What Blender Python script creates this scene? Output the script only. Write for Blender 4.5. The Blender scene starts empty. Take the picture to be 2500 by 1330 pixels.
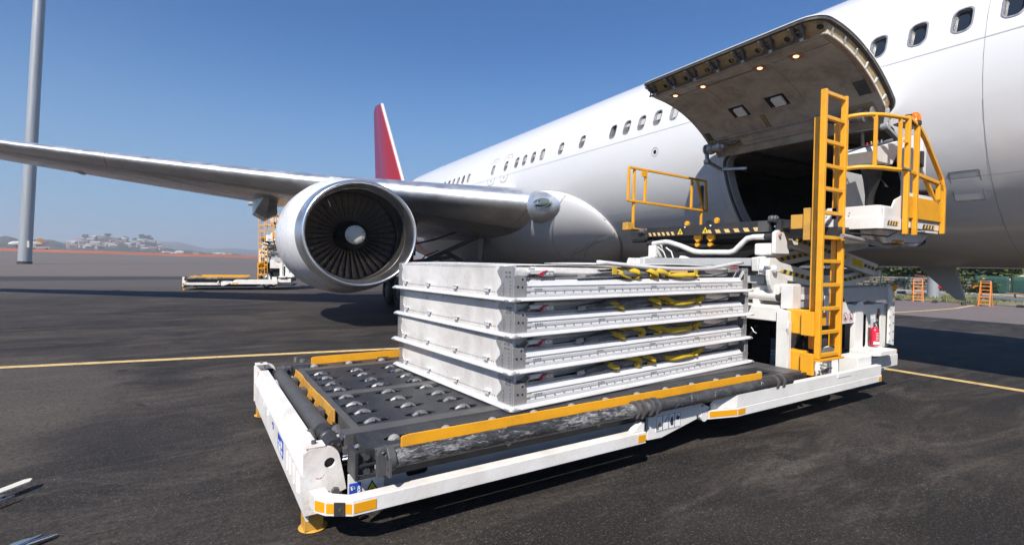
import bpy, bmesh, math, random
from mathutils import Vector, Matrix, noise
from mathutils.geometry import tessellate_polygon
random.seed(7)
R = math.radians; PI = math.pi
SC = bpy.context.scene
COL = SC.collection

# ------------------------------------------------------------------ camera
cam = bpy.data.cameras.new('camera'); cam.lens = 17.8; cam.sensor_width = 36; cam.sensor_fit = 'HORIZONTAL'
cam.clip_start = 0.05; cam.clip_end = 20000
camo = bpy.data.objects.new('camera', cam); COL.objects.link(camo)
camo.matrix_world = Matrix(((0.8457, -0.0024, -0.5337, 0.0), (-0.5335, 0.0253, -0.8454, 0.0), (0.0155, 0.9997, 0.0201, 1.7), (0, 0, 0, 1)))
SC.camera = camo
# ------------------------------------------------------------------ sun and sky
SX, SY = 0.77, 0.62                                  # ground shift of a shadow per metre of height
L = Vector((-SX, -SY, 1)).normalized()               # towards the sun
w = bpy.data.worlds.new('World'); SC.world = w; w.use_nodes = True
nt = w.node_tree; nt.nodes.clear()
sky = nt.nodes.new('ShaderNodeTexSky'); sky.sky_type = 'NISHITA'; sky.sun_disc = False
sky.sun_elevation = math.asin(L.z); sky.sun_rotation = math.atan2(L.x, L.y)
sky.altitude = 0; sky.air_density = 1.0; sky.dust_density = 0.0; sky.ozone_density = 6.0
bg = nt.nodes.new('ShaderNodeBackground'); bg.inputs[1].default_value = 0.062
wo = nt.nodes.new('ShaderNodeOutputWorld')
hs_ = nt.nodes.new('ShaderNodeMix'); hs_.data_type = 'RGBA'; hs_.blend_type = 'MULTIPLY'; hs_.inputs[0].default_value = 1
hs_.inputs[7].default_value = (.52, 1.0, 1.36, 1); nt.links.new(sky.outputs[0], hs_.inputs[6])
# pale blue-grey haze layer low over the horizon, the same all round
tcw = nt.nodes.new('ShaderNodeTexCoord'); sw_ = nt.nodes.new('ShaderNodeSeparateXYZ'); nt.links.new(tcw.outputs['Generated'], sw_.inputs[0])
mw = nt.nodes.new('ShaderNodeMapRange'); mw.interpolation_type = 'SMOOTHSTEP'; mw.inputs['From Min'].default_value = .42; mw.inputs['From Max'].default_value = -.02; mw.inputs['To Max'].default_value = .92; nt.links.new(sw_.outputs[2], mw.inputs['Value'])
hz_ = nt.nodes.new('ShaderNodeMix'); hz_.data_type = 'RGBA'; nt.links.new(mw.outputs[0], hz_.inputs[0]); nt.links.new(hs_.outputs[2], hz_.inputs[6]); hz_.inputs[7].default_value = (2.9, 4.9, 7.2, 1)
nt.links.new(hz_.outputs[2], bg.inputs[0]); nt.links.new(bg.outputs[0], wo.inputs[0])
sl = bpy.data.lights.new('sun', 'SUN'); sl.energy = 5.0; sl.angle = R(0.53); sl.color = (1.0, 0.945, 0.87)
so = bpy.data.objects.new('sun', sl); COL.objects.link(so); so.location = (0, 0, 60)
so.rotation_euler = L.to_track_quat('Z', 'Y').to_euler()
SC.view_settings.view_transform = 'Standard'; SC.view_settings.look = 'None'
SC.cycles.caustics_reflective = False; SC.cycles.caustics_refractive = False
SC.view_settings.exposure = 0.54; SC.view_settings.gamma = 1; SC.view_settings.use_curve_mapping = False

# ------------------------------------------------------------------ materials
def newmat(name):
    m = bpy.data.materials.new(name); m.use_nodes = True
    return m, m.node_tree, m.node_tree.nodes['Principled BSDF']
def nz(nt, vec, scale, detail=4, rough=.55, dist=0.0, vscale=None):
    n = nt.nodes.new('ShaderNodeTexNoise'); n.inputs['Scale'].default_value = scale
    n.inputs['Detail'].default_value = detail; n.inputs['Roughness'].default_value = rough; n.inputs['Distortion'].default_value = dist
    if vscale:
        mp = nt.nodes.new('ShaderNodeMapping'); mp.inputs['Scale'].default_value = vscale
        nt.links.new(vec, mp.inputs[0]); vec = mp.outputs[0]
    nt.links.new(vec, n.inputs['Vector']); return n.outputs['Fac']
def ramp(nt, fac, a, b, inv=False):
    n = nt.nodes.new('ShaderNodeMapRange'); n.interpolation_type = 'SMOOTHSTEP'
    n.inputs['From Min'].default_value = a; n.inputs['From Max'].default_value = b
    if inv: n.inputs['To Min'].default_value = 1; n.inputs['To Max'].default_value = 0
    nt.links.new(fac, n.inputs['Value']); return n.outputs[0]
def mul(nt, a, b, op='MULTIPLY'):
    n = nt.nodes.new('ShaderNodeMath'); n.operation = op
    for i, v in enumerate((a, b)):
        if isinstance(v, (int, float)): n.inputs[i].default_value = v
        else: nt.links.new(v, n.inputs[i])
    return n.outputs[0]
def mixc(nt, fac, a, b):
    n = nt.nodes.new('ShaderNodeMix'); n.data_type = 'RGBA'
    if isinstance(fac, (int, float)): n.inputs[0].default_value = fac
    else: nt.links.new(fac, n.inputs[0])
    for i, v in ((6, a), (7, b)):
        if isinstance(v, tuple): n.inputs[i].default_value = (*v[:3], 1)
        else: nt.links.new(v, n.inputs[i])
    return n.outputs[2]
def bump(nt, b, h, strength, dist=.01):
    n = nt.nodes.new('ShaderNodeBump'); n.inputs['Strength'].default_value = strength; n.inputs['Distance'].default_value = dist
    nt.links.new(h, n.inputs['Height']); nt.links.new(n.outputs[0], b.inputs['Normal'])
def paint(name, col, rough=.4, metal=0, dirt=None, dscale=3, damt=.5, chips=None, cscale=30, cthr=.62, bmp=0, bscale=60, rvar=.12, coat=0, streak=None, spec=None):
    m, t, b = newmat(name)
    tc = t.nodes.new('ShaderNodeTexCoord'); v = tc.outputs['Object']
    c = tuple(col)
    if dirt:
        f = mul(t, ramp(t, nz(t, v, dscale, 6, .65, .3, streak), .38, .72), damt)
        c = mixc(t, f, c, dirt)
        f2 = mul(t, ramp(t, nz(t, v, dscale*6, 5, .7), .5, .75), damt*.5)
        c = mixc(t, f2, c, dirt)
    if chips:
        f = ramp(t, nz(t, v, cscale, 8, .7, .6), cthr, cthr+.03)
        c = mixc(t, f, c, chips)
    if isinstance(c, tuple): b.inputs['Base Color'].default_value = (*c, 1)
    else: t.links.new(c, b.inputs['Base Color'])
    b.inputs['Metallic'].default_value = metal
    n = t.nodes.new('ShaderNodeMapRange'); n.inputs['To Min'].default_value = max(.03, rough-rvar); n.inputs['To Max'].default_value = min(1, rough+rvar)
    n.inputs['From Min'].default_value = .3; n.inputs['From Max'].default_value = .7
    t.links.new(nz(t, v, dscale*2.3, 4, .6, 0, streak), n.inputs['Value']); t.links.new(n.outputs[0], b.inputs['Roughness'])
    if bmp: bump(t, b, nz(t, v, bscale, 3), bmp)
    if coat: b.inputs['Coat Weight'].default_value = coat; b.inputs['Coat Roughness'].default_value = .12
    if spec is not None: b.inputs['Specular IOR Level'].default_value = spec
    return m
M = {}
M['white'] = paint('white_paint', (.74, .73, .70), .38, dirt=(.36, .33, .28), dscale=1.6, damt=.3, bmp=.04, bscale=25)
M['white_worn'] = paint('worn_white_paint', (.73, .715, .69), .5, dirt=(.50, .45, .39), dscale=4, damt=.5, chips=(.36, .17, .08), cscale=17, cthr=.70, bmp=.15)
M['white_rust'] = paint('rusted_white_paint', (.73, .71, .68), .5, dirt=(.47, .34, .26), dscale=5, damt=.5, chips=(.33, .09, .03), cscale=19, cthr=.64, bmp=.2)
M['orange'] = paint('orange_yellow_paint', (.80, .37, .016), .40, dirt=(.50, .23, .03), dscale=3.5, damt=.45, chips=(.25, .15, .08), cscale=45, cthr=.705, bmp=.05)
M['ochre'] = paint('worn_ochre_paint', (.58, .31, .05), .5, dirt=(.3, .16, .05), dscale=4, damt=.6, chips=(.12, .09, .07), cscale=24, cthr=.64)
M['black'] = paint('black_steel', (.022, .023, .026), .45, dirt=(.07, .06, .05), dscale=4, damt=.5, bmp=.05)
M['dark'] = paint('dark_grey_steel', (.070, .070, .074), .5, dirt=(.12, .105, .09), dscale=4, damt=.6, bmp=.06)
M['rubber'] = paint('black_rubber', (.018, .018, .019), .75, dirt=(.05, .045, .04), dscale=8, damt=.5)
M['roller'] = paint('grey_rubber_roller', (.06, .06, .063), .62, dirt=(.1, .09, .08), dscale=5, damt=.4)
M['tube'] = paint('scraped_black_tube', (.028, .028, .03), .5, dirt=(.26, .26, .25), dscale=5, damt=.8, chips=(.42, .42, .40), cscale=17, cthr=.52, bmp=.15)
def tube_mat():
    m, t, b = newmat('scraped_black_tube'); tc = t.nodes.new('ShaderNodeTexCoord'); v = tc.outputs['Object']
    a1 = nz(t, v, 15, 12, .8, 1.0, (.7, 1.6, 2.6)); a2 = nz(t, v, 60, 6, .7, 1.2, (.5, 1, 3)); a3 = nz(t, v, 2.2, 3, .5)
    f = mul(t, ramp(t, mul(t, a1, mul(t, a3, .35), 'ADD'), .63, .80), mul(t, ramp(t, a2, .34, .55), .8))
    c = mixc(t, ramp(t, a2, .5, .7), (.022, .022, .025), (.07, .07, .072)); c = mixc(t, f, c, (.42, .41, .40))
    t.links.new(c, b.inputs['Base Color']); b.inputs['Roughness'].default_value = .5; bump(t, b, a1, .15); return m
M['tube'] = tube_mat()
M['tube2'] = paint('scuffed_black_tube', (.028, .029, .033), .45, dirt=(.12, .12, .12), dscale=7, damt=.6, chips=(.5, .5, .48), cscale=16, cthr=.63, bmp=.1)
M['zinc'] = paint('zinc_casting', (.22, .22, .22), .48, metal=.5, dirt=(.2, .19, .18), dscale=20, damt=.5, bmp=.1)
M['steel'] = paint('bright_steel', (.62, .62, .63), .28, metal=1, dirt=(.3, .29, .28), dscale=14, damt=.4)
M['alu'] = paint('aluminium_sheet', (.84, .815, .785), .34, metal=.25, dirt=(.56, .525, .49), dscale=1.6, damt=.95, bmp=.12, bscale=6)
M['alu_rail'] = paint('aluminium_extrusion', (.82, .82, .825), .36, metal=.35, dirt=(.5, .5, .5), dscale=3, damt=.4, streak=(.4, 3, 8))
M['alu_dull'] = paint('dull_aluminium', (.50, .49, .485), .42, metal=.65, dirt=(.25, .24, .23), dscale=6, damt=.5)
M['canvas'] = paint('grey_canvas', (.085, .09, .095), .38, dirt=(.22, .22, .225), dscale=9, damt=.6, bmp=.5, bscale=14)
M['strap'] = paint('yellow_webbing', (.66, .43, .02), .75, dirt=(.35, .25, .05), dscale=10, damt=.6, bmp=.3, bscale=200)
M['red'] = paint('red_plastic', (.50, .015, .05), .35)
M['blue'] = paint('blue_sticker', (.02, .07, .42), .4)
M['peach'] = paint('pale_orange_tape', (.80, .52, .20), .5, dirt=(.4, .28, .12), dscale=9, damt=.4)
M['yellow'] = paint('yellow_sticker', (.80, .58, .02), .45)
M['amber'] = paint('amber_reflector', (.72, .32, .01), .22, bmp=.2, bscale=300)
M['sticker_white'] = paint('white_sticker', (.78, .78, .78), .45)
M['inner'] = paint('door_liner_grey', (.50, .45, .39), .5, dirt=(.24, .20, .165), dscale=2.6, damt=.75, bmp=.06, bscale=9)
M['primer'] = paint('brown_primer', (.40, .29, .15), .55, dirt=(.14, .10, .06), dscale=6, damt=.7, bmp=.1)
M['seal'] = paint('dark_rubber_seal', (.05, .048, .05), .5, dirt=(.14, .12, .1), dscale=12, damt=.6)
M['orange_seal'] = paint('orange_sealant', (.50, .20, .10), .6, dirt=(.2,.1,.06), dscale=14, damt=.7)
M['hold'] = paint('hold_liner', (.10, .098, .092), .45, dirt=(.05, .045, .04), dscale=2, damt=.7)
M['glass'] = paint('dark_window_glass', (.02, .028, .04), .06, rvar=.02)
M['grey_paint'] = paint('light_grey_paint', (.46, .47, .47), .45, dirt=(.28, .27, .25), dscale=2.5, damt=.35)
M['gear'] = paint('gear_strut', (.07, .07, .07), .5, dirt=(.03, .03, .03), dscale=6, damt=.5)
M['spinner'] = paint('spinner_cap', (.62, .60, .52), .45)
M['wheelgrey'] = paint('guide_wheel_grey', (.30, .29, .275), .45, dirt=(.2, .19, .17), dscale=20, damt=.6)
M['hub'] = paint('black_hub', (.012, .012, .013), .5)
M['duct'] = paint('intake_lining', (.05, .047, .044), .38, metal=.35, dirt=(.05, .045, .04), dscale=3, damt=.5)
M['blade'] = paint('titanium_blade', (.19, .15, .125), .38, metal=.6, dirt=(.08, .062, .05), dscale=5, damt=.5)
M['lip'] = paint('polished_lip', (.84, .85, .87), .33, metal=1, dirt=(.62, .60, .58), dscale=1.5, damt=.2, rvar=.05)
M['slat'] = paint('bare_leading_edge', (.84, .85, .86), .46, metal=1, dirt=(.42, .41, .4), dscale=1.2, damt=.4, rvar=.08, bmp=.02, bscale=5)
M['wing'] = paint('grey_wing_skin', (.44, .44, .43), .3, dirt=(.30, .28, .25), dscale=.5, damt=.7, coat=.3, streak=(.25, 1.3, 1))
M['nacelle'] = paint('nacelle_white', (.76, .77, .79), .3, dirt=(.60, .59, .58), dscale=1.2, damt=.08, coat=.4)
M['concrete'] = paint('concrete', (.35, .33, .30), .8, dirt=(.2, .18, .15), dscale=3, damt=.6)
M['stone'] = paint('fence_stone', (.24, .215, .18), .85, dirt=(.09, .08, .065), dscale=3.5, damt=.8, bmp=.8, bscale=7)
M['mesh_green'] = paint('green_shade_cloth', (.018, .075, .055), .7, dirt=(.01, .03, .035), dscale=1.5, damt=.7, bmp=.3, bscale=5)
M['post_green'] = paint('green_post', (.015, .06, .045), .5)
M['hs1'] = paint('far_house_wall', (.26, .235, .22), .8); M['hs2'] = paint('far_house_wall_grey', (.42, .39, .38), .8); M['hs3'] = paint('far_house_wall_pink', (.36, .28, .26), .8)  # wall colours dulled to stand in for thicker haze
M['cream'] = paint('cream_wall', (.66, .60, .50), .7, dirt=(.45, .4, .33), dscale=.6, damt=.4)
M['house_white'] = paint('white_wall', (.56, .54, .52), .7, dirt=(.45, .42, .38), dscale=.5, damt=.35)
M['house_pink'] = paint('pink_wall', (.58, .46, .40), .7, dirt=(.4, .33, .3), dscale=.5, damt=.35)
M['roof_red'] = paint('red_roof', (.24, .035, .04), .6, dirt=(.14, .04, .04), dscale=1, damt=.5)
M['roof_tile'] = paint('tile_roof', (.24, .14, .11), .8, dirt=(.2, .12, .09), dscale=.3, damt=.5)
M['ladder_orange'] = paint('orange_ladder_paint', (.75, .24, .045), .45, dirt=(.4, .2, .1), dscale=4, damt=.4)
M['galv'] = paint('galvanised_steel', (.34, .36, .38), .45, metal=.3, dirt=(.25, .25, .26), dscale=1.2, damt=.5, streak=(2, 2, .12))
M['bark'] = paint('bark', (.12, .085, .06), .9, dirt=(.06, .04, .03), dscale=4, damt=.6)
M['green_band'] = paint('green_band', (.03, .42, .22), .5)
M['rusty'] = paint('rusty_pipe', (.42, .2, .15), .6)
M['pipe_blue'] = paint('blue_grey_pipe', (.10, .14, .19), .5, dirt=(.2, .2, .2), dscale=3, damt=.5)
M['lens'] = paint('lamp_lens_glass', (.10, .13, .12), .08, rvar=.03, coat=.6)
M['cloth_white'] = paint('translucent_diffuser', (.85, .86, .88), .4)
def lampmat():
    m, t, b = newmat('warm_bulb'); b.inputs['Base Color'].default_value = (.9, .6, .4, 1)
    b.inputs['Emission Color'].default_value = (1, .72, .45, 1); b.inputs['Emission Strength'].default_value = 1.0
    return m
M['bulb'] = lampmat()
def beacon():
    m, t, b = newmat('orange_beacon'); b.inputs['Base Color'].default_value = (.85, .17, .008, 1)
    b.inputs['Roughness'].default_value = .12; b.inputs['Subsurface Weight'].default_value = .2
    wv = t.nodes.new('ShaderNodeTexWave'); wv.inputs['Scale'].default_value = 60; wv.bands_direction = 'Z'
    tc = t.nodes.new('ShaderNodeTexCoord'); t.links.new(tc.outputs['Object'], wv.inputs[0]); bump(t, b, wv.outputs['Fac'], .3, .003)
    return m
M['beacon'] = beacon()
def fuselage_mat():
    m, t, b = newmat('fuselage_white_gloss')
    tc = t.nodes.new('ShaderNodeTexCoord'); v = tc.outputs['Object']
    sp = t.nodes.new('ShaderNodeSeparateXYZ'); t.links.new(v, sp.inputs[0])
    f = mul(t, ramp(t, nz(t, v, .7, 5, .6, .3, (1, .35, 1)), .4, .75), .22)
    low = mul(t, ramp(t, sp.outputs[2], 3.4, 2.2, False), 1)      # colour turns darker and browner towards the belly
    n = t.nodes.new('ShaderNodeMapRange'); n.inputs['From Min'].default_value = 3.2; n.inputs['From Max'].default_value = 2.0
    t.links.new(sp.outputs[2], n.inputs['Value'])
    g = mul(t, n.outputs[0], ramp(t, nz(t, v, 1.1, 6, .65, .5, (1, .3, 1)), .3, .8))
    c = mixc(t, f, (.69, .69, .695), (.60, .59, .58))
    c = mixc(t, mul(t, g, .45), c, (.46, .42, .37))
    # rear of the body is red, along a swept edge
    e = mul(t, sp.outputs[1], mul(t, sp.outputs[2], -.9), 'ADD')
    c = mixc(t, ramp(t, e, 22.2, 22.25), c, (.45, .012, .03))
    t.links.new(c, b.inputs['Base Color']); b.inputs['Roughness'].default_value = .27; b.inputs['Metallic'].default_value = .0
    b.inputs['Coat Weight'].default_value = .5; b.inputs['Coat Roughness'].default_value = .08
    bump(t, b, nz(t, v, 1.6, 2, .5, 0, (1, .7, 1)), .25, .01)
    return m
M['fuselage'] = fuselage_mat()
M['seam'] = paint('seam_grey', (.30, .30, .31), .5)
def fin_mat():
    m, t, b = newmat('red_fin')
    tc = t.nodes.new('ShaderNodeTexCoord'); sp = t.nodes.new('ShaderNodeSeparateXYZ'); t.links.new(tc.outputs['Object'], sp.inputs[0])
    e = mul(t, sp.outputs[1], mul(t, sp.outputs[2], -.28), 'ADD')
    c = mixc(t, ramp(t, e, 34.5, 37), (.34, .008, .02), (.20, .035, .10))
    t.links.new(c, b.inputs['Base Color']); b.inputs['Roughness'].default_value = .5; return m
M['fin'] = fin_mat()
def apron_mat():
    m, t, b = newmat('apron_asphalt')
    g = t.nodes.new('ShaderNodeNewGeometry'); v = g.outputs['Position']
    sp = t.nodes.new('ShaderNodeSeparateXYZ'); t.links.new(v, sp.inputs[0])
    big = nz(t, v, .20, 6, .65, 1.1, (1, 1.5, 1)); mid = nz(t, v, .55, 12, .78, .9, (.6, 1.7, 1)); fine = nz(t, v, 55, 3, .7)
    c = mixc(t, ramp(t, big, .4, .62), (.017, .0148, .0135), (.040, .0335, .0285))
    c = mixc(t, mul(t, ramp(t, nz(t, v, .13, 5, .6, .6, (.8, 1.4, 1)), .53, .62), .6), c, (.075, .061, .050))
    c = mixc(t, mul(t, ramp(t, mid, .47, .64), .65), c, (.088, .073, .062))
    c = mixc(t, mul(t, ramp(t, nz(t, v, .9, 8, .78, .4, (.35, 1.6, 1)), .52, .66), .5), c, (.11, .097, .085))
    c = mixc(t, mul(t, ramp(t, nz(t, v, 1.3, 8, .72, .8), .54, .68), .6), c, (.012, .0115, .014))
    dx_ = mul(t, mul(t, sp.outputs[0], 2.7, 'ADD'), .42); dy_ = mul(t, mul(t, sp.outputs[1], -8.0, 'ADD'), .27)
    rad = mul(t, mul(t, mul(t, dx_, dx_), mul(t, dy_, dy_), 'ADD'), mul(t, nz(t, v, .8, 8, .72, .8), 1.5), 'ADD')
    worn = mixc(t, nz(t, v, 2.2, 8, .75, .6, (.5, 1.6, 1)), (.060, .049, .041), (.135, .113, .094))
    c = mixc(t, mul(t, ramp(t, rad, 1.75, 1.15), .75), c, worn)
    # oil spots and tyre scuffs
    c = mixc(t, mul(t, ramp(t, nz(t, v, 2.6, 2, .4), .68, .73), .7), c, (.010, .010, .011))
    c = mixc(t, mul(t, ramp(t, nz(t, v, 3.3, 6, .75, .2, (.25, 2.4, 1)), .66, .78), .4), c, (.13, .115, .10))
    # older, paler asphalt beyond the sealed area, with uneven edges
    wob = mul(t, nz(t, v, .12, 3), 5.0)
    yy = mul(t, sp.outputs[1], wob, 'ADD')
    xx = mul(t, sp.outputs[0], mul(t, nz(t, v, .25, 3), 1.0), 'ADD')
    pale = mixc(t, nz(t, v, .35, 6, .7, .5, (.15, 1, 1)), (.072, .062, .058), (.16, .137, .125))
    c = mixc(t, mul(t, ramp(t, yy, 24, 42), .8), c, pale)
    c = mixc(t, ramp(t, yy, 55.5, 57), c, mixc(t, nz(t, v, .15, 6, .7, .4, (.1, 1, 1)), (.105, .088, .08), (.21, .18, .165)))
    band = mul(t, ramp(t, yy, 47, 48), ramp(t, yy, 55.5, 57, True))
    c = mixc(t, mul(t, band, .75), c, (.035, .033, .038))
    pink = mixc(t, nz(t, v, .6, 6, .7, .4, (.5, 1, 1)), (.15, .125, .118), (.24, .20, .19))
    c = mixc(t, mul(t, ramp(t, xx, 22.4, 22.7), ramp(t, yy, 27, 29, True)), c, pink)
    mp = t.nodes.new('ShaderNodeTexVoronoi'); mp.inputs['Scale'].default_value = 62; t.links.new(v, mp.inputs['Vector'])
    spk = mul(t, ramp(t, mp.outputs['Distance'], .27, .15), ramp(t, nz(t, v, 30, 2), .5, .6))
    spk2 = mul(t, spk, ramp(t, nz(t, v, 1.1, 4), .35, .6))
    c = mixc(t, mul(t, spk2, .9), c, (.26, .23, .20))
    c = mixc(t, mul(t, ramp(t, fine, .5, .68), .6), c, (.105, .090, .078))
    c = mixc(t, mul(t, ramp(t, nz(t, v, 24, 5, .8), .52, .40), .6), c, (.012, .012, .013))
    t.links.new(c, b.inputs['Base Color'])
    n = t.nodes.new('ShaderNodeMapRange'); n.inputs['To Min'].default_value = .55; n.inputs['To Max'].default_value = .9
    t.links.new(mid, n.inputs['Value']); t.links.new(n.outputs[0], b.inputs['Roughness'])
    h = mul(t, mul(t, nz(t, v, 120, 3, .7), .7), mul(t, nz(t, v, 6, 4), 1.0), 'ADD')
    bump(t, b, h, .9, .008)
    b.inputs['Specular IOR Level'].default_value = .22
    return m
M['apron'] = apron_mat()
def ground_mat(name, c1, c2, s, c3=None):
    m, t, b = newmat(name); g = t.nodes.new('ShaderNodeNewGeometry'); v = g.outputs['Position']
    c = mixc(t, ramp(t, nz(t, v, s, 6, .65, .5), .35, .68), c1, c2)
    if c3: c = mixc(t, ramp(t, nz(t, v, s*5, 5, .7), .58, .66), c, c3)
    t.links.new(c, b.inputs['Base Color']); b.inputs['Roughness'].default_value = .95
    b.inputs['Specular IOR Level'].default_value = .1
    return m
M['soil'] = ground_mat('red_soil', (.36, .115, .06), (.27, .10, .06), .02, (.42, .22, .15))
M['verge'] = ground_mat('verge_soil', (.14, .13, .07), (.24, .21, .16), .6, (.07, .11, .035))
M['land'] = ground_mat('land', (.13, .10, .06), (.06, .075, .035), .01)
M['hill'] = ground_mat('hill_scrub', (.035, .045, .028), (.075, .07, .05), .012, (.16, .13, .11))
def line_mat():
    m, t, b = newmat('yellow_line_paint'); g = t.nodes.new('ShaderNodeNewGeometry'); v = g.outputs['Position']
    c = mixc(t, mul(t, ramp(t, nz(t, v, 7, 8, .75, .5), .42, .72), .75), (.60, .43, .18), (.20, .15, .09))
    t.links.new(c, b.inputs['Base Color']); b.inputs['Roughness'].default_value = .75; bump(t, b, nz(t, v, 120, 3), .4, .004); return m
M['line'] = line_mat()
def leafm(name, c1, c2):
    m, t, b = newmat(name); oi = t.nodes.new('ShaderNodeNewGeometry')
    c = mixc(t, oi.outputs['Random Per Island'], c1, c2); t.links.new(c, b.inputs['Base Color']); b.inputs['Roughness'].default_value = .6
    b.inputs['Specular IOR Level'].default_value = .25
    return m
M['leaf'] = leafm('leaves', (.025, .055, .012), (.11, .13, .035))
M['leaf_dark'] = leafm('dark_leaves', (.014, .032, .012), (.05, .08, .025))
M['grass'] = leafm('grass_blades', (.06, .10, .02), (.20, .20, .07))
M['flower'] = leafm('orange_flowers', (.6, .16, .03), (.7, .3, .05))
def tread_mat():
    m, t, b = newmat('tread_plate'); tc = t.nodes.new('ShaderNodeTexCoord'); v = tc.outputs['Object']
    w1 = t.nodes.new('ShaderNodeTexWave'); w1.inputs['Scale'].default_value = 26; w1.bands_direction = 'DIAGONAL'; w1.inputs['Distortion'].default_value = 1.5
    w2 = t.nodes.new('ShaderNodeTexWave'); w2.inputs['Scale'].default_value = 14; w2.bands_direction = 'Y'; w2.inputs['Distortion'].default_value = 2.5
    t.links.new(v, w1.inputs[0]); t.links.new(v, w2.inputs[0])
    h = mul(t, w1.outputs['Fac'], w2.outputs['Fac'])
    c = mixc(t, ramp(t, nz(t, v, 3, 6, .7), .4, .7), (.026, .028, .034), (.060, .058, .058))
    c = mixc(t, mul(t, ramp(t, h, .5, .9), .5), c, (.19, .19, .20))
    t.links.new(c, b.inputs['Base Color']); b.inputs['Roughness'].default_value = .42; b.inputs['Metallic'].default_value = .25
    bump(t, b, h, .8, .004); return m
M['tread'] = tread_mat()

# ------------------------------------------------------------------ mesh helpers
class MB:
    def __init__(s): s.v = []; s.f = []
    def add(s, vs, fs):
        o = len(s.v); s.v += [tuple(v) for v in vs]; s.f += [tuple(i+o for i in f) for f in fs]; return s
    def box(s, a, b):
        x0, y0, z0 = a; x1, y1, z1 = b
        return s.add([(x0,y0,z0),(x1,y0,z0),(x1,y1,z0),(x0,y1,z0),(x0,y0,z1),(x1,y0,z1),(x1,y1,z1),(x0,y1,z1)],
                     [(0,3,2,1),(4,5,6,7),(0,1,5,4),(1,2,6,5),(2,3,7,6),(3,0,4,7)])
    def bar(s, p, q, w, h, up=(0,0,1)):
        p = Vector(p); q = Vector(q); d = (q-p).normalized(); u = Vector(up)
        sd = d.cross(u)
        if sd.length < 1e-4: sd = d.cross(Vector((1,0,0)))
        sd.normalize(); u = sd.cross(d).normalized(); vs = []
        for c in (p, q):
            for a, b in ((-1,-1),(1,-1),(1,1),(-1,1)): vs.append(c+sd*(a*w/2)+u*(b*h/2))
        return s.add(vs, [(3,2,1,0),(4,5,6,7),(0,1,5,4),(1,2,6,5),(2,3,7,6),(3,0,4,7)])
    def tube(s, pts, r, n=12, caps=True):
        pts = [Vector(p) for p in pts]; m = len(pts); rs = r if isinstance(r, (list, tuple)) else [r]*m
        vs = []; ref = None
        for i, p in enumerate(pts):
            d = (pts[min(i+1, m-1)]-pts[max(i-1, 0)]).normalized()
            if ref is None: ref = d.orthogonal().normalized()
            ref = (ref-d*ref.dot(d)).normalized(); b = d.cross(ref)
            for k in range(n):
                a = 2*PI*k/n; vs.append(p+(ref*math.cos(a)+b*math.sin(a))*rs[i])
        fs = [(i*n+k, i*n+(k+1)%n, (i+1)*n+(k+1)%n, (i+1)*n+k) for i in range(m-1) for k in range(n)]
        if caps: fs += [tuple(range(n-1, -1, -1)), tuple((m-1)*n+k for k in range(n))]
        return s.add(vs, fs)
    def cyl(s, p, q, r, n=16): return s.tube([p, q], r, n)
    def lathe(s, c, ax, prof, n=32, closed=False):
        c = Vector(c); ax = Vector(ax).normalized(); u = ax.orthogonal().normalized(); b = ax.cross(u); vs = []
        for a_, r in prof:
            for k in range(n):
                t = 2*PI*k/n; vs.append(c+ax*a_+(u*math.cos(t)+b*math.sin(t))*max(r, 1e-5))
        m = len(prof); fs = [(i*n+k, i*n+(k+1)%n, (i+1)*n+(k+1)%n, (i+1)*n+k) for i in range(m-1) for k in range(n)]
        if closed: fs += [((m-1)*n+k, (m-1)*n+(k+1)%n, (k+1)%n, k) for k in range(n)]
        return s.add(vs, fs)
    def prism(s, poly, o, ex, ey, th, holes=()):
        """polygon (with holes) in the plane o + x*ex + y*ey, thickened by the vector th"""
        o = Vector(o); ex = Vector(ex); ey = Vector(ey); th = Vector(th)
        loops = [list(poly)]+[list(h) for h in holes]
        flat = [p for l in loops for p in l]; n = len(flat)
        tris = tessellate_polygon([[Vector((p[0], p[1], 0)) for p in l] for l in loops])
        vs = [o+ex*p[0]+ey*p[1] for p in flat]; vs += [v+th for v in vs]
        fs = []; want = ex.cross(ey).dot(th)
        for t in tris:
            a, b_, c = [flat[i] for i in t]
            ar = (b_[0]-a[0])*(c[1]-a[1])-(b_[1]-a[1])*(c[0]-a[0])
            t = t if ar*want < 0 else t[::-1]
            fs.append(tuple(t)); fs.append(tuple(i+n for i in t[::-1]))
        k = 0
        for l in loops:
            m = len(l)
            for i in range(m): fs.append((k+i, k+(i+1)%m, k+(i+1)%m+n, k+i+n))
            k += m
        return s.add(vs, fs)
    def sweep(s, prof, pts, up=(0,0,1), closed=True):
        """profile [(side,up)] swept along pts"""
        pts = [Vector(p) for p in pts]; m = len(pts); n = len(prof); vs = []
        for i, p in enumerate(pts):
            d = (pts[min(i+1, m-1)]-pts[max(i-1, 0)]).normalized(); sd = d.cross(Vector(up)).normalized(); u = sd.cross(d)
            for a, b in prof: vs.append(p+sd*a+u*b)
        fs = [(i*n+k, i*n+(k+1)%n, (i+1)*n+(k+1)%n, (i+1)*n+k) for i in range(m-1) for k in range(n if closed else n-1)]
        if closed: fs += [tuple(range(n-1, -1, -1)), tuple((m-1)*n+k for k in range(n))]
        return s.add(vs, fs)
def mesh(name, mb):
    me = bpy.data.meshes.new(name); me.from_pydata(mb.v, [], mb.f); me.update()
    bm = bmesh.new(); bm.from_mesh(me); bmesh.ops.recalc_face_normals(bm, faces=bm.faces); bm.to_mesh(me); bm.free()
    return me
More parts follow.
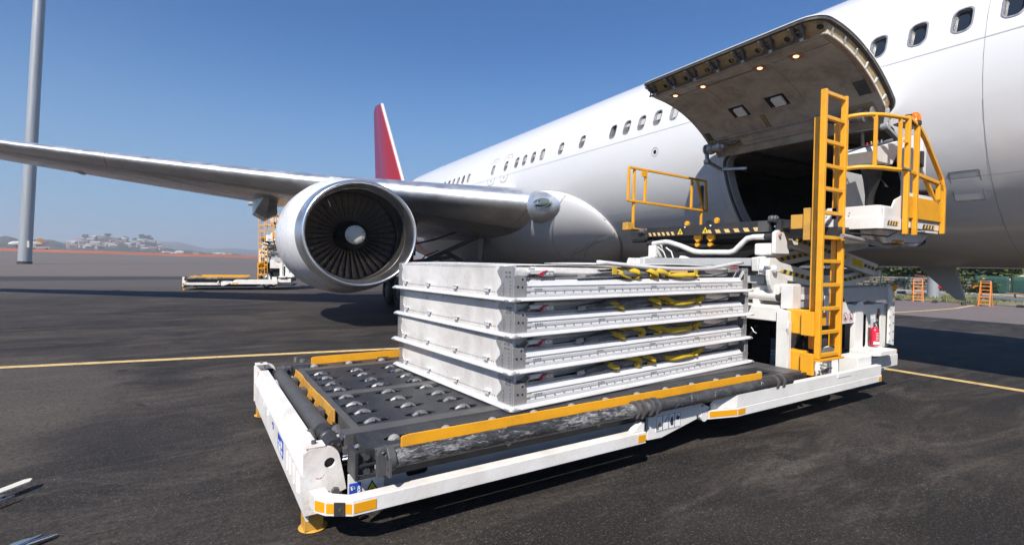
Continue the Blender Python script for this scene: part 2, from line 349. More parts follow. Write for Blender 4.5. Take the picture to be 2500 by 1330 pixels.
def obj(name, mb, m, parent=None, bevel=0, smooth=0, label=None, kind=None, recalc=True):
    if recalc: me = mesh(name, mb)
    else: me = bpy.data.meshes.new(name); me.from_pydata(mb.v, [], mb.f); me.update()
    me.materials.append(M[m] if isinstance(m, str) else m)
    if smooth:
        me.polygons.foreach_set('use_smooth', [True]*len(me.polygons)); me.set_sharp_from_angle(angle=R(smooth))
    o = bpy.data.objects.new(name, me); COL.objects.link(o)
    if parent is not None: setp(o, parent)
    if bevel:
        b = o.modifiers.new('bevel', 'BEVEL'); b.width = bevel; b.segments = 2; b.limit_method = 'ANGLE'; b.angle_limit = R(35)
    if label: o['label'] = label
    if kind: o['kind'] = kind
    return o
OFF = {}
def setp(o, parent):
    o.parent = parent
    if parent.name in OFF: o.matrix_parent_inverse = Matrix.Translation(-OFF[parent.name])
def dup(o, parent, off=None):
    c = o.copy(); COL.objects.link(c); c.parent = parent
    if off is not None: c.location = Vector(c.location)+Vector(off)
    for ch in o.children:
        d = ch.copy(); COL.objects.link(d); d.parent = c
    return c
def root(name, label, cat, loc=(0,0,0), rz=0, off=None, group=None):
    o = bpy.data.objects.new(name, None); COL.objects.link(o); o.empty_display_size = .2
    o.rotation_euler = (0, 0, rz)
    if off is not None:
        OFF[o.name] = Vector(off); o.location = Matrix.Rotation(rz, 3, 'Z') @ Vector(off) + Vector(loc)
    else: o.location = loc
    o['label'] = label; o['category'] = cat
    if group: o['group'] = group
    return o
def tag(o, label, cat, group=None):
    o['label'] = label; o['category'] = cat
    if group: o['group'] = group
    return o
def circ(cx, cy, rx, ry=None, n=16):
    ry = ry or rx; return [(cx+rx*math.cos(2*PI*k/n), cy+ry*math.sin(2*PI*k/n)) for k in range(n)]
def rrect(x0, y0, x1, y1, r, n=4):
    out = []
    for cx, cy, a0 in ((x1-r, y1-r, 0), (x0+r, y1-r, 90), (x0+r, y0+r, 180), (x1-r, y0+r, 270)):
        for k in range(n+1): a = R(a0+90*k/n); out.append((cx+r*math.cos(a), cy+r*math.sin(a)))
    return out
X, Y, Z = Vector((1,0,0)), Vector((0,1,0)), Vector((0,0,1))
def sst(a, b, x):
    t = max(0, min(1, (x-a)/(b-a))); return t*t*(3-2*t)

# ================================================================== SETTING: ground
def Hf(x, y):
    return sst(125, 300, y)*(1.7+1.4*max(0, min(1.6, (31-x)/101)))
def land(x, y):
    if y < 300: z = Hf(x, y)-.35*(1-sst(296, 300, y))
    else: z = Hf(x, 300)+1.8*sst(300, 380, y)-.12
    z -= 3.3*sst(46, 58, x)*(1-sst(120, 220, y))
    return z
def axis(lo, hi, steps):
    out = sorted({lo, hi, *[s for s in steps if lo < s < hi]}); return out
def sheet(name, xs, ys, fn, m, kind='structure'):
    mb = MB(); n = len(xs)
    mb.v = [(x, y, fn(x, y)) for y in ys for x in xs]
    mb.f = [(j*n+i, j*n+i+1, (j+1)*n+i+1, (j+1)*n+i) for j in range(len(ys)-1) for i in range(n-1)]
    return obj(name, mb, m, smooth=60, kind=kind, recalc=False)
fx = [-6000,-3000,-1500,-800,-400,-250,-170,-120,-90,-70,-50,-30,-15,0,15,31,40,44,46,48,50,53,56,60,80,120,200,400,800,1500,3000,6000]
fy = [-3000,-800,-200,-60,-20,0,20,40,60,90,120,135,150,170,190,210,230,250,270,285,296,300,320,340,360,380,450,600,900,1500,3000,6500]
sheet('ground', fx, fy, land, 'land')
ax_ = [-400,-250,-170,-120,-90,-70,-50,-30,-15,0,15,32.6]
sheet('apron', ax_, [-60,-20,0,20,60,120,135,150,165,180,195,210,225,240,255,270,285,301], lambda x, y: Hf(x, y), 'apron')
sheet('red_soil', [-400,-200,-100,-70,-40,-10,15,31,60,120,400], [301,315,330,345,360,380],
      lambda x, y: Hf(x, 300)+1.8*sst(300, 380, y)+.02*math.sin(x*.3), 'soil')
sheet('verge', [32.6,33.2,34,36,40,44,46], [-40,-10,0,3,6,9,12,15,18,24,40,120],
      lambda x, y: .02+.05*sst(32.6, 34, x)+.03*math.sin(x*2+y*1.7)*sst(32.6, 34, x), 'verge')
def stripe(name, pts, wd, z=.005):
    mb = MB(); vs = []
    P = [Vector((p[0], p[1], z)) for p in pts]
    for i, p in enumerate(P):
        d = (P[min(i+1, len(P)-1)]-P[max(i-1, 0)]).normalized(); s = d.cross(Z)
        vs += [p-s*wd/2, p+s*wd/2]
    mb.add(vs, [(2*i, 2*i+1, 2*i+3, 2*i+2) for i in range(len(P)-1)])
    return obj(name, mb, 'line', kind='structure')
stripe('painted_line', [(-12, 12.25), (-6, 11.15), (-2.4, 10.48), (.5, 9.95), (3.4, 9.4), (8, 8.6), (12, 7.9)], .19)
stripe('painted_line', [(9.86, 9), (9.88, 6), (9.9, 3.9), (9.9, 2.14), (9.95, -1), (10, -6)], .18)
stripe('painted_line', [(22.0, 8.65), (25, 8.35), (28, 8.25), (31.6, 8.6)], .16)
stripe('painted_line', [(22.0, 8.5), (18, 9.2), (12, 10.3)], .15)

# hills and the far hillside town
def az(px): return R(32.27)+math.atan((px-1250)/1236)
def dirn(px): a = az(px); return Vector((math.sin(a), math.cos(a), 0))
def hill(name, D, pts, depth, seed, m='hill'):
    mb = MB(); n = 0; rows = 9; N = 150
    p0, p1 = pts[0][0], pts[-1][0]
    for i in range(N+1):
        px = p0+(p1-p0)*i/N
        for (a, ha), (b, hb) in zip(pts, pts[1:]):
            if a <= px <= b: h = ha+(hb-ha)*sst(0, 1, (px-a)/(b-a)); break
        ca = math.cos(az(px)-R(32.27)); top = 1.7+h*D*ca/1236
        top += noise.fractal(Vector((px*.05, seed, 0)), 1, 2, 4)*D*.0016
        for j in range(rows):
            t = j/(rows-1); dd = D-depth*(1-t)*1.0
            hh = (math.sin(t*PI/2)**1.2)
            z = 3+(top-3)*hh+noise.fractal(Vector((px*.09, t*4, seed+3)), 1, 2, 4)*D*.001*(t*(1-t)*4+.15)
            v = dirn(px)*dd; mb.v.append((v.x, v.y, z))
    for i in range(N):
        for j in range(rows-1): mb.f.append((i*rows+j, (i+1)*rows+j, (i+1)*rows+j+1, i*rows+j+1))
    return obj(name, mb, m, smooth=80, kind='structure', recalc=False)
hill('far_hills', 3600, [(-1500,10),(-400,26),(0,32),(100,34),(200,30),(330,32),(420,36),(520,20),(560,24),(640,19),(760,24),(900,16),(1100,20),(1400,10),(2000,16),(3500,14)], 1500, 1)
hill('town_hill', 1500, [(-900,8),(-300,20),(-60,38),(20,42),(60,34),(120,37),(165,27),(200,38),(232,44),(300,44),(322,31),(350,37),(372,33),(400,22),(440,17),(520,11),(640,5),(900,2)], 620, 5)
def house(px, D, zz, wd, ht, dp, wall, roofm, rz, idx):
    p = dirn(px)*D
    mb = MB(); mb.box((-wd/2, -dp/2, 0), (wd/2, dp/2, ht))
    r = root('hillside_house', 'small %s house on the far hillside' % idx, 'house', (p.x, p.y, zz), rz, group='houses on the far hillside')
    obj('wall', mb, wall, r)
    mb = MB(); mb.add([(-wd/2-.4,-dp/2-.4,ht+.02),(wd/2+.4,-dp/2-.4,ht+.02),(wd/2+.4,dp/2+.4,ht+.02),(-wd/2-.4,dp/2+.4,ht+.02),(-wd/2,0,ht+ht*.35),(wd/2,0,ht+ht*.35)],
                      [(0,1,5,4),(1,2,5),(2,3,4,5),(3,0,4),(0,3,2,1)])
    obj('roof', mb, roofm, r)
    for k in range(3):
        xx = -wd/2+wd*(k+.5)/3; wn = bpy.data.objects.new('window', HWM); COL.objects.link(wn); wn.parent = r; wn.location = (xx, -dp/2, ht*.5)
HWM = mesh('window', MB().box((-.5,-.06,-.9), (.5,.02,.9))); HWM.materials.append(M['glass'])
rr = random.Random(4)
HT = []
for i in range(62):
    px = rr.uniform(165, 395); t = rr.uniform(.18, .97); HT.append((px, t))
for i in range(12): HT.append((rr.uniform(400, 560), rr.uniform(.1, .3)))
def hillz(px, D0, depth, t, tops):
    for (a, ha), (b, hb) in zip(tops, tops[1:]):
        if a <= px <= b: h = ha+(hb-ha)*sst(0, 1, (px-a)/(b-a)); break
    ca = math.cos(az(px)-R(32.27)); top = 1.7+h*D0*ca/1236
    return 3+(top-3)*math.sin(t*PI/2)**1.2
TT = [(-900,8),(-300,20),(-60,38),(20,42),(60,34),(120,37),(165,27),(200,38),(232,44),(300,44),(322,31),(350,37),(372,33),(400,22),(440,17),(520,11),(640,5),(900,2)]
names = ['pale walled', 'white', 'pinkish']
for px, t in HT:
    D = 1500-620*(1-t); k = rr.randrange(3)
    house(px, D, hillz(px, 1500, 620, t, TT)-2.0, rr.uniform(6, 13), rr.uniform(4, 6), rr.uniform(7, 10), ['hs1', 'hs2', 'hs3'][k],
          'roof_tile' if rr.random() < .6 else 'hs2', -az(px)+rr.uniform(-.5, .5), names[k])

def leaves(mb, c, rad, n, s, rnd, flat=1.0):
    for i in range(n):
        while True:
            p = Vector((rnd.uniform(-1, 1), rnd.uniform(-1, 1), rnd.uniform(-1, 1)))
            if p.length <= 1: break
        p = Vector((p.x*rad[0], p.y*rad[1], p.z*rad[2]))+Vector(c)
        a = Vector((rnd.gauss(0, 1), rnd.gauss(0, 1), rnd.gauss(0, 1)*flat)).normalized(); b = a.orthogonal().normalized(); ss = s*rnd.uniform(.6, 1.4)
        mb.add([p-a*ss, p+b*ss*.5, p+a*ss, p-b*ss*.5], [(0, 1, 2, 3)])
def tree(name, label, x, y, z, h, rad, seed, leaf='leaf', clumps=9, group=None, n=110, s=.22, cat='tree'):
    rnd = random.Random(seed); r = root(name, label, cat, (x, y, z), 0, group=group)
    mb = MB(); mb.tube([(0,0,-.3), (.1,.05,h*.3), (-.1,.1,h*.6), (.05,0,h*.85)], [h*.028, h*.022, h*.014, h*.006], 8); cl = MB()
    for k in range(clumps):
        a = rnd.uniform(0, 2*PI); rr_ = rad*rnd.uniform(.25, .8); zc = h*rnd.uniform(.42, .95)
        c = (rr_*math.cos(a), rr_*math.sin(a), zc); mb.tube([(0,0,h*rnd.uniform(.25,.5)), c], [h*.012, h*.004], 6)
        leaves(cl, c, (rad*.45, rad*.45, h*.13), n, s, rnd)
    obj('trunk', mb, 'bark', r); obj('crown', cl, leaf, r)
    return r
# trees on the near part of the town hill crest
for i, (px, hh) in enumerate([(262,1),(345,10),(352,6),(362,10),(368,5),(330,4),(210,3)]):
    D = 1440 if i else 1400; p = dirn(px)*D
    tree('hillside_tree', 'dark tree on the far hill crest, seen above the town', p.x, p.y, hillz(px, 1500, 620, .92, TT)-2, hh+8, 6, i, 'leaf_dark', 8, 'trees on the far hill crest', 60, 1.3)

# far white aircraft tail and stairs at the left edge of the soil strip
pa = dirn(74)*430
r = root('distant_airliner', 'small white airliner with a yellow tail far behind the light mast', 'airplane', (pa.x, pa.y, Hf(-70, 300)+1.9), -az(74)+R(-80)); r.scale = (.62, .62, .75)
mb = MB(); mb.lathe((0,0,4.2), (0,1,0), [(-16,.2),(-15,1.2),(-12,2.1),(-8,2.3),(2,2.3),(5,2.0),(9,.9),(11,.2)], 20); obj('fuselage', mb, 'house_white', r, smooth=50)
mb = MB(); mb.prism([(2.5,5.5),(7,5.5),(9.5,8.6),(8.2,9.6),(5.4,8.9)], (-.2,0,0), (0,1,0), (0,0,1), (.4,0,0)); obj('tail_fin', mb, 'orange', r)
mb = MB(); mb.prism([(-3,0),(3,0),(1,10),(-1,10)], (2,-5,3.4), (0,1,0), (1,0,0), (0,0,.25)); mb.prism([(-3,0),(3,0),(1,10),(-1,10)], (-2,-5,3.4), (0,1,0), (-1,0,0), (0,0,.25)); obj('wing', mb, 'house_white', r)
mb = MB(); mb.cyl((0,-10,0), (0,-10,3), .25); mb.cyl((1.8,-2,0), (1.8,-2,3), .3); mb.cyl((-1.8,-2,0), (-1.8,-2,3), .3); obj('landing_gear', mb, 'gear', r)
pb = dirn(98)*410
r = root('boarding_stairs', 'small red and white stairs vehicle parked by the distant airliner', 'stairs vehicle', (pb.x, pb.y, Hf(-70, 300)+1.8), -az(98)+R(10))
mb = MB(); mb.box((-4,-1.2,.6), (4,1.2,1.6)); mb.box((-4,-1.1,1.6), (-2.2,1.1,3)); obj('body', mb, 'house_white', r, bevel=.05)
mb = MB(); mb.bar((-1.8,0,1.7), (3.6,0,4.6), 1.8, .5); obj('stair', mb, 'red', r)
for xx in (-2.8, 2.6):
    for yy in (-1.1, 1.1):
        mb = MB(); mb.lathe((xx, yy-.15, .5), (0,1,0), [(0,.1),(0,.5),(.3,.5),(.3,.1)], 16); obj('wheel', mb, 'rubber', r)

# tall light mast on the left
r = root('light_mast', 'very tall grey light mast standing on the far left of the apron', 'light pole', (-25.8, 125.1, Hf(-25.8, 125)))
top = Vector((2.05, .4, 48))
mb = MB(); mb.tube([(0,0,.5), top*.5, top, top*1.12], [.98, .90, .86, .84], 28); obj('mast', mb, 'galv', r, smooth=40)
mb = MB(); mb.cyl((0,0,-.2), (0,0,.5), 1.06, 28); obj('base_collar', mb, 'black', r, smooth=40)
mb = MB(); mb.box((.55,-1.1,3.0), (.85,-.78,4.2)); obj('hatch', mb, 'house_white', r)
mb = MB(); mb.lathe(top*1.12, (0,0,1), [(0,.5),(.1,2.2),(.4,2.2),(.5,.4)], 24); obj('lamp_ring', mb, 'galv', r)

# ------------------------------------------------------------------ right hand background beyond the belly
r = root('stone_wall', 'low rough stone wall behind the grass verge, under the aircraft belly', 'wall', (44.3, 14, 0))
rs = random.Random(11); base = None
blocks = []
zz = 0; row = 0
core = MB(); core.box((.12, -13.9, -.2), (.5, 9.9, 1.06)); obj('mortar_core', core, 'concrete', r)
stones = []
while zz < 1.02:
    hrow = rs.uniform(.14, .22); yy = -14+rs.uniform(0, .3)
    while yy < 9.8:
        ln = rs.uniform(.28, .62); j = rs.uniform(-.04, .05)
        stones.append((yy, ln, zz, hrow, j)); yy += ln
    zz += hrow; row += 1
def stone_mb(ln, h, j, seed):
    q = random.Random(seed); mb = MB(); a, b = -ln/2+.015, ln/2-.015
    pts = [(a+q.uniform(0,.03), q.uniform(.0,.03)), (a, h*.5), (a+q.uniform(0,.04), h-.02), (0, h-q.uniform(.01,.03)), (b-q.uniform(0,.04), h-.02), (b, h*.45), (b-q.uniform(0,.03), q.uniform(0,.03))]
    mb.prism(pts, (0,0,0), (0,1,0), (0,0,1), (.2,0,0)); return mb
protos = [mesh('stone', stone_mb(rs.uniform(.36, .58), .19, 0, k)) for k in range(9)]
for p in protos: p.materials.append(M['stone'])
stones.sort(key=lambda s: abs(s[0]+2)+s[2]*.1)
for k, (yy, ln, z0, hrow, j) in enumerate(stones[:290]):
    o = bpy.data.objects.new('stone', protos[k % 9]); COL.objects.link(o); o.parent = r; o.location = (-.08+j, yy+ln/2, z0); o.scale = (1, ln/.5, hrow/.19)
mb = MB()
for k, (yy, ln, z0, hrow, j) in enumerate(stones[290:]):
    mb.box((-.06+j, yy+.015, z0+.012), (.13, yy+ln-.015, z0+hrow-.012))
if mb.v: obj('stonework', mb, 'stone', r, kind='stuff')
# chain-link fence in front of the wall
r = root('wire_fence', 'leaning dark green posts and wire in front of the stone wall', 'fence', (43.6, 14, 0))
wire = MB()
for k, yy in enumerate([-1.4, .1, 1.7, 3.4, 5.0, 6.8]):
    lean = [.18, -.05, -.2, -.12, .1, 0][k]
    mb = MB(); mb.bar((0, yy, -.1), (0, yy+lean, 1.3), .07, .07); obj('post', mb, 'post_green', r)
for zz in (.3, .62, .95, 1.25):
    wire.tube([(.0, -2, zz), (0, 2, zz-.04), (0, 7, zz)], .008, 5)
for k in range(60): yy = -2+k*.15; wire.tube([(0, yy, 0), (0, yy+.4, 1.25)], .004, 4, False)
obj('wire', wire, 'post_green', r, kind='stuff')
# green shade-cloth fence
r = root('screen_fence', 'dark green shade cloth fence below the cream building', 'fence', (43.4, 9, 0))
for k in range(7):
    y0 = 2.9-k*1.75
    mb = MB(); n = 10; vs = []
    for i in range(n+1):
        for j in range(5):
            yy = y0-1.69*i/n; zz = .02+1.28*j/4
            vs.append((.03*math.sin(yy*5+j)+.02*math.sin(j*3+k), yy, zz))
    mb.add(vs, [(i*5+j, i*5+j+1, (i+1)*5+j+1, (i+1)*5+j) for i in range(n) for j in range(4)])
    o = obj('screen_panel', mb, 'mesh_green', r, smooth=60)
    so_ = o.modifiers.new('thickness', 'SOLIDIFY'); so_.thickness = .012
    mb = MB(); mb.cyl((-.05, y0, -.1), (-.05, y0-.1, 1.42), .035, 8); obj('post', mb, 'post_green', r)
# plinth kerb and pipes along the verge
mb = MB()
mb.box((42.6, -8, -.1), (42.95, 25, .2)); o = obj('plinth', mb, 'concrete', bevel=.02); o['kind'] = 'structure'
mb = MB()
for a, b in (((39.5, 13.6, .1), (38.2, 12.0, .1)), ((37.8, 10.4, .1), (36.2, 7.2, .12)), ((36.4, 7.1, .12), (36.0, 5.0, .1)), ((39, 16.5, .1), (39.6, 14.3, .1))):
    mm = MB(); n = 7; pts = [Vector(a).lerp(Vector(b), k/n)+Vector((.08*math.sin(k*1.3), 0, .03*math.sin(k))) for k in range(n+1)]
    mm.tube(pts, .11, 8)
    tag(obj('pipe_bundle', mm, 'pipe_blue', smooth=40), {13.6: 'blue grey pipe on the verge just behind the lamp post', 10.4: 'long blue grey pipe on the verge between the two orange stepladders', 7.1: 'blue grey pipe on the verge right of the right stepladder', 16.5: 'blue grey pipe on the verge left of the lamp post'}[a[1]], 'pipe', 'pipes lying on the verge')
mm = MB(); mm.bar((40.5, 9.6, .34), (38.8, 7.0, .3), .25, .07)
mm.bar((40.2, 9.2, 0), (40.2, 9.2, .31), .08, .08); mm.bar((39.2, 7.7, 0), (39.2, 7.7, .28), .08, .08)
tag(obj('red_beam', mm, 'rusty'), 'rusty red beam resting low behind the orange stepladder', 'beam')
# grass tufts on the verge
g = MB(); rg = random.Random(3)
for k in range(5200):
    x = 32.8+rg.random()**1.6*5.5; y = rg.uniform(1, 20)
    if noise.noise(Vector((x*.6, y*.6, 1))) < -.12: continue
    h = rg.uniform(.06, .24); a = rg.uniform(0, PI); dx, dy = math.cos(a)*.035, math.sin(a)*.035; lx, ly = rg.uniform(-.08, .08), rg.uniform(-.08, .08)
    g.add([(x-dx, y-dy, .02), (x+dx, y+dy, .02), (x+lx, y+ly, h)], [(0, 1, 2)])
obj('grass', g, 'grass', kind='stuff', recalc=False)
# bush with orange flowers over the wall
r = root('flowering_bush', 'dark green bush with orange flowers growing over the stone wall', 'bush', (43.0, 12.3, 0))
rb = random.Random(9); cl = MB(); fl = MB(); st = MB()
for k in range(26):
    c = (rb.uniform(-.4, .3), rb.uniform(-1.6, 1.6), rb.uniform(.15, 1.15)-abs(rb.gauss(0, .1)))
    leaves(cl, c, (.35, .42, .28), 90, .075, rb); st.tube([(0, c[1]*.3, 0), c], .015, 5)
for k in range(9): leaves(fl, (-.5, rb.uniform(-1.3, 1.7), rb.uniform(.3, 1.2)), (.1, .12, .08), 14, .055, rb)
obj('crown', cl, 'leaf_dark', r); obj('flower', fl, 'flower', r, kind='stuff'); obj('stem', st, 'bark', r)
# trees beyond
for i, (x, y, h, rad) in enumerate([(62,22.5,6.6,2.7),(64,19.5,7.2,2.8),(60,17.6,6.4,2.4),(67,25.5,6.4,2.6),(70,21.5,8.2,3),(66,16.3,7,2.6),(74,18.5,8.6,3),(80,27,8,3.2),(58,14.6,6.2,2.2)]):
    tree('garden_tree', ['green tree just right of the lamp post, behind the red roof', 'dark tree behind the red roof, right of its ridge', 'green tree close behind the right end of the red roof', 'dark tree left of the lamp post beside the white house', 'tall green tree rising directly behind the lamp post', 'dark tree at the left end of the cream roof', 'tall green tree farthest back behind the red roof', 'dark tree farthest left, behind the white house', 'low green tree touching the cream building canopy'][i], x, y, -3.3, h, rad, 40+i, 'leaf_dark' if i % 2 else 'leaf', 20, 'trees beyond the apron wall', 150, .24)
# white house with pilasters
r = root('white_house', 'white house with tall windows and flat roof, left of the lamp post behind the wall', 'house', (66, 27, -3.3))
mb = MB(); mb.box((0,-2.6,0), (8,6,6.2)); obj('wall', mb, 'house_white', r)
mb = MB(); mb.box((-.5,-3.0,6.2), (8.4,6.4,6.55)); obj('roof', mb, 'house_white', r, bevel=.03)
mb = MB(); mb.box((-.35,-3.6,3.45), (-.02,5.8,3.75)); obj('ledge', mb, 'cream', r)
mb = MB(); mb.box((.5,-5.2,0), (6,-2.62,4.2)); obj('annex', mb, 'house_white', r)
for k in range(6):
    y0 = -2.3+k*1.35
    mb = MB(); mb.box((-.10, y0, 4.0), (.01, y0+.8, 6.0)); f = obj('window', mb, 'grey_paint', r, bevel=.01)
    for j in range(3):
        mb = MB(); mb.box((-.115, y0+.07+j*.24, 4.08), (-.102, y0+.25+j*.24, 5.92)); obj('pane', mb, 'glass', f)
    mb = MB(); mb.box((-.3, y0+.88, 3.76), (-.02, y0+1.16, 6.19)); obj('pilaster', mb, 'house_white', r)
# red roofed shed
r = root('red_roof_shed', 'low shed with a dark red pitched roof behind the lamp post', 'shed', (58, 18.4, -3.3))
mb = MB(); mb.box((0,-2.2,0), (4,2.6,3.0)); obj('wall', mb, 'house_pink', r)
mb = MB(); mb.prism([(-3.0,3.02),(2.7,3.02),(2.7,3.35),(1.6,4.35),(-2.9,3.3)], (-.4,0,0), (0,1,0), (0,0,1), (5,0,0)); obj('roof', mb, 'roof_red', r, bevel=.02)
mb = MB(); mb.bar((-.44,1.65,4.40), (-.44,-3.0,3.36), .12, .12); obj('fascia', mb, 'roof_red', r)
# cream building on the right
r = root('cream_building', 'long cream building with a deep flat fascia above the green screens', 'building', (52, 9, -3.3))
mb = MB(); mb.box((.6,-14,0), (10,2.1,4.15)); obj('wall', mb, 'cream', r)
mb = MB(); mb.box((-.4,-14.5,4.15), (11,2.6,4.62)); mb.box((-.1,-14.3,4.625), (10.6,2.45,5.0)); obj('fascia', mb, 'cream', r, bevel=.03)
mb = MB(); mb.prism([(2.6,4.10),(4.2,3.82),(4.2,3.9),(2.6,4.6)], (-.3,0,0), (0,1,0), (0,0,1), (9,0,0)); obj('canopy', mb, 'cream', r)
mb = MB(); mb.box((4,-14,5.0), (10,-.8,6.0)); obj('upper_storey', mb, 'house_pink', r)
mb = MB(); mb.box((3.5,-14.4,6.0), (10.5,-.3,6.2)); obj('roof', mb, 'roof_tile', r)
for k in range(5):
    mb = MB(); mb.box((.52, 1-k*3, 1.2), (.602, -.4-k*3, 3.0)); obj('window', mb, 'glass', r)
# lamp post by the verge
r = root('lamp_post', 'pale grey lamp post with a green band standing on the verge', 'lamp post', (36.04, 11.67, 0))
mb = MB(); mb.tube([(0,0,0), (0,0,4), (0,0,11)], [.29, .26, .18], 24); obj('pole', mb, 'galv', r, smooth=40)
mb = MB(); mb.cyl((0,0,1.28), (0,0,1.56), .292, 24); obj('band', mb, 'green_band', r, smooth=40)
mb = MB(); mb.tube([(-.22,-.2,1.53),(-.27,-.22,1.48),(-.30,-.1,1.46)], .02, 6); mb.tube([(-.29,-.02,1.40),(-.28,.1,1.34)], .02, 6); obj('band_lettering', mb, 'sticker_white', r)
mb = MB(); mb.box((-.12,-.42,.62), (.06,-.26,.78)); obj('socket_box', mb, 'red', r, bevel=.01)
mb = MB(); mb.bar((0,-.1,1.55), (.2,-.7,2.0), .09, .09); mb.bar((0,0,10.9), (0,-1.6,11.3), .12, .1); obj('bracket', mb, 'galv', r)
mb = MB(); mb.box((-.2,-2.4,11.2), (.2,-1.5,11.35)); obj('lamp_head', mb, 'galv', r, bevel=.03)
# orange step ladders
def stepladder(name, label, x, y, rz, wd, h, spread):
    r = root(name, label, 'ladder', (x, y, 0), rz, group='orange ladders on the verge')
    for s in (-1, 1):
        mb = MB(); mb.bar((s*wd/2, 0, 0), (s*wd/2*.86, spread*.42, h), .035, .05); obj('rail', mb, 'ladder_orange', r)
        mb = MB(); mb.bar((s*wd/2*1.02, spread, 0), (s*wd/2*.88, spread*.5, h), .03, .04); obj('rear_leg', mb, 'ladder_orange', r)
    n = 7
    for k in range(n):
        t = (k+.6)/n; mb = MB(); ww = wd/2*(1-.14*t)
        mb.bar((-ww, spread*.42*t, h*t), (ww, spread*.42*t, h*t), .03, .05, (0,1,0)) if False else mb.box((-ww, spread*.42*t-.02, h*t-.02), (ww, spread*.42*t+.05, h*t+.015)); obj('step', mb, 'ladder_orange', r)
    mb = MB(); mb.box((-wd/2*.9, spread*.36, h), (wd/2*.9, spread*.56, h+.03)); obj('top_platform', mb, 'galv', r)
stepladder('step_ladder', 'orange stepladder left of the lamp post, seen from the side of its legs', 31.6, 10.85, R(-62), .40, 1.16, .42)
stepladder('step_ladder', 'orange stepladder with seven rungs in front of the green screens', 31.1, 8.15, R(-88), .40, 1.15, .42)
r = root('hand_trolley', 'small grey metal trolley frame lying at the right edge by the verge', 'trolley', (32.2, 6.75, 0))
for z in (.12, .32, .52):
    mb = MB(); mb.cyl((0,-.7,z), (.1,.35,z+.02), .02, 8); obj('tube', mb, 'galv', r)
for y in (-.6, -.1, .35):
    mb = MB(); mb.cyl((0,y,0), (.05,y-.08,.6), .02, 8); obj('upright', mb, 'galv', r)
mb = MB(); mb.box((-.3,-.2,.02), (.3,.5,.10)); obj('base_plate', mb, 'rubber', r, bevel=.01)
for k, (x, y) in enumerate(((31.4, 10.1), (31.0, 7.75+1.1), (31.6, 11.7))):
    r = root('wheel_chock', ['black chock and strap lying at the foot of the lamp post', 'black chock standing on the verge edge beside the right stepladder', 'black chock lying left of the left stepladder'][k], 'chock', (x, y, 0), .5*k)
    mb = MB(); mb.prism([(-.16,0),(.16,0),(.03,.14),(-.03,.14)], (0,-.08,0), (1,0,0), (0,0,1), (0,.16,0)); obj('wedge', mb, 'rubber', r, bevel=.01)
    mb = MB(); mb.tube([(.1,0,.1), (.3,.1,.03), (.5,.3,.02)], .012, 6); obj('rope', mb, 'rusty', r)

# ================================================================== AIRCRAFT (local frame: x = outboard from the camera side, y = aft, z = up)
WC, ZC, RF = 11.02, 4.27, 2.55
AIR = root('airliner', 'large white twin engine airliner with a red tail, its front cargo door open', 'airplane', (0,0,0), R(-2.2058), off=(11.02, 8, 0))
def fr(u):
    if u < -3.5: t = (-3.5-u)/6.0; return RF*math.sqrt(max(0.0004, 1-t*t))
    if u > 24: t = (u-24)/23.0; return RF*max(.08, 1-t**1.55)
    return RF
def fz(u):
    if u < -3.5: return ZC-.9*((-3.5-u)/6.0)**2
    if u > 24: return ZC+(RF-fr(u))*.78
    return ZC
def FP(u, th, off=0.0):
    t = R(th); r = fr(u)+off
    return Vector((WC-r*math.cos(t), u, fz(u)+r*math.sin(t)))
WIN = [-2.6, -2.1, -1.6, -1.1, -.6, -.1, .4, .9, 1.42, 1.92, 2.41, 2.92, 3.42, 3.92, 4.42, 4.92, 5.42, 5.92, 6.86, 7.36, 7.86, 8.35, 8.85, 9.35, 9.85, 11.1, 12.09, 13.07, 13.59, 14.12, 14.62, 18.39, 18.9, 19.4, 19.9, 20.4, 20.9, 21.4, 21.9, 22.4, 22.9]
EXITS = [15.35, 16.3]
OU0, OU1, OT0, OT1 = 3.60, 6.62, -62.0, -8.0
us = {-9.4, -9.2, -8.8, -8.2, -7.4, -6.4, -5.4, -4.4, -3.5}
x = -3.0
while x < 47: us.add(round(x, 3)); x += .6
for wv in WIN+EXITS: us.add(wv-.125); us.add(wv+.125)
us |= {OU0, OU1}
us = sorted(us); cl_ = [us[0]]
for a in us[1:]:
    if a-cl_[-1] > .06 or any(abs(a-(wv+s)) < 1e-6 for wv in WIN+EXITS for s in (-.125, .125)) or a in (OU0, OU1):
        if a-cl_[-1] < .06: cl_[-1] = a if not (any(abs(cl_[-1]-(wv+s)) < 1e-6 for wv in WIN+EXITS for s in (-.125, .125))) else cl_[-1]
        if a-cl_[-1] >= 1e-6 or a == cl_[-1]:
            if a != cl_[-1]: cl_.append(a)
us = cl_
WT0, WT1 = 12.9, 21.5
ths = sorted({-90,-84,-78,-72,-66,OT0,-57,-52,-46,-40,-34,-28,-22,-16,OT1,-3,2,7.5,WT0,WT1,26,31,37,43,49,55,61,67,73,79,85,90,100,110,120,130,140,150,160,170,180,190,200,210,220,230,240,250,260,264})
mb = MB(); nT = len(ths)
for u in us:
    for th in ths: mb.v.append(tuple(FP(u, th)))
def inwin(um): return any(abs(um-wv) < .12 for wv in WIN+EXITS)
for i in range(len(us)-1):
    um = (us[i]+us[i+1])/2
    for j in range(nT):
        j2 = (j+1) % nT; tm = (ths[j]+(ths[j2] if j2 else 270))/2
        if inwin(um) and WT0 < tm < WT1: continue
        if OU0 < um < OU1 and OT0 < tm < OT1: continue
        a, b, c, d = i*nT+j, i*nT+j2, (i+1)*nT+j2, (i+1)*nT+j
        mb.f.append((a, d, c, b))
mb.f.append(tuple((len(us)-1)*nT+j for j in range(nT)))
FUS = obj('fuselage', mb, 'fuselage', AIR, smooth=40, recalc=False)
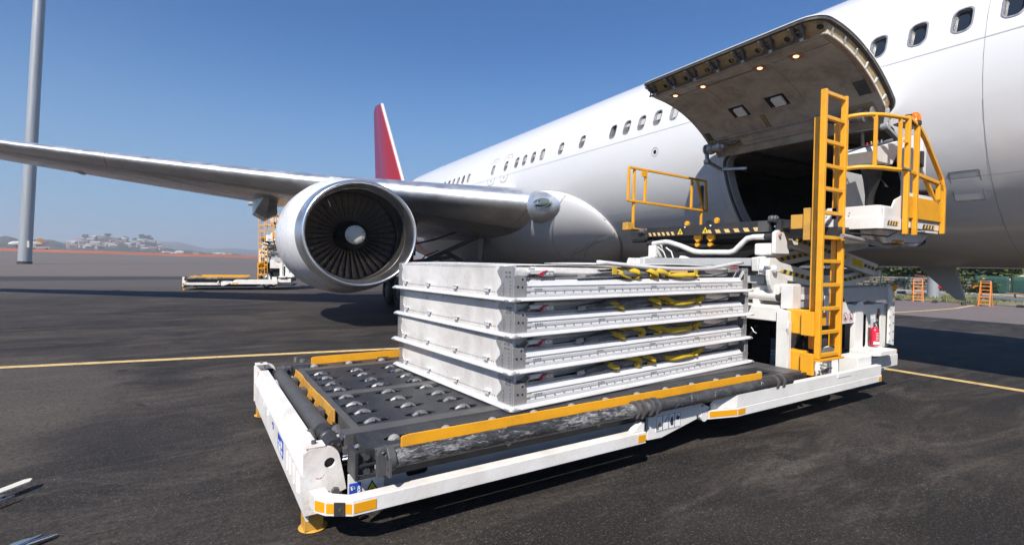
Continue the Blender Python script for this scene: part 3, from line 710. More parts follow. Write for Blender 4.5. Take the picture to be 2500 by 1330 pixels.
# curved plates on the skin
def splate(mb, poly, holes, u0, th0, o0, o1, sub=0):
    loops = [list(poly)]+[list(h) for h in holes]; flat = [p for l in loops for p in l]; n = len(flat)
    tris = tessellate_polygon([[Vector((p[0], p[1], 0)) for p in l] for l in loops])
    f = lambda p, o: FP(u0+p[0], th0+math.degrees(p[1]/RF), o)
    vs = [f(p, o0) for p in flat]+[f(p, o1) for p in flat]; fs = []
    for t in tris: fs += [tuple(t), tuple(i+n for i in t[::-1])]
    k = 0
    for l in loops:
        m = len(l)
        for i in range(m): fs.append((k+i, k+(i+1) % m, k+(i+1) % m+n, k+i+n))
        k += m
    return mb.add(vs, fs)
wth = (WT0+WT1)/2; hs = R(WT1-WT0)/2*RF
fm = MB(); splate(fm, rrect(-.127, -hs-.003, .127, hs+.003, .004, 1), [rrect(-.100, -hs+.022, .100, hs-.022, .085)], 0, wth, .0004, -.02)
rm = MB(); splate(rm, rrect(-.118, -hs+.006, .118, hs-.006, .095), [rrect(-.098, -hs+.024, .098, hs-.024, .083)], 0, wth, .009, -.09)
pm = MB(); splate(pm, rrect(-.112, -hs+.012, .112, hs-.012, .08), [], 0, wth, -.055, -.075)
dm = MB(); dm.box((WC-RF+.13, -.12, 4.6), (WC-RF+.16, .12, 5.5))
winM = [mesh('window', fm), mesh('window_rim', rm), mesh('pane', pm)]
winM[0].materials.append(M['fuselage']); winM[1].materials.append(M['alu_dull']); winM[2].materials.append(M['glass'])
def mkwin(u, parent, inv=True):
    a = bpy.data.objects.new('window', winM[0]); COL.objects.link(a); setp(a, parent); a.location = (0, u, 0)
    for nme, me in (('rim', winM[1]), ('pane', winM[2])):
        b = bpy.data.objects.new(nme, me); COL.objects.link(b); b.parent = a
    if (int(u*37) % 5) in (0, 2, 3) and u > 4.6 or int(u*37) % 7 == 1:
        b = bpy.data.objects.new('blind', BL[int(u*53) % 3]); COL.objects.link(b); b.parent = a
    return a
BL = []
for f_ in (.35, .6, .85):
    q = MB(); splate(q, [(-.09, hs-.05-(2*hs-.1)*f_), (.09, hs-.05-(2*hs-.1)*f_), (.09, hs-.05), (-.09, hs-.05)], [], 0, wth, -.048, -.052); q = mesh('blind', q); q.materials.append(M['grey_paint']); BL.append(q)
for u in WIN: mkwin(u, AIR)
# over-wing exits
for u in EXITS:
    e = MB(); splate(e, rrect(-.27, -.52, .27, .52, .2, 6), [rrect(-.248, -.498, .248, .498, .182, 6)], u, wth-1.5, .005, -.01)
    eo = obj('exit_door_outline', e, 'seam', AIR)
    mkwin(u, AIR)
    e = MB(); splate(e, [(-.05,0),(.05,0),(.05,.03),(-.05,.03)], [], u, wth+6.6, .006, .0); splate(e, [(-.06,-.42),(.06,-.42),(.06,-.40),(-.06,-.40)], [], u, wth, .005, .0); splate(e, [(-.05,-.45),(.05,-.45),(.05,-.435),(-.05,-.435)], [], u, wth, .005, .0)
    obj('exit_marking', e, 'seam', AIR)
# seams, round port, service panel
def seam_u(u, t0, t1, wd=.006, off=.0045, m='seam'):
    mb = MB(); n = 24; vs = []
    for i in range(n+1):
        t = t0+(t1-t0)*i/n
        vs += [FP(u-wd/2, t, off), FP(u+wd/2, t, off)]
    return mb.add(vs, [(2*i, 2*i+1, 2*i+3, 2*i+2) for i in range(n)])
def seam_t(th, u0, u1, wd=.006, off=.0045):
    mb = MB(); n = 40; vs = []; dt = math.degrees(wd/2/RF)
    for i in range(n+1):
        u = u0+(u1-u0)*i/n; vs += [FP(u, th-dt, off), FP(u, th+dt, off)]
    return mb.add(vs, [(2*i, 2*i+1, 2*i+3, 2*i+2) for i in range(n)])
for s in (seam_t(9.3, 7.2, 24, .007), seam_t(9.3, -3, 6.6, .007), seam_u(2.66, -90, 60), seam_t(-31, -3, 3.2, .005), seam_t(-31, 6.9, 10.3, .005), seam_u(6.72, -90, -10, .004), seam_u(-1.2, -90, 60), seam_t(62, -3, 24, .006), seam_u(17.2, 0, 80, .005)):
    obj('skin_seam', s, 'seam', AIR, recalc=False)
e = MB(); splate(e, circ(0, 0, .10, n=24), [circ(0, 0, .09, n=24)], 8.31, -1, .004, 0); obj('port_ring', e, 'seam', AIR)
e = MB(); splate(e, circ(0, 0, .045, n=20), [], 8.31, -1, .004, 0); obj('port', e, 'hub', AIR)
e = MB(); splate(e, rrect(-.17, -.24, .17, .24, .02), [rrect(-.158, -.228, .158, .228, .015)], 2.93, -34, .006, 0); obj('service_panel', e, 'alu_dull', AIR)
e = MB(); splate(e, rrect(-.155, -.225, .155, .225, .012), [], 2.93, -34, .003, 0); obj('panel_cover', e, 'fuselage', AIR)
e = MB(); splate(e, [(-.3,0),(.3,.0),(.3,.012),(-.3,.012)], [], 1.9, -72, .004, 0); splate(e, [(-.2,-.08),(.26,-.08),(.26,-.07),(-.2,-.07)], [], 1.95, -73, .004, 0); obj('vent_slot', e, 'hub', AIR)

# cargo opening: frame, jamb, hold
def ringstrip(fa, fb, n=96):
    mb = MB(); vs = []
    for i in range(n): vs += [fa(i/n), fb(i/n)]
    return mb.add(vs, [(2*i, 2*i+1, (2*i+3) % (2*n), (2*i+2) % (2*n)) for i in range(n)])
def per(u0, t0, u1, t1, r):
    pts = rrect(u0, R(t0)*RF, u1, R(t1)*RF, r, 8); out = []
    for i, p in enumerate(pts):
        q = pts[(i+1) % len(pts)]; d = math.dist(p, q); k = max(1, int(d/.12))
        for j in range(k): out.append((p[0]+(q[0]-p[0])*j/k, p[1]+(q[1]-p[1])*j/k))
    return out
inn = per(OU0+.04, OT0+1, OU1-.04, OT1-1, .24)
def clampo(p):
    cu, ct = (OU0+OU1)/2, R((OT0+OT1)/2)*RF; du, dt = p[0]-cu, p[1]-ct
    k = min((( (OU1-OU0)/2+.012)/abs(du)) if du else 9e9, ((R(OT1-OT0)*RF/2+.012)/abs(dt)) if dt else 9e9)
    return (cu+du*k, ct+dt*k)
def strip(A, B):
    n = len(A); return MB().add(list(A)+list(B), [(i, (i+1) % n, (i+1) % n+n, i+n) for i in range(n)])
P3 = lambda p, o: FP(p[0], math.degrees(p[1]/RF), o)
frm = strip([P3(clampo(p), .003) for p in inn], [P3(p, .003) for p in inn]); obj('opening_surround', frm, 'fuselage', AIR)
in2 = per(OU0+.10, OT0+2.2, OU1-.10, OT1-2.4, .2)
k_ = len(inn)
jm = MB(); 
def resample(P, n):
    L_ = [0]; 
    for i in range(len(P)): L_.append(L_[-1]+math.dist(P[i], P[(i+1) % len(P)]))
    out = []
    for j in range(n):
        s = L_[-1]*j/n
        for i in range(len(P)):
            if L_[i] <= s <= L_[i+1]:
                f = (s-L_[i])/max(1e-9, L_[i+1]-L_[i]); p, q = P[i], P[(i+1) % len(P)]; out.append((p[0]+(q[0]-p[0])*f, p[1]+(q[1]-p[1])*f)); break
    return out
A_ = resample(inn, 140); B_ = resample(in2, 140)
jamb = MB(); n = 140; lay = [[P3(p, .003) for p in A_], [P3(p, -.05) for p in A_], [P3(p, -.055) for p in B_], [P3(p, -.24) for p in B_]]
jamb.v = [tuple(v) for l in lay for v in l]
for l in range(3): jamb.f += [(l*n+i, l*n+(i+1) % n, (l+1)*n+(i+1) % n, (l+1)*n+i) for i in range(n)]
obj('door_jamb', jamb, 'grey_paint', AIR, smooth=35)
b = MB(); n = 140; ls = [[P3(p, -.052) for p in resample(per(OU0+.06, OT0+1.6, OU1-.06, OT1-1.6, .22), 140)]]
obj('door_seal', MB().tube([P3(p, -.045) for p in resample(per(OU0+.06, OT0+1.6, OU1-.06, OT1-1.6, .22), 140)], .018, 6, False), 'seal', AIR, smooth=60)
# hold interior
hb = MB(); x0, x1, y0, y1, z0, z1 = 9.05, 12.9, .6, 9.8, 2.05, 4.02
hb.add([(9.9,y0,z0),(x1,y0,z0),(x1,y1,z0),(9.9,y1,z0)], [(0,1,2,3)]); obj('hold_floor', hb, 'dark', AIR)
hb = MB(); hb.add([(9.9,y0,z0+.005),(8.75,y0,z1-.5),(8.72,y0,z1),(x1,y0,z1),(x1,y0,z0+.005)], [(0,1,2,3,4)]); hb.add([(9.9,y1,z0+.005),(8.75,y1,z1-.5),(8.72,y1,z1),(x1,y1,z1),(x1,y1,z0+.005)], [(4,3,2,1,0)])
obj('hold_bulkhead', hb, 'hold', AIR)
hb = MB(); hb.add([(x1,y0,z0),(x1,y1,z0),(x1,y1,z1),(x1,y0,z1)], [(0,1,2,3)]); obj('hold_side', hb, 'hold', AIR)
hb = MB(); hb.add([(8.78,y0,z1-.002),(x1,y0,z1-.002),(x1,y1,z1-.002),(8.78,y1,z1-.002)], [(0,1,2,3)]); obj('hold_ceiling', hb, 'inner', AIR)
hb = MB()
for k in range(7): hb.box((8.9, .9+k*1.4, z1-.06), (x1-.01, .95+k*1.4, z1-.01))
obj('ceiling_rib', hb, 'hold', AIR)
hb = MB(); hb.lathe((9.6, 7.2, z1-.03), (0,0,1), [(0,.002),(0,.06),(.02,.06)], 12); obj('hold_lamp', hb, 'bulb', AIR)
for k in range(5):
    hb = MB(); hb.box((x1-.03, 1.2+k*1.7, 2.3), (x1-.012, 2.6+k*1.7, 3.8)); obj('liner_panel', hb, 'hold', AIR, bevel=.008)
hb = MB()
for k in range(8): hb.box((10.0, 1+k*1.1, z0+.004), (12.7, 1.06+k*1.1, z0+.05))
obj('floor_track', hb, 'alu_dull', AIR)

# ------------------------------------------------------------------ the cargo door, swung up
HG = Vector((WC-RF*math.cos(R(8)), 0, ZC-RF*math.sin(R(8)))); ROT = R(-148.5)
def DP(u, th, off=0.0):
    p = Vector((WC-(RF+off)*math.cos(R(th)), u, ZC+(RF+off)*math.sin(R(th))))-HG
    a, b_ = p.x, p.z; c, s = math.cos(ROT), math.sin(ROT)
    return Vector((a*c-b_*s, u, a*s+b_*c))+HG
DU0, DU1, DT0, DT1 = 3.56, 6.67, -62.5, -8.6
DOOR = obj('cargo_door', MB().add([], []), 'fuselage', AIR)
def dgrid(u0, u1, t0, t1, off, nu=2, nt_=14, th=None):
    mb = MB(); vs = []
    for i in range(nu+1):
        for j in range(nt_+1):
            u = u0+(u1-u0)*i/nu; t = t0+(t1-t0)*j/nt_; vs.append(DP(u, t, off))
    fs = [(i*(nt_+1)+j, i*(nt_+1)+j+1, (i+1)*(nt_+1)+j+1, (i+1)*(nt_+1)+j) for i in range(nu) for j in range(nt_)]
    mb.add(vs, fs)
    if th:
        N = len(vs); vs2 = []
        for i in range(nu+1):
            for j in range(nt_+1): vs2.append(DP(u0+(u1-u0)*i/nu, t0+(t1-t0)*j/nt_, th))
        mb.add(vs2, [f[::-1] for f in fs])
        ring = [i*(nt_+1) for i in range(nu+1)]+[nu*(nt_+1)+j for j in range(1, nt_+1)]+[i*(nt_+1)+nt_ for i in range(nu-1, -1, -1)]+[j for j in range(nt_-1, 0, -1)]
        for a, b2 in zip(ring, ring[1:]+ring[:1]): mb.f.append((a, b2, b2+N, a+N))
    return mb
def dbox(u0, u1, t0, t1, o0, o1, nt_=3): return dgrid(u0, u1, t0, t1, o0, 1, nt_, o1)
# outer skin with rounded corners
dp = per(DU0, DT0, DU1, DT1, .26); cu, ct = (DU0+DU1)/2, R((DT0+DT1)/2)*RF
def DPP(p, o): return DP(p[0], math.degrees(p[1]/RF), o)
sk = MB(); n = len(dp); rings = 8; vs = []
NTH = 22; cols = 2
# skin as theta strips clipped by the corner rounding
def halfw(th):
    s = R(th)*RF; s0, s1 = R(DT0)*RF, R(DT1)*RF; r = .26; d = min(s-s0, s1-s); h = (DU1-DU0)/2
    return h if d >= r else h-r+math.sqrt(max(0, r*r-(r-d)**2))
tv = [DT0+(DT1-DT0)*(k/40) for k in range(41)]
extra = [DT0+.3, DT0+.8, DT0+2, DT1-.3, DT1-.8, DT1-2]; tv = sorted(tv+extra)
def skin(o0, o1, inset=0.0, tlist=tv):
    mb = MB(); vs = []
    for o in (o0, o1):
        for t in tlist:
            h = max(.02, halfw(t)-inset); vs += [DP(cu-h, t, o), DP(cu+h, t, o)]
    m = len(tlist); N = 2*m
    fs = [(2*i, 2*i+1, 2*i+3, 2*i+2) for i in range(m-1)]+[(N+2*i+2, N+2*i+3, N+2*i+1, N+2*i) for i in range(m-1)]
    for i in range(m-1): fs += [(2*i, 2*i+2, N+2*i+2, N+2*i), (2*i+3, 2*i+1, N+2*i+1, N+2*i+3)]
    fs += [(1, 0, N, N+1), (2*m-2, 2*m-1, N+2*m-1, N+2*m-2)]
    return mb.add(vs, fs)
sk = skin(0, -.012); DOOR.data = mesh('cargo_door', sk); DOOR.data.materials.append(M['fuselage'])
DOOR.data.polygons.foreach_set('use_smooth', [True]*len(DOOR.data.polygons)); DOOR.data.set_sharp_from_angle(angle=R(30))
DOOR['label'] = 'open cargo door with curved white outer skin'
def dobj(name, mb, m, **k): return obj(name, mb, m, DOOR, **k)
# dark perimeter seal
pl_ = [DPP(p, -.03) for p in resample(per(DU0+.02, DT0+.4, DU1-.02, DT1-.4, .25), 150)]
sm = MB(); ring = resample(per(DU0+.008, DT0+.15, DU1-.008, DT1-.2, .255), 150); r2 = resample(per(DU0+.055, DT0+1.3, DU1-.055, DT1-1.3, .21), 150)
A1 = [DPP(p, -.011) for p in ring]; A2 = [DPP(p, -.05) for p in ring]; A3 = [DPP(p, -.055) for p in r2]; n = 150
sm.v = [tuple(v) for l in (A1, A2, A3) for v in l]
for l in range(2): sm.f += [(l*n+i, l*n+(i+1) % n, (l+1)*n+(i+1) % n, (l+1)*n+i) for i in range(n)]
dobj('edge_seal', sm, 'seal', smooth=40)
# frame body (edge slopes) between skin and liner
r3 = resample(per(DU0+.07, DT0+6.5, DU1-.07, DT1-2.5, .10), 150); r4 = resample(per(DU0+.13, DT0+7.2, DU1-.13, DT1-4, .08), 150)
bd = MB(); A4 = [DPP(p, -.052) for p in r2]; A5 = [DPP(p, -.19) for p in r3]
bd.v = [tuple(v) for l in (A4, A5) for v in l]; bd.f = [(i, (i+1) % n, (i+1) % n+n, i+n) for i in range(n)]
dobj('edge_beam', bd, 'primer', smooth=30)
ln = dgrid(DU0+.08, DU1-.08, DT0+6.2, DT1-2.5, -.188, 2, 24, -.17); dobj('liner', ln, 'inner', smooth=30)
# liner ridges and panels
for (a, b_) in ((DU0+.14, DU0+.95), (DU0+1.02, DU0+2.10), (DU0+2.17, DU1-.14)):
    dobj('liner_panel', dbox(a, b_, DT0+13, DT1-15, -.189, -.197, 14), 'inner', bevel=.003)
dobj('liner_panel', dbox(DU0+.14, DU1-.14, DT0+7.5, DT0+12.2, -.189, -.196, 3), 'inner', bevel=.003)
# white side structure on the forward edge
ws = dbox(DU0+.066, DU0+.10, DT0+7, DT1-6, -.08, -.186, 16); dobj('side_rib', ws, 'cream', bevel=.004)
om = MB(); om.tube([DP(DU0+.105, DT0+7.5+(DT1-DT0-20)*k/20, -.198) for k in range(21)], .007, 6); dobj('sealant_bead', om, 'orange_seal', smooth=60)
for k in range(6):
    t = DT0+9+k*7.2; dobj('edge_fitting', MB().bar(DP(DU0+.05, t, -.09), DP(DU0+.075, t+.6, -.17), .03, .03), 'alu_dull', bevel=.006)
# latch row along the free edge
def E_(u, f, o=0.0):          # point on the sloping free-edge face, f 0 = skin side, 1 = liner side
    a = DP(u, DT0+1.8, -.06); b2 = DP(u, DT0+6.4, -.185); nrm = (b2-a).cross(Vector((0,1,0))).normalized()
    if nrm.z > 0: nrm = -nrm
    return a.lerp(b2, f)+nrm*o
for k in range(7):
    u = DU1-.24-k*.425
    mb = MB()
    for s in (-.055, .055):
        mb.tube([E_(u+s, -.15, .0), E_(u+s, .1, .045), E_(u+s*.8, .38, .055), E_(u+s*.4, .62, .03)], [.016, .022, .02, .014], 8)
    mb.cyl(E_(u-.085, .22, .035), E_(u+.085, .22, .035), .017, 10); mb.bar(E_(u, .3, .0), E_(u, .8, .045), .05, .03)
    mb.tube([E_(u+.05, .35, .05), E_(u+.10, .6, .04), E_(u+.14, .78, .05)], .012, 6)
    dobj('latch_hook', mb, 'dark', smooth=40)
    mb = MB(); c = E_(u-.235, .5, .003); e1 = (E_(u-.3, .5)-E_(u-.2, .5)).normalized(); e2 = (E_(u, 1)-E_(u, 0)).normalized(); nn = e1.cross(e2)
    if nn.z > 0: nn = -nn
    mb.prism(circ(0, 0, .042, n=18), c, e1, e2, nn*.003); dobj('lightening_hole', mb, 'hub')
    mb = MB(); mb.lathe(E_(u, .72, .055)-Vector((0,.03,0)), (0,1,0), [(0,.012),(0,.03),(.05,.03),(.05,.012)], 12); dobj('rod_clamp', mb, 'alu_dull', smooth=40)
    mb = MB(); mb.lathe(E_(u+.09, -.10, .02), (0,1,0), [(0,.001),(0,.01),(.02,.01),(.02,.001)], 8); dobj('drain_nozzle', mb, 'sticker_white')
dobj('torque_rod', MB().cyl(E_(DU0+.28, .72, .055), E_(DU1-.1, .72, .055), .013, 10), 'dark', smooth=60)
for k in range(13): 
    u = DU0+.25+k*.22; dobj('stiffener', MB().bar(E_(u, .05, .002), E_(u, .95, .002), .012, .012), 'primer')
# lamps in the liner
LAMPS = [(DU1-.42, DT0+11.5), (DU1-.98, DT0+12), (DU0+1.15, DT0+13), (DU0+.62, DT0+13.5)]
for u, t in LAMPS:
    dobj('lamp_recess', dbox(u-.085, u+.085, t-1.9, t+1.9, -.190, -.199, 1), 'orange_seal', bevel=.003)
    ax2 = DP(u, t, -.3)-DP(u, t, 0)
    mb = MB(); mb.lathe(DP(u, t, -.2), ax2, [(0,.040),(.008,.036),(.012,.03),(.006,.001)], 16); lo = dobj('lamp', mb, 'bulb', smooth=40)
for u, t0, t1, uu in ((DU0+1.9, 12.6, 13.3, .3), (DU1-1.6, 12.8, 13.4, .36)):
    dobj('torn_tape', dbox(u-uu, u+uu, DT0+t0, DT0+t1, -.197, -.199, 1), 'primer')
# recessed handles with white blocks
for u, t, s in ((DU1-1.05, DT1-20, 1.35), (DU0+1.38, DT1-20, 1.45)):
    dobj('recess_surround', dbox(u-.15*s, u+.15*s, t-4.5, t+4.2, -.190, -.199, 2), 'inner', bevel=.004)
    dobj('recess', dbox(u-.11*s, u+.11*s, t-3.4, t+3.1, -.198, -.201, 2), 'hub')
    dobj('handle_block', dbox(u-.085*s, u+.035*s, t-2.6, t+2.0, -.202, -.25, 2), 'cloth_white', bevel=.012)
    dobj('handle', MB().tube([DP(u-.10*s, t+2.6, -.215), DP(u, t+2.9, -.24), DP(u+.09*s, t+2.2, -.215)], .010, 8), 'alu_dull', smooth=50)
dobj('slot_vent', dbox(DU0+1.72, DU0+1.80, DT1-15.5, DT1-8, -.196, -.202, 3), 'primer', bevel=.004)
dobj('access_port', dbox(DU0+.14, DU0+.30, DT1-19, DT1-12.5, -.196, -.203, 2), 'dark', bevel=.01)
dobj('access_port', dbox(DU1-.24, DU1-.13, DT1-13, DT1-8, -.196, -.203, 2), 'dark', bevel=.01)
dobj('lower_channel', dbox(DU0+.3, DU1-.35, DT1-6.6, DT1-4.4, -.192, -.205, 2), 'inner', bevel=.004)
dobj('drive_shaft', MB().cyl(DP(DU0+.5, DT1-8.6, -.225), DP(DU1-.3, DT1-8.6, -.225), .009, 8), 'alu_dull', smooth=60)
dobj('stain_plate', dbox(DU1-.75, DU1-.55, DT1-6.5, DT1-3.2, -.205, -.209, 1), 'primer', bevel=.01)
# actuators at both hinge corners
for u, s in ((DU0+.42, -1), (DU1-.28, 1)):
    dobj('actuator_bay', dbox(u-.24, u+.2, DT1-9, DT1-2.6, -.19, -.203, 2), 'primer', bevel=.006)
    p = DP(u, DT1-5.2, -.25)
    mb = MB(); mb.lathe(p-Vector((0,.17,0)), (0,1,0), [(0,.0),(0,.06),(.05,.07),(.06,.105),(.13,.105),(.14,.075),(.28,.075),(.29,.11),(.34,.11),(.35,.05),(.42,.04),(.42,0)], 24); dobj('actuator', mb, 'alu_dull', smooth=40)
    mb = MB(); mb.tube([p+Vector((0,s*-.2,0)), p+Vector((.02,s*-.34,-.01)), p+Vector((0,s*-.46,.02))], .016, 8); mb.tube([p+Vector((-.05,s*-.1,.03)), p+Vector((-.1,s*-.25,.02)), p+Vector((-.03,s*-.42,.03))], .008, 6); dobj('hydraulic_line', mb, 'dark', smooth=50)
    mb = MB()
    for dy in (-.03, .12):
        q = p+Vector((0, s*.12+dy*s, 0)); mb.prism(circ(0, 0, .1, n=16)+[], q, (1,0,0), (0,0,1), (0,.025,0))
    dobj('actuator_arm', mb, 'alu_dull', smooth=40)
# fold-out drive links between jamb and door
for u, s in ((OU1+.02, 1), (OU0-.02, -1)):
    a = DP(u, DT1-5.5, -.24); b2 = FP(u-.04*s, -15.5, .03); c = FP(u-.14*s, -16.5, -.06)
    mb = MB(); k1 = a.lerp(b2, .55)+Vector((-.22, 0, -.05)); mb.bar(a, k1, .07, .045); mb.bar(k1, b2, .065, .045); mb.cyl(k1-Vector((0,.05,0)), k1+Vector((0,.05,0)), .05, 12)
    dobj('door_link', mb, 'alu_dull', bevel=.006)
    dobj('drive_arm', MB().bar(b2, FP(u-.5*s, -17, -.1), .05, .05), 'alu_dull', bevel=.005)
dobj('piano_hinge', MB().cyl((HG.x+.01, OU0+.1, HG.z+.0), (HG.x+.01, OU1-.1, HG.z+.0), .03, 10), 'alu_dull', smooth=50)
dobj('hinge_flap', dgrid(DU0+.1, DU1-.1, DT1-4, DT1+1.4, -.16, 1, 4, -.12), 'inner')

# ------------------------------------------------------------------ wing
def af(t, th):      # symmetric thickness at chord fraction t
    return 5*th*(.2969*math.sqrt(t)-.126*t-.3516*t*t+.2843*t**3-.1036*t**4)
WST = [9.3, 8.8, 8.2, 7.4, 6.4, 5.2, 4.0, 2.8, 1.4, 0, -1.6, -3.4, -5.4, -7.6, -10, -12.4, -14.2]
def wle(w_): return 13.05+(8.5-w_)*.655
def wz(w_): s = 8.5-w_; return 3.52+s*.098+max(0, s)**2*.0017
def wchord(w_):
    if w_ > 2.8: return 6.1+(w_-2.8)*.75
    return 2.3+(6.1-2.3)*(w_+14.2)/17.0
def wpt(w_, t, side):
    c = wchord(w_); th = .15-.05*max(0, min(1, (8.5-w_)/20)); inc = .07-.045*max(0, min(1, (8.5-w_)/18))
    cam_ = .012*math.sin(PI*t)*c
    return Vector((w_, wle(w_)+c*t, wz(w_)+side*af(t, th)*c+cam_-inc*c*t))
def wingloft(ta, tb, off=0, n=10, sts=WST, cap=True):
    mb = MB(); secs = []
    tt = [ta+(tb-ta)*(k/n)**2 if ta == 0 else ta+(tb-ta)*k/n for k in range(n+1)]
    for w_ in sts:
        pts = [wpt(w_, t, 1) for t in tt[::-1]]+[wpt(w_, t, -1) for t in (tt[1:] if ta == 0 else tt)]
        if off:
            c0 = wpt(w_, min(.3, tb), 0); pts = [p+((p-c0)*Vector((0,1,1))).normalized()*off for p in pts]
        secs.append(pts)
    m = len(secs[0]); mb.v = [tuple(p) for s in secs for p in s]
    mb.f = [(i*m+j, i*m+j+1, (i+1)*m+j+1, (i+1)*m+j) for i in range(len(secs)-1) for j in range(m-1)]
    if ta > 0 or True: mb.f += [(i*m+m-1, i*m, (i+1)*m, (i+1)*m+m-1) for i in range(len(secs)-1)]
    mb.f += [tuple(range(m)), tuple((len(secs)-1)*m+j for j in range(m-1, -1, -1))]
    return mb
obj('wing', wingloft(0, 1, n=22), 'wing', AIR, smooth=35)
for a, b_ in ((9.2, 8.22), (8.2, 3.3), (3.28, -3.2), (-3.22, -8.0), (-8.02, -13.9)):
    ss = [a+(b_-a)*k/6 for k in range(7)]
    obj('leading_edge_slat', wingloft(0, .13 if a > 4 else .11, .006, 14, ss), 'slat', AIR, smooth=35)
# joint lines and access panels on the lower skin
def wline(pts, wd=.012):
    mb = MB(); P = [wpt(w_, t, -1)-Vector((0,0,.004)) for w_, t in pts]
    for p, q in zip(P, P[1:]): mb.bar(p, q, wd, .002)
    return mb
for pts in ([(8.6,.16),(1.2,.16)], [(8.2,.3),(1,.3)], [(6.8,.16),(6.8,.3)], [(5.6,.16),(5.6,.3)], [(7.6,.3),(7.6,.5)], [(4.6,.16),(4.6,.3)], [(7.2,.19),(7.2,.26),(6.95,.27),(6.95,.2),(7.2,.19)], [(0,.14),(-12,.16)], [(0,.6),(-12,.62)], [(-3,.14),(-3,.6)], [(-7,.14),(-7,.6)]):
    obj('skin_joint', wline(pts), 'seam', AIR)
# flap track fairing outboard of the engine
def canoe(wf, ln_, dpt, t0=.62):
    a = wpt(wf, t0, -1); mb = MB(); secs = []
    for k in range(9):
        s = k/8; d = dpt*math.sin(PI*min(1, max(0.02, s*.93+.05)))**.6; hw = (.42 if dpt > .9 else .20)*math.sin(PI*min(1, max(.03, s*.95+.03)))**.5
        c = a+Vector((0, ln_*(s-.25), .30-.03*ln_*s)); secs += [c+Vector((-hw,0,.1)), c+Vector((-hw,0,-d*.75)), c+Vector((0,0,-d)), c+Vector((hw,0,-d*.75)), c+Vector((hw,0,.1))]
    return mb.add(secs, [(i*5+j, i*5+(j+1) % 5, (i+1)*5+(j+1) % 5, (i+1)*5+j) for i in range(8) for j in range(5)]+[(0,1,2,3,4), (44,43,42,41,40)])
for wf, ll, dd in ((1.55, 4.2, .95), (-4.6, 2.6, .3), (-8.8, 2.0, .22), (4.6, 3.4, .5)): obj('flap_track_fairing', canoe(wf, ll, dd), 'wing', AIR, smooth=40)
# wing root glove with landing light
GL = []
for k in range(15):
    t = k/14; w_ = 8.28+(8.72-8.28)*t**.8; u_ = 13.15-1.95*t; zc_ = 3.46-.10*t; hv = .42*(1-t**1.8)**.8+.015; pr_o = .22*(1-t**1.5)**.8+.004
    GL.append((Vector((w_, u_, zc_)), hv, pr_o))
gm = MB()
for c, hv, po in GL:
    for j in range(17):
        a = -PI/2+PI*j/16; gm.v.append((c.x+.30-(po+.30)*math.cos(a)**.7, c.y+.0-po*.35*math.cos(a), c.z+hv*math.sin(a)*(1.25 if a < 0 else 1)))
gm.f = [(i*17+j, i*17+j+1, (i+1)*17+j+1, (i+1)*17+j) for i in range(14) for j in range(16)]
obj('wing_root_fairing', gm, 'slat', AIR, smooth=60)
# landing light lens
lc = Vector((8.215, 12.50, 3.46)); dle = Vector((-.215, 1, .03)).normalized()
nl = Vector((dle.y, -dle.x, 0)).normalized()
if nl.y > 0: nl = -nl
upv = dle.cross(nl)
if upv.z < 0: upv = -upv
def ell(c, ax, ay, az_, a, b_, d, n=18, m=9):
    mb = MB(); vs = []
    for i in range(m+1):
        t = PI/2*i/m
        for k in range(n):
            p = 2*PI*k/n; vs.append(c+ax*(a*math.cos(t)*math.cos(p))+ay*(b_*math.cos(t)*math.sin(p))+az_*(d*math.sin(t)))
    return mb.add(vs, [(i*n+k, i*n+(k+1) % n, (i+1)*n+(k+1) % n, (i+1)*n+k) for i in range(m) for k in range(n)])
ll_ = obj('landing_light', ell(lc, dle, upv, nl, .34, .125, .07), 'lens', AIR, smooth=60)
obj('light_bezel', MB().tube([lc+dle*((.345)*math.cos(2*PI*k/36))+upv*(.13*math.sin(2*PI*k/36))+nl*.015 for k in range(37)], .010, 6), 'alu_dull', ll_, smooth=60)
for s in (.02, .17):
    mb = MB(); mb.lathe(lc+dle*(s+.02)+nl*.064, nl, [(0,.075),(.012,.068),(.002,.04),(.006,.001)], 16); obj('bulb', mb, 'steel', ll_, smooth=40)
# right wing beyond the fuselage and stabilisers
mb = wingloft(0, 1, n=10); mb.v = [(2*WC-v[0], v[1], v[2]) for v in mb.v]; mb.f = [f[::-1] for f in mb.f]; obj('wing', mb, 'wing', AIR, smooth=35)
mb = MB(); mb.prism([(34.2,7.05),(39.9,13.95),(41.05,14.05),(41.5,13.7),(40.6,7.0),(40.6,5.0),(34,5.2)], (WC-.16,0,0), (0,1,0), (0,0,1), (.32,0,0)); obj('tail_fin', mb, 'fin', AIR, bevel=.02)
mb = MB(); mb.bar((WC,34.05,6.9), (WC,39.8,13.93), .20, .20, (0,1,-.8)); obj('fin_leading_edge', mb, 'house_white', AIR, bevel=.05)
M['rudder'] = paint('plum_rudder', (.17, .035, .10), .5)
mb = MB(); mb.prism([(38.6,6.9),(40.7,6.9),(41.6,13.7),(41.1,14.08),(40.75,14.02)], (WC-.18,0,0), (0,1,0), (0,0,1), (.36,0,0)); obj('rudder', mb, 'rudder', AIR, bevel=.01)
mb = MB(); mb.prism([(30.5,6.5),(34.2,7.1),(34.2,6.2),(30.5,6.0)], (WC-.1,0,0), (0,1,0), (0,0,1), (.2,0,0)); obj('dorsal_fin', mb, 'fin', AIR)
for s in (-1, 1):
    mb = MB(); mb.prism([(0,39),(0,43.5),(s*9,47),(s*9,45.2)], (WC,0,6.0), (1,0,.0), (0,1,0), (0,0,.22)); obj('stabiliser', mb, 'wing', AIR)

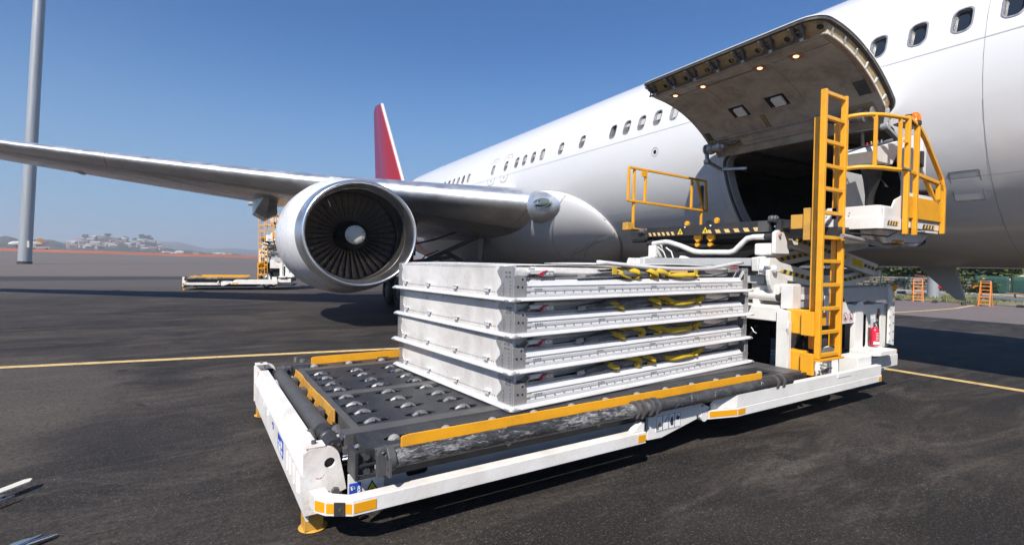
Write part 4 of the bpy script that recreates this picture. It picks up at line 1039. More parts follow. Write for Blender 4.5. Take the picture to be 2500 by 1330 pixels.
# ------------------------------------------------------------------ belly fairing
bf = MB(); NU, NV = 44, 30; vs = []
def q_(u, v):      # v -1..1 across, returns theta
    if u < 13.4: e = math.sqrt(max(0, 1-((13.4-u)/3.12)**2))
    else: e = 1
    lo = 34+max(0, (u-10.6))*11; lo = min(lo, 110); hi = 34
    return -42+(hi*e*v if v > 0 else lo*e*v), e
ul = [10.28+3.12*(1-math.cos(PI/2*k/16)) for k in range(17)]+[13.4+(30-13.4)*k/(NU-16) for k in range(1, NU-15)]
for u in ul:
    for j in range(NV+1):
        v = -1+2*j/NV; th, e = q_(u, v)
        hh = .30*(1-v*v)**.5*e**.9 if True else 0
        if u > 24: hh *= max(0, (30-u)/6)
        vs.append(FP(u, th, .004+hh))
bf.add(vs, [(i*(NV+1)+j, (i+1)*(NV+1)+j, (i+1)*(NV+1)+j+1, i*(NV+1)+j+1) for i in range(len(ul)-1) for j in range(NV)])
FA = obj('belly_fairing', bf, 'fuselage', AIR, smooth=70)
def fline(pts, wd=.017):
    mb = MB(); P = []
    for (u, v) in pts:
        th, e = q_(u, v); hh = .30*(1-v*v)**.5*e**.9; P.append(FP(u, th, .008+hh))
    mb.tube(P, wd/2, 4, False); return mb
for pts in ([(10.3+k*.35, -.12-.02*k) for k in range(14)], [(11.0+k*.28, -.1-.06*k) for k in range(12)], [(11.7+k*.2, .95-.16*k) for k in range(12)], [(12.2+k*.35, -.2-.055*k) for k in range(12)], [(12.6, .9-.08*k) for k in range(5)], [(10.29+.12*k*k*.2, -.985+.0*k) for k in range(6)]):
    obj('fairing_joint', fline(pts), 'seam', AIR, smooth=60)
ed = []
for k in range(60):
    a = PI*(k/59)-PI/2; u = 13.4-3.12*math.cos(a)*.999; 
    th, e = q_(u, 1 if a > 0 else -1); ed.append(FP(u, th, .006))
obj('fairing_edge', MB().tube(ed, .008, 5, False), 'seam', AIR, smooth=60)
rv = MB()
for pts, nn_ in (([(10.5, -.10), (15, -.4)], 60), ([(11.7, .93), (14.0, -.8)], 50), ([(11.0,-.06),(14,-.7)], 40)):
    for k in range(nn_):
        f = k/nn_; u = pts[0][0]+(pts[1][0]-pts[0][0])*f; v = pts[0][1]+(pts[1][1]-pts[0][1])*f+.03; th, e = q_(u, v); p = FP(u, th, .009+.30*(1-v*v)**.5*e**.9)
        rv.box(p-Vector((.006,.006,.006)), p+Vector((.006,.006,.006)))
for k in range(70):
    a = PI*(k/69)-PI/2; u = 13.4-3.0*math.cos(a); v = .96 if a > 0 else -.96; th, e = q_(u, v); p = FP(u, th, .012+.30*(1-v*v)**.5*e**.9); rv.box(p-Vector((.007,.007,.007)), p+Vector((.007,.007,.007)))
obj('fairing_screws', rv, 'seam', AIR, kind='stuff')
# blade antenna under the belly
mb = MB(); mb.prism([(3.75,1.80),(4.35,1.80),(3.72,1.18),(3.58,1.16)], (WC-.03,0,0), (0,1,0), (0,0,1), (.06,0,0)); obj('belly_antenna', mb, 'grey_paint', AIR, bevel=.015)
mb = MB(); mb.lathe((WC+.1, 1.55, 1.66), (0,0,1), [(-.10,.001),(-.08,.05),(0,.07),(.08,.07)], 14); obj('belly_beacon', mb, 'ochre', AIR, smooth=50)

# ------------------------------------------------------------------ engine
EC = Vector((2.86, 12.3, 2.33))
prof_o = [(.62,1.335),(1.1,1.455),(1.8,1.535),(2.6,1.55),(3.4,1.50),(4.2,1.36),(4.7,1.22)]
nac = MB(); nac.lathe(EC, Y, prof_o+[(4.7,1.14),(3.5,1.16)], 72); ENG = obj('engine', nac, 'nacelle', AIR, smooth=35)
ENG['label'] = 'white engine nacelle with a polished intake lip'
def eo(name, mb, m, **k): return obj(name, mb, m, ENG, **k)
lipp = []
for k in range(17):
    a = PI*k/16; 
    lipp.append((.0+.20*(1-math.sin(a)) if False else .22-.22*math.sin(a), 1.235+.10*-math.cos(a)*1.0))
lipp = [(.62,1.336),(.42,1.326),(.26,1.306)]+[(.26-.26*math.sin(a), 1.236+.07*math.cos(a)) for a in [PI*k/14 for k in range(1, 14)]]+[(.26,1.166),(.40,1.146),(.52,1.138)]
l_ = MB(); l_.lathe(EC, Y, lipp, 96); eo('intake_lip', l_, 'lip', smooth=60)
d_ = MB(); d_.lathe(EC, Y, [(.521,1.138),(.53,1.128),(.8,1.125),(.805,1.135),(1.2,1.15),(1.205,1.14),(1.65,1.14)], 72); eo('intake_duct', d_, 'duct', smooth=25)
fr_ = MB(); fr_.lathe(EC, Y, [(1.50,1.10),(1.48,1.14)], 72); eo('duct_ring', fr_, 'dark', smooth=30)
FU = 1.32
bl = MB(); n = 7; vs = []; NB = 38
for i in range(n+1):
    r = .34+(1.13-.34)*i/n; tw = R(44+24*i/n); hw = .052+.066*(i/n)
    for (c_, t_) in ((-1,-.0),(-.3,.012),(.4,.014),(1,0),(.4,-.004),(-.3,-.006)):
        dx = c_*hw*math.cos(0); a_ = Vector((math.sin(tw)*c_*hw+math.cos(tw)*t_, -math.cos(tw)*c_*hw*1.0+math.sin(tw)*t_, r))
        vs.append(a_)
bl.add(vs, [(i*6+j, i*6+(j+1) % 6, (i+1)*6+(j+1) % 6, (i+1)*6+j) for i in range(n) for j in range(6)]+[tuple(n*6+j for j in range(6))])
bl.box((-.028, -.01, .80), (.028, .01, .81))
bme = mesh('fan_blade', bl); bme.materials.append(M['blade'])
for k in range(NB):
    o = bpy.data.objects.new('fan_blade', bme); COL.objects.link(o); o.parent = ENG; o.location = EC+Vector((0, FU+.12, 0)); o.rotation_euler = (0, 2*PI*k/NB, 0)
sp_ = MB(); sp_.lathe(EC, Y, [(.70,.0),(.705,.12),(.735,.225),(.745,.235)], 40); eo('spinner_cap', sp_, 'spinner', smooth=50)
sp_ = MB(); sp_.lathe(EC, Y, [(.744,.234),(.82,.27),(1.0,.34),(1.2,.385),(1.5,.39)], 40); eo('spinner_cone', sp_, 'hub', smooth=50)
for k in range(6):
    a = 2*PI*k/6+.4; c = EC+Vector((.20*math.cos(a), .722, .20*math.sin(a))); eo('spinner_bolt', MB().cyl(c-Vector((0,.012,0)), c+Vector((0,.02,0)), .012, 8), 'hub')
dk = MB(); dk.lathe(EC, Y, [(1.62,.0),(1.62,1.139)], 48); eo('fan_casing', dk, 'hub')
pr = MB(); pr.tube([EC+Vector((-.60,.9,.85)), EC+Vector((-.52,1.0,.70))], [.012,.018], 8); eo('sensor_probe', pr, 'steel', smooth=50)
cr = MB(); cr.lathe(EC, Y, [(3.4,.9),(4.7,.86),(5.8,.62),(6.2,.5),(6.2,.001)], 40); eo('core_cowl', cr, 'alu_dull', smooth=40)
py = MB(); py.prism([(1.9,1.42),(3.2,1.78),(5.4,1.95),(7.8,1.7),(7.8,.95),(4.6,.95),(3.0,1.3)], EC+Vector((-.17,0,0)), (0,1,0), (0,0,1), (.34,0,0)); eo('pylon', py, 'nacelle', bevel=.04)
st_ = MB(); st_.prism([(.9,0),(1.5,0),(1.45,.22),(1.25,.22)], EC+Vector((1.2,.6,.55)), (0,1,0), (.8,0,.6), (-.012,0,.016)); eo('nacelle_strake', st_, 'nacelle')
for u_ in (1.12, 2.6, 3.6):
    rr0 = [p for p in prof_o]; 
    for (a, ra), (b_, rb_) in zip(prof_o, prof_o[1:]):
        if a <= u_ <= b_: rad_ = ra+(rb_-ra)*(u_-a)/(b_-a)+.003
    ring_ = MB(); ring_.lathe(EC, Y, [(u_-.005,rad_),(u_+.005,rad_)], 72); eo('cowl_joint', ring_, 'seam', smooth=60)

ENG.scale = (1.075, 1, 1); ENG.location.x = EC.x*(1-1.075)+.11
# ------------------------------------------------------------------ main landing gear
for sw in (6.25, 2*WC-6.25):
    for du in (-.72, .72):
        for dw in (-.48, .48):
            c = Vector((sw+dw, 18.6+du, .575))
            mb = MB(); mb.lathe(c-X*.21, X, [(0,.30),(.0,.42),(.03,.52),(.09,.565),(.15,.575),(.27,.575),(.33,.565),(.39,.52),(.42,.42),(.42,.30)], 36); wo_ = obj('wheel', mb, 'rubber', AIR, smooth=40)
            mb = MB(); mb.lathe(c-X*.17, X, [(0,.001),(0,.12),(.04,.2),(.0,.29),(.34,.29),(.30,.2),(.34,.12),(.34,.001)], 20); obj('rim', mb, 'gear', wo_, smooth=30)
    mb = MB(); mb.cyl((sw,17.88,.6), (sw,19.32,.6), .1, 12); mb.cyl((sw-.5,17.88,.58), (sw+.5,17.88,.58), .07, 10); mb.cyl((sw-.5,19.32,.58), (sw+.5,19.32,.58), .07, 10); obj('bogie_beam', mb, 'gear', AIR, smooth=40)
    mb = MB(); mb.cyl((sw,18.6,.55), (sw,18.5,2.2), .13, 16); mb.cyl((sw,18.5,1.9), (sw,18.45,4.2), .2, 16); obj('main_strut', mb, 'gear', AIR, smooth=40)
    s = 1 if sw < WC else -1
    mb = MB(); mb.bar((sw,18.4,1.45), (sw+2.05*s,16.9,2.62), .15, .15); mb.bar((sw,18.3,1.65), (sw+1.1*s,17.3,1.85), .12, .14); mb.bar((sw+1.05*s,17.6,2.05), (sw+1.5*s,17.1,1.7), .1, .16); obj('side_brace', mb, 'gear', AIR, bevel=.02)
    mb = MB(); mb.tube([(sw,18.4,2.3),(sw+.7*s,17.8,2.5),(sw+1.3*s,17.4,2.75),(sw+2*s,17,3.0)], .035, 8); mb.tube([(sw,18.5,1.3),(sw+.5*s,18.2,1.9),(sw+.9*s,17.9,2.1)], .025, 8); obj('hydraulic_line', mb, 'gear', AIR, smooth=40)
    mb = MB(); mb.prism([(0,0),(.9,.1),(.85,-.75),(.25,-.8)], (sw+2.2*s,16.7,2.55), (.2*s,1,0), (0,0,1), (.04,0,0)); obj('gear_door', mb, 'gear', AIR, bevel=.01)
    mb = MB(); mb.prism([(0,0),(1.5,0),(1.4,-1.2),(.2,-1.3)], (sw-.55*s,17.8,3.6), (0,1,0), (0,0,1), (.05,0,0)); obj('strut_door', mb, 'wing', AIR, bevel=.01)
mb = MB(); mb.cyl((WC,-5.6,.5), (WC,-5.6,2.4), .1, 14); obj('nose_strut', mb, 'gear', AIR, smooth=40)
for s in (-.3, .3):
    mb = MB(); mb.lathe((WC+s-.12,-5.6,.47), X, [(0,.2),(0,.38),(.06,.46),(.18,.46),(.24,.38),(.24,.2)], 28); obj('nose_wheel', mb, 'rubber', AIR, smooth=40)

# ================================================================== CARGO LOADER (world axes: x towards the aircraft, y aft)
LD = root('cargo_loader', 'white and orange scissor lift cargo loader carrying the stack of folded containers', 'cargo loader', off=(4.0, 4.5, 0))
def lo(name, mb, m, **k): return obj(name, mb, m, k.pop('parent', LD), **k)
def bx(a, b): return MB().box(a, b)
ZD = .52
def bolts(parent, pts, ax, r=.018, h=.014, m='steel'):
    for p in pts:
        mb = MB(); mb.cyl(p, Vector(p)+Vector(ax)*h, r, 6); obj('bolt', mb, m, parent)
# --- end beam (left end)
mb = MB(); mb.prism([(.585,.11),(.575,.14),(.575,.36),(.628,.49),(.70,.49),(.70,.465),(.645,.46),(.60,.35),(.60,.11)], (0,3.215,0), (1,0,0), (0,0,1), (0,2.85,0))
EB = lo('end_beam', mb, 'white_worn', bevel=.003)
obj('inner_channel', bx((.655,3.3,.20), (.675,5.95,.452)), 'white_worn', EB)
obj('logo_panel', bx((.572,4.06,.205), (.5755,4.33,.338)), 'blue', EB)
for a, b_, c, d in ((4.09,4.15,.22,.25),(4.10,4.17,.27,.315),(4.18,4.24,.215,.262),(4.2,4.3,.275,.288),(4.25,4.285,.215,.262)):
    obj('logo_mark', bx((.5705,a,c), (.5725,b_,d)), 'sticker_white', EB)
for a, b_, c, d in ((4.58,4.60,.28,.33),(4.62,4.64,.27,.33),(4.60,4.66,.315,.325),(4.66,4.69,.30,.32)): obj('logo_mark', bx((.5735,a,c), (.5755,b_,d)), 'blue', EB)
for k, yy in enumerate((3.86, 3.74, 3.62, 3.57, 3.46, 3.40)):
    obj('raised_letter_bar', bx((.566,yy-.008,.20+.012*(k % 2)), (.5765,yy+.008,.335)), 'white_worn', EB, bevel=.002)
for yy in (5.25, 4.95): obj('raised_letter_bar', bx((.566,yy-.01,.30), (.5765,yy+.01,.35)), 'white_worn', EB, bevel=.002)
# --- end lugs with a round hole
def lug(y, th):
    poly = [(.565,.16),(.565,.535),(.60,.56),(.70,.555)]+[(.70+.075*math.sin(R(a)), .47+.085*math.cos(R(a))) for a in range(10, 85, 12)]+[(.80,.36),(.815,.275),(.765,.262),(.765,.24),(.66,.16)]
    mb = MB(); mb.prism(poly, (0,y,0), (1,0,0), (0,0,1), (0,th,0), [circ(.715,.455,.033,n=20)[::-1]])
    L_ = lo('end_lug', mb, 'white_rust', bevel=.003)
    obj('hole_backing', bx((.675,y+th*1.4,.41), (.755,y+th*1.4+.004,.50)), 'hub', L_)
    obj('lug_top', bx((.572, min(y,y+th*4)+.002, .5605), (.69, max(y,y+th*4)-.002, .57)), 'white_rust', L_, bevel=.002)
    bolts(L_, [(.63, y+th*2, .571)], (0,0,1), .014, .02, 'dark')
lug(3.19, .028); lug(6.10, -.028)
lo('corner_plate', bx((.64,3.225,.18), (.80,3.24,.30)), 'white_worn', bevel=.002)
bolts(LD, [(.735, 3.14, .30)], (0,-1,0), .026, .03, 'dark')
# jacks
for yy in (3.33, 6.02):
    mb = MB(); mb.box((.585,yy-.05,.018), (.70,yy+.06,.17)); J = lo('jack_leg', mb, 'ochre', bevel=.004)
    mb = MB(); mb.lathe((.65,yy+.02,0), Z, [(0,.001),(.001,.08),(.010,.088),(.018,.075),(.022,.001)], 24); obj('foot_pad', mb, 'ochre', J, smooth=40)
# --- side rail, front part
def railbox(pts, z0, z1, th, m='white', name='side_rail', bevel=.004):
    """pts: outer line in plan; thickness towards +y"""
    n_ = len(pts); o_ = []
    for i, p in enumerate(pts):
        a = Vector(pts[max(0, i-1)]); b_ = Vector(pts[min(n_-1, i+1)]); d = (b_-a).normalized(); nn_ = Vector((-d.y, d.x)); o_.append(Vector(p)+nn_*th)
    poly = [tuple(p) for p in pts]+[tuple(p) for p in o_[::-1]]
    mb = MB(); mb.prism(poly, (0,0,z0), (1,0,0), (0,1,0), (0,0,z1-z0)); return lo(name, mb, m, bevel=bevel)
r1 = [(.592,3.16),(.60,3.06),(.645,2.985),(.78,2.90),(3.16,2.90)]
SR = railbox(r1, .232, .325, .09, 'white_worn')
def patch(parent, p, q, z0, z1, m, name, th=.003, out=.0025):
    p = Vector((p[0], p[1], 0)); q = Vector((q[0], q[1], 0)); d = (q-p).normalized(); nn_ = Vector((d.y, -d.x, 0))
    mb = MB(); mb.prism([(0,z0),((q-p).length,z0),((q-p).length,z1),(0,z1)], p+nn_*(out-th), d, (0,0,1), nn_*th); return obj(name, mb, m, parent)
patch(SR, (.602,3.05), (.643,2.99), .250, .308, 'amber', 'reflector')
patch(SR, (.650,2.982), (.775,2.903), .248, .305, 'amber', 'reflector')
patch(SR, (.785,2.90), (.915,2.90), .250, .306, 'amber', 'reflector', out=.0035)
patch(SR, (.690,2.9567), (.742,2.9239), .240, .314, 'rubber', 'rubber_pad', .008, .010)
bolts(SR, [(.716, 2.932, .277)], Vector((-.53,-.85,0)), .009, .008)
patch(SR, (3.07,2.90), (3.155,2.90), .250, .306, 'amber', 'reflector', out=.0035)
lo('rail_gusset', MB().prism([(3.03,.328),(3.16,.328),(3.16,.40),(3.12,.40)], (0,2.92,0), (1,0,0), (0,0,1), (0,.06,0)), 'white', bevel=.003)
# inner web with oblong hole
lo('inner_web', MB().prism([(.83,.20),(3.28,.22),(3.28,.44),(.83,.44)], (0,3.12,0), (1,0,0), (0,0,1), (0,.012,0), [rrect(1.18,.295,1.33,.345,.024)[::-1]]), 'grey_paint')  # grey colour stands in for the shade under the deck
lo('web_backing', bx((1.1,3.16,.25), (1.4,3.17,.40)), 'hub')
lo('cross_tube', bx((1.33,3.14,.12), (1.45,5.9,.22)), 'black')
# stickers at the corner
PL = lo('sticker_plate', bx((.80,3.085,.235), (1.02,3.10,.40)), 'white_worn')
ST = obj('blue_sign', bx((.805,3.078,.24), (.875,3.0835,.345)), 'blue', PL)
mb = MB(); mb.prism([(0,0),(.03,0),(.03,.012),(.012,.012),(.012,.03),(0,.03)], (.812,3.0775,.330), (.8,0,-.2), (.1,0,-.8), (0,-.002,0)); mb.bar((.82,3.0765,.328), (.838,3.0765,.312), .008, .002, (0,1,0)); obj('arrow', mb, 'sticker_white', ST)
for zz, rr2 in ((.315,.007),(.300,.009),(.278,.012)):
    mb = MB(); mb.tube([(.862+rr2*math.cos(2*PI*k/14)*.8, 3.076, zz+rr2*math.sin(2*PI*k/14)) for k in range(15)], .0022, 5); obj('chain_mark', mb, 'sticker_white', ST)
def warn(parent, o, ex, ey, s, nn_, name='warning_triangle', glyph=1):
    o = Vector(o); ex = Vector(ex); ey = Vector(ey); nn_ = Vector(nn_)
    mb = MB(); mb.prism([(-.5*s,0),(.5*s,0),(0,.87*s)], o, ex, ey, nn_*.002); a = obj(name, mb, 'black', parent)
    mb = MB(); mb.prism([(-.40*s,.055*s),(.40*s,.055*s),(0,.75*s)], o+nn_*.0022, ex, ey, nn_*.001); b_ = obj('sign_face', mb, 'yellow', a)
    mb = MB(); mb.prism([(-.12*s,.12*s),(.02*s,.12*s),(.12*s,.2*s),(.05*s,.3*s),(.12*s,.42*s),(0,.5*s),(-.1*s,.36*s),(-.03*s,.26*s)], o+nn_*.0034, ex, ey, nn_*.001); obj('pictogram', mb, 'black', a)
warn(PL, (.945,3.0845,.232), X, Z, .125, (0,-1,0))
# --- middle panel with pictogram strip
MPn = lo('link_panel', MB().prism([(3.29,.20),(3.46,.195),(3.92,.285),(4.02,.31),(4.12,.37),(3.98,.43),(3.29,.43)], (0,3.0,0), (1,0,0), (0,0,1), (0,.03,0)), 'white', bevel=.002)
SG = obj('pictogram_strip', bx((3.385,2.9965,.255), (3.705,3.0005,.395)), 'sticker_white', MPn)
for k in range(4):
    x0_ = 3.39+k*.078
    fr__ = MB(); fr__.prism([(x0_,.26),(x0_+.077,.26),(x0_+.077,.39),(x0_,.39)], (0,2.9962,0), (1,0,0), (0,0,1), (0,-.001,0), [[(x0_+.003,.263),(x0_+.003,.387),(x0_+.074,.387),(x0_+.074,.263)]]); obj('frame_line', fr__, 'black', SG)
warn(SG, (3.429,2.996,.295), X, Z, .05, (0,-1,0))
gl = [[(3.49,.335),(3.505,.33),(3.53,.36),(3.525,.372),(3.51,.345)], [(3.575,.285),(3.605,.285),(3.61,.33),(3.595,.34),(3.60,.352),(3.59,.365),(3.575,.352),(3.57,.33),(3.56,.325)], [(3.64,.335),(3.655,.37),(3.665,.355),(3.69,.35),(3.68,.32),(3.66,.325)]]
for g_ in gl: obj('pictogram', MB().prism(g_, (0,2.996,0), (1,0,0), (0,0,1), (0,-.001,0)), 'black', SG)
bolts(MPn, [(3.36,3.0,.41), (3.93,3.0,.315), (4.0,3.0,.40)], (0,-1,0), .012, .01)
lo('link_knuckle', MB().cyl((4.03,2.99,.30), (4.03,3.1,.30), .05, 18), 'white', smooth=40)
# --- side rail, rear part
LR = railbox([(4.02,3.06),(4.08,2.985),(4.40,2.90),(7.41,2.90)], .262, .345, .09, 'white')
patch(LR, (4.025,3.052), (4.078,2.986), .280, .335, 'amber', 'reflector'); patch(LR, (4.09,2.982), (4.395,2.901), .280, .335, 'amber', 'reflector'); patch(LR, (4.405,2.90), (4.52,2.90), .280, .333, 'amber', 'reflector', out=.0035)
patch(LR, (7.33,2.90), (7.405,2.90), .275, .325, 'amber', 'reflector', out=.0035)
UR = lo('upper_rail', MB().prism([(4.40,2.905),(7.405,2.905),(7.405,2.97),(4.40,2.97),(4.20,3.02),(4.185,3.0),(4.24,2.955)], (0,0,.347), (1,0,0), (0,1,0), (0,0,.125)), 'white', bevel=.004)
lo('nose_cover', MB().prism([(4.12,.347),(4.12,.40),(4.22,.47),(4.40,.47),(4.40,.347)], (0,2.992,0), (1,0,-0), (0,0,1), (0,.012,0)), 'white')
patch(UR, (6.3,2.905), (6.62,2.905), .425, .470, 'white', 'step_plate', .006, .006)
lo('tow_eye', bx((6.75,2.96,.225), (6.85,2.99,.262)), 'amber')
# --- protective tube along the deck
for a, b_, mm in ((1.02,3.03,'tube'),(3.30,4.9,'tube2'),(4.9,5.36,'black')):
    lo('bumper_tube', MB().cyl((a,2.95,.503), (b_,2.95,.505), .056, 24), mm, smooth=40)
for xx in (3.06, 3.13, 3.22, 3.29, 1.0, 5.05, 5.16):
    mb = MB(); mb.lathe((xx,2.95,.505), X, [(0,.02),(0,.072),(.028,.072),(.028,.02)], 20); lo('tube_collar', mb, 'dark', smooth=30)
lo('tube_joint', MB().cyl((3.03,2.95,.505), (3.30,2.95,.505), .045, 20), 'zinc', smooth=40)
lo('tube_joint', MB().cyl((5.08,2.945,.505), (5.16,2.945,.505), .05, 20), 'zinc', smooth=40)
for xx in (3.10, 3.27):
    mb = MB(); mb.bar((xx,2.90,.56), (xx+.01,2.90,.44), .02, .02, (0,1,0)); mb.bar((xx,2.93,.44), (xx,3.06,.40), .03, .03); lo('collar_strap', mb, 'dark')
for xx in (1.95, 4.0): lo('tube_strap', MB().bar((xx,2.97,.46), (xx,3.05,.43), .05, .02), 'black')
for xx in (1.9, 2.75, 3.9, 4.7): bolts(LD, [(xx,3.035,.415)], (0,-1,0), .018, .02)
for xx in (2.35,3.55,4.25,4.75):
    lo('tube_gusset', MB().prism([(-.03,.505),(.03,.505),(.012,.535),(-.012,.535)], (xx,3.018,0), (1,0,0), (0,0,1), (0,.006,0)), 'black')
# deck side channel
DC = lo('deck_channel', MB().prism([(3.045,.36),(3.045,.503),(3.075,.503),(3.075,.385),(3.14,.385),(3.14,.36)], (.98,0,0), (0,1,0), (0,0,1), (4.92,0,0)), 'black', bevel=.003)
# left bracket of the tube
mb = MB(); mb.box((.805,2.955,.405), (.825,3.13,.575)); mb.box((.82,2.965,.405), (.94,2.985,.425)); mb.box((.825,2.985,.425), (.93,2.995,.57)); mb.box((.825,2.962,.48),(.93,2.984,.495))
TB = lo('tube_bracket', mb, 'black', bevel=.004)
bolts(TB, [(.875,2.984,.535),(.875,2.984,.45)], (0,-1,0), .022, .02); bolts(TB, [(.962,2.94,.56),(.985,2.9,.47),(.975,2.91,.54)], (0,-1,0), .011, .012)
mb = MB(); mb.prism([(.93,.40),(.99,.415),(1.0,.50),(.99,.57),(.95,.58),(.93,.54)], (0,2.94,0), (1,0,0), (0,0,1), (0,.03,0)); mb.prism([(2.88,.415),(3.0,.40),(3.0,.575),(2.93,.58),(2.89,.53)], (.985,0,0), (0,1,0), (0,0,1), (.018,0,0)); lo('tube_flange', mb, 'dark', bevel=.003)
# --- deck
def ovalplate(name, x0, x1, y0, y1, holes, parent=LD, z=ZD, th=.012, m='tread'):
    mb = MB(); mb.prism([(x0,y0),(x1,y0),(x1,y1),(x0,y1)], (0,0,z-th), (1,0,0), (0,1,0), (0,0,th), holes); return obj(name, mb, m, parent)
colx = [1.12+.37*k for k in range(13)]
rows_n = [4.42, 4.16, 3.92, 3.67]; rows_f = [5.44, 5.20, 4.94, 4.69]
def oval(cx, cy, a=.128, b_=.050): return circ(cx, cy, a, b_, 14)[::-1]
k = 0
for (ya, yb, rows) in ((3.575, 4.49, rows_n), (4.605, 5.66, rows_f)):
    for i in range(0, 13, 3):
        cols_ = colx[i:i+3]; x0_ = 1.005+.37*i-(0 if i == 0 else .07); x1_ = min(5.78, 1.005+.37*(i+3)-.07-.004)
        ovalplate('deck_plate', x0_, x1_, ya, yb, [oval(cx+.01, cy) for cx in cols_ for cy in rows if cx < 5.7])
WX = [1.14+.378*k for k in range(12)]
for (ya, yb, yc) in ((3.12, 3.445, 3.245), (5.78, 6.02, 5.87)):
    for i in range(0, 12, 4):
        x0_ = 1.0+1.512*(i//4); ovalplate('edge_plate', x0_, x0_+1.508, ya, yb, [oval(cx+.045, yc, .118, .050) for cx in WX[i:i+4]])
# framing bars
for a, b_ in (((.87,3.45,.44),(5.85,3.57,.527)), ((.955,4.495,.46),(5.85,4.60,.526)), ((.955,5.665,.46),(5.85,5.775,.526)), ((.955,3.08,.46),(5.85,3.115,.526)), ((.955,6.025,.40),(5.85,6.06,.526))):
    lo('deck_bar', bx(a, b_), 'dark', bevel=.003)
for (ya, yb) in ((3.575, 4.49), (4.605, 5.66)): lo('deck_end_bar', bx((.945,ya,.44), (1.0,yb,.5255)), 'dark', bevel=.002); lo('deck_end_bar', bx((5.785,ya,.44), (5.86,yb,.5255)), 'dark', bevel=.002)
for (ya, yb) in ((3.12, 3.445), (5.78, 6.02)): lo('deck_end_bar', bx((.925,ya,.42), (.998,yb,.5255)), 'black', bevel=.002); lo('deck_end_bar', bx((5.54,ya,.42), (5.84,yb,.5235)), 'dark', bevel=.002)
lo('deck_light_block', bx((1.0,3.13,.36), (5.8,6.0,.40)), 'hub'); lo('deck_frame', bx((1.3,3.3,.14), (5.7,5.8,.36)), 'black')  # black pan under the deck holes, added to block light
bolts(LD, [(.905,3.30,.48),(.905,3.18,.44)], (-1,0,0), .024, .02); bolts(LD, [(.862,3.49,.49),(.862,3.53,.47)], (-1,0,0), .02, .02)
mb = MB(); mb.prism([(3.12,.42),(3.32,.42),(3.34,.47),(3.32,.53),(3.12,.53)], (.907,0,0), (0,1,0), (0,0,1), (.014,0,0)); lo('end_cheek', mb, 'black', bevel=.004)
# casters
cm = MB()
n_ = 8; prof = [(-.075,0),(-.05,.020),(-.02,.034),(.012,.036),(.045,.022),(.075,.002)]
for j, (px_, pz) in enumerate(prof):
    for s in (-1,-.72,0,.72,1):
        wv = .029*(1-abs(px_)/.1)**.5; cm.v.append((px_, s*wv, pz*(1-.55*s*s)-.012*(abs(s) == 1)))
cm.f += [(j*5+k, j*5+k+1, (j+1)*5+k+1, (j+1)*5+k) for j in range(5) for k in range(4)]
cm.box((-.06,-.018,-.05), (.06,.018,-.01))
cme = mesh('caster', cm); cme.materials.append(M['zinc']); cme.polygons.foreach_set('use_smooth', [True]*len(cme.polygons)); cme.set_sharp_from_angle(angle=R(50))
pn = MB(); pn.lathe((.02,-.034,.014), Y, [(0,.001),(0,.009),(.068,.009),(.068,.001)], 10); pne = mesh('axle_pin', pn); pne.materials.append(M['steel'])
rl = MB(); rl.lathe((-.03,-.02,.004), Y, [(0,.001),(0,.026),(.04,.026),(.04,.001)], 14); rle = mesh('ball_roller', rl); rle.materials.append(M['steel'])
def linkm(me, name, parent, loc, off=False):
    o = bpy.data.objects.new(name, me); COL.objects.link(o)
    if off: setp(o, parent)
    else: o.parent = parent
    o.location = loc; return o
for cx in colx:
    if cx > 5.7: continue
    for j, cy in enumerate(rows_n+rows_f):
        c = linkm(cme, 'caster', LD, (cx, cy, ZD-.002), True); c.rotation_euler = (0, 0, ((j+int(cx*10)) % 3-1)*.12+(PI if (j+int(cx*7)) % 2 else 0)); c.scale = (.88, .82, .85)
        linkm(pne, 'axle_pin', c, (0,0,0)); linkm(rle, 'ball_roller', c, (-.035 if j % 2 else .0, 0, 0)) if j > 3 else None
wl = MB(); wl.lathe((0,-.022,0), Y, [(0,.001),(0,.012),(-.006,.014),(-.006,.026),(0,.032),(.004,.040),(.012,.043),(.032,.043),(.040,.040),(.044,.001)], 22)
wle_ = mesh('guide_wheel', wl); wle_.materials.append(M['wheelgrey']); wle_.polygons.foreach_set('use_smooth', [True]*len(wle_.polygons)); wle_.set_sharp_from_angle(angle=R(35))
wb = MB(); wb.box((-.05,.024,-.05), (.05,.034,.0)); wbe = mesh('wheel_bracket', wb); wbe.materials.append(M['dark'])
for yc in (3.245, 5.87):
    for cx in WX:
        if cx > 5.45: continue
        c = linkm(wle_, 'guide_wheel', LD, (cx, yc, ZD-.019), True); c.rotation_euler = (0, 0, .25 if yc < 4 else .1); linkm(wbe, 'wheel_bracket', c, (0,0,0))
# orange guide plates
for yy, x0_, x1_ in ((3.03, 1.11, 5.0), (5.985, 1.13, 4.8)):
    holes = [[(xx-.035,.512),(xx,.545),(xx+.035,.512)] for xx in ()]
    g_ = lo('guide_plate', MB().prism([(x0_,.510),(x1_,.510),(x1_,.600),(x0_+.06,.604),(x0_+.01,.598),(x0_,.588)], (0,yy,0), (1,0,0), (0,0,1), (0,.012,0)), 'orange', bevel=.002)
    for xx in (1.95,2.6,3.4,4.1,4.7): obj('notch_tab', MB().prism([(-.07,.528),(.07,.528),(.06,.536),(-.06,.536)], (xx,yy-.004,0), (1,0,0), (0,0,1), (0,.003,0)), 'dark', g_)
lo('ochre_side', bx((1.13,5.975,.46), (4.8,5.983,.515)), 'ochre')
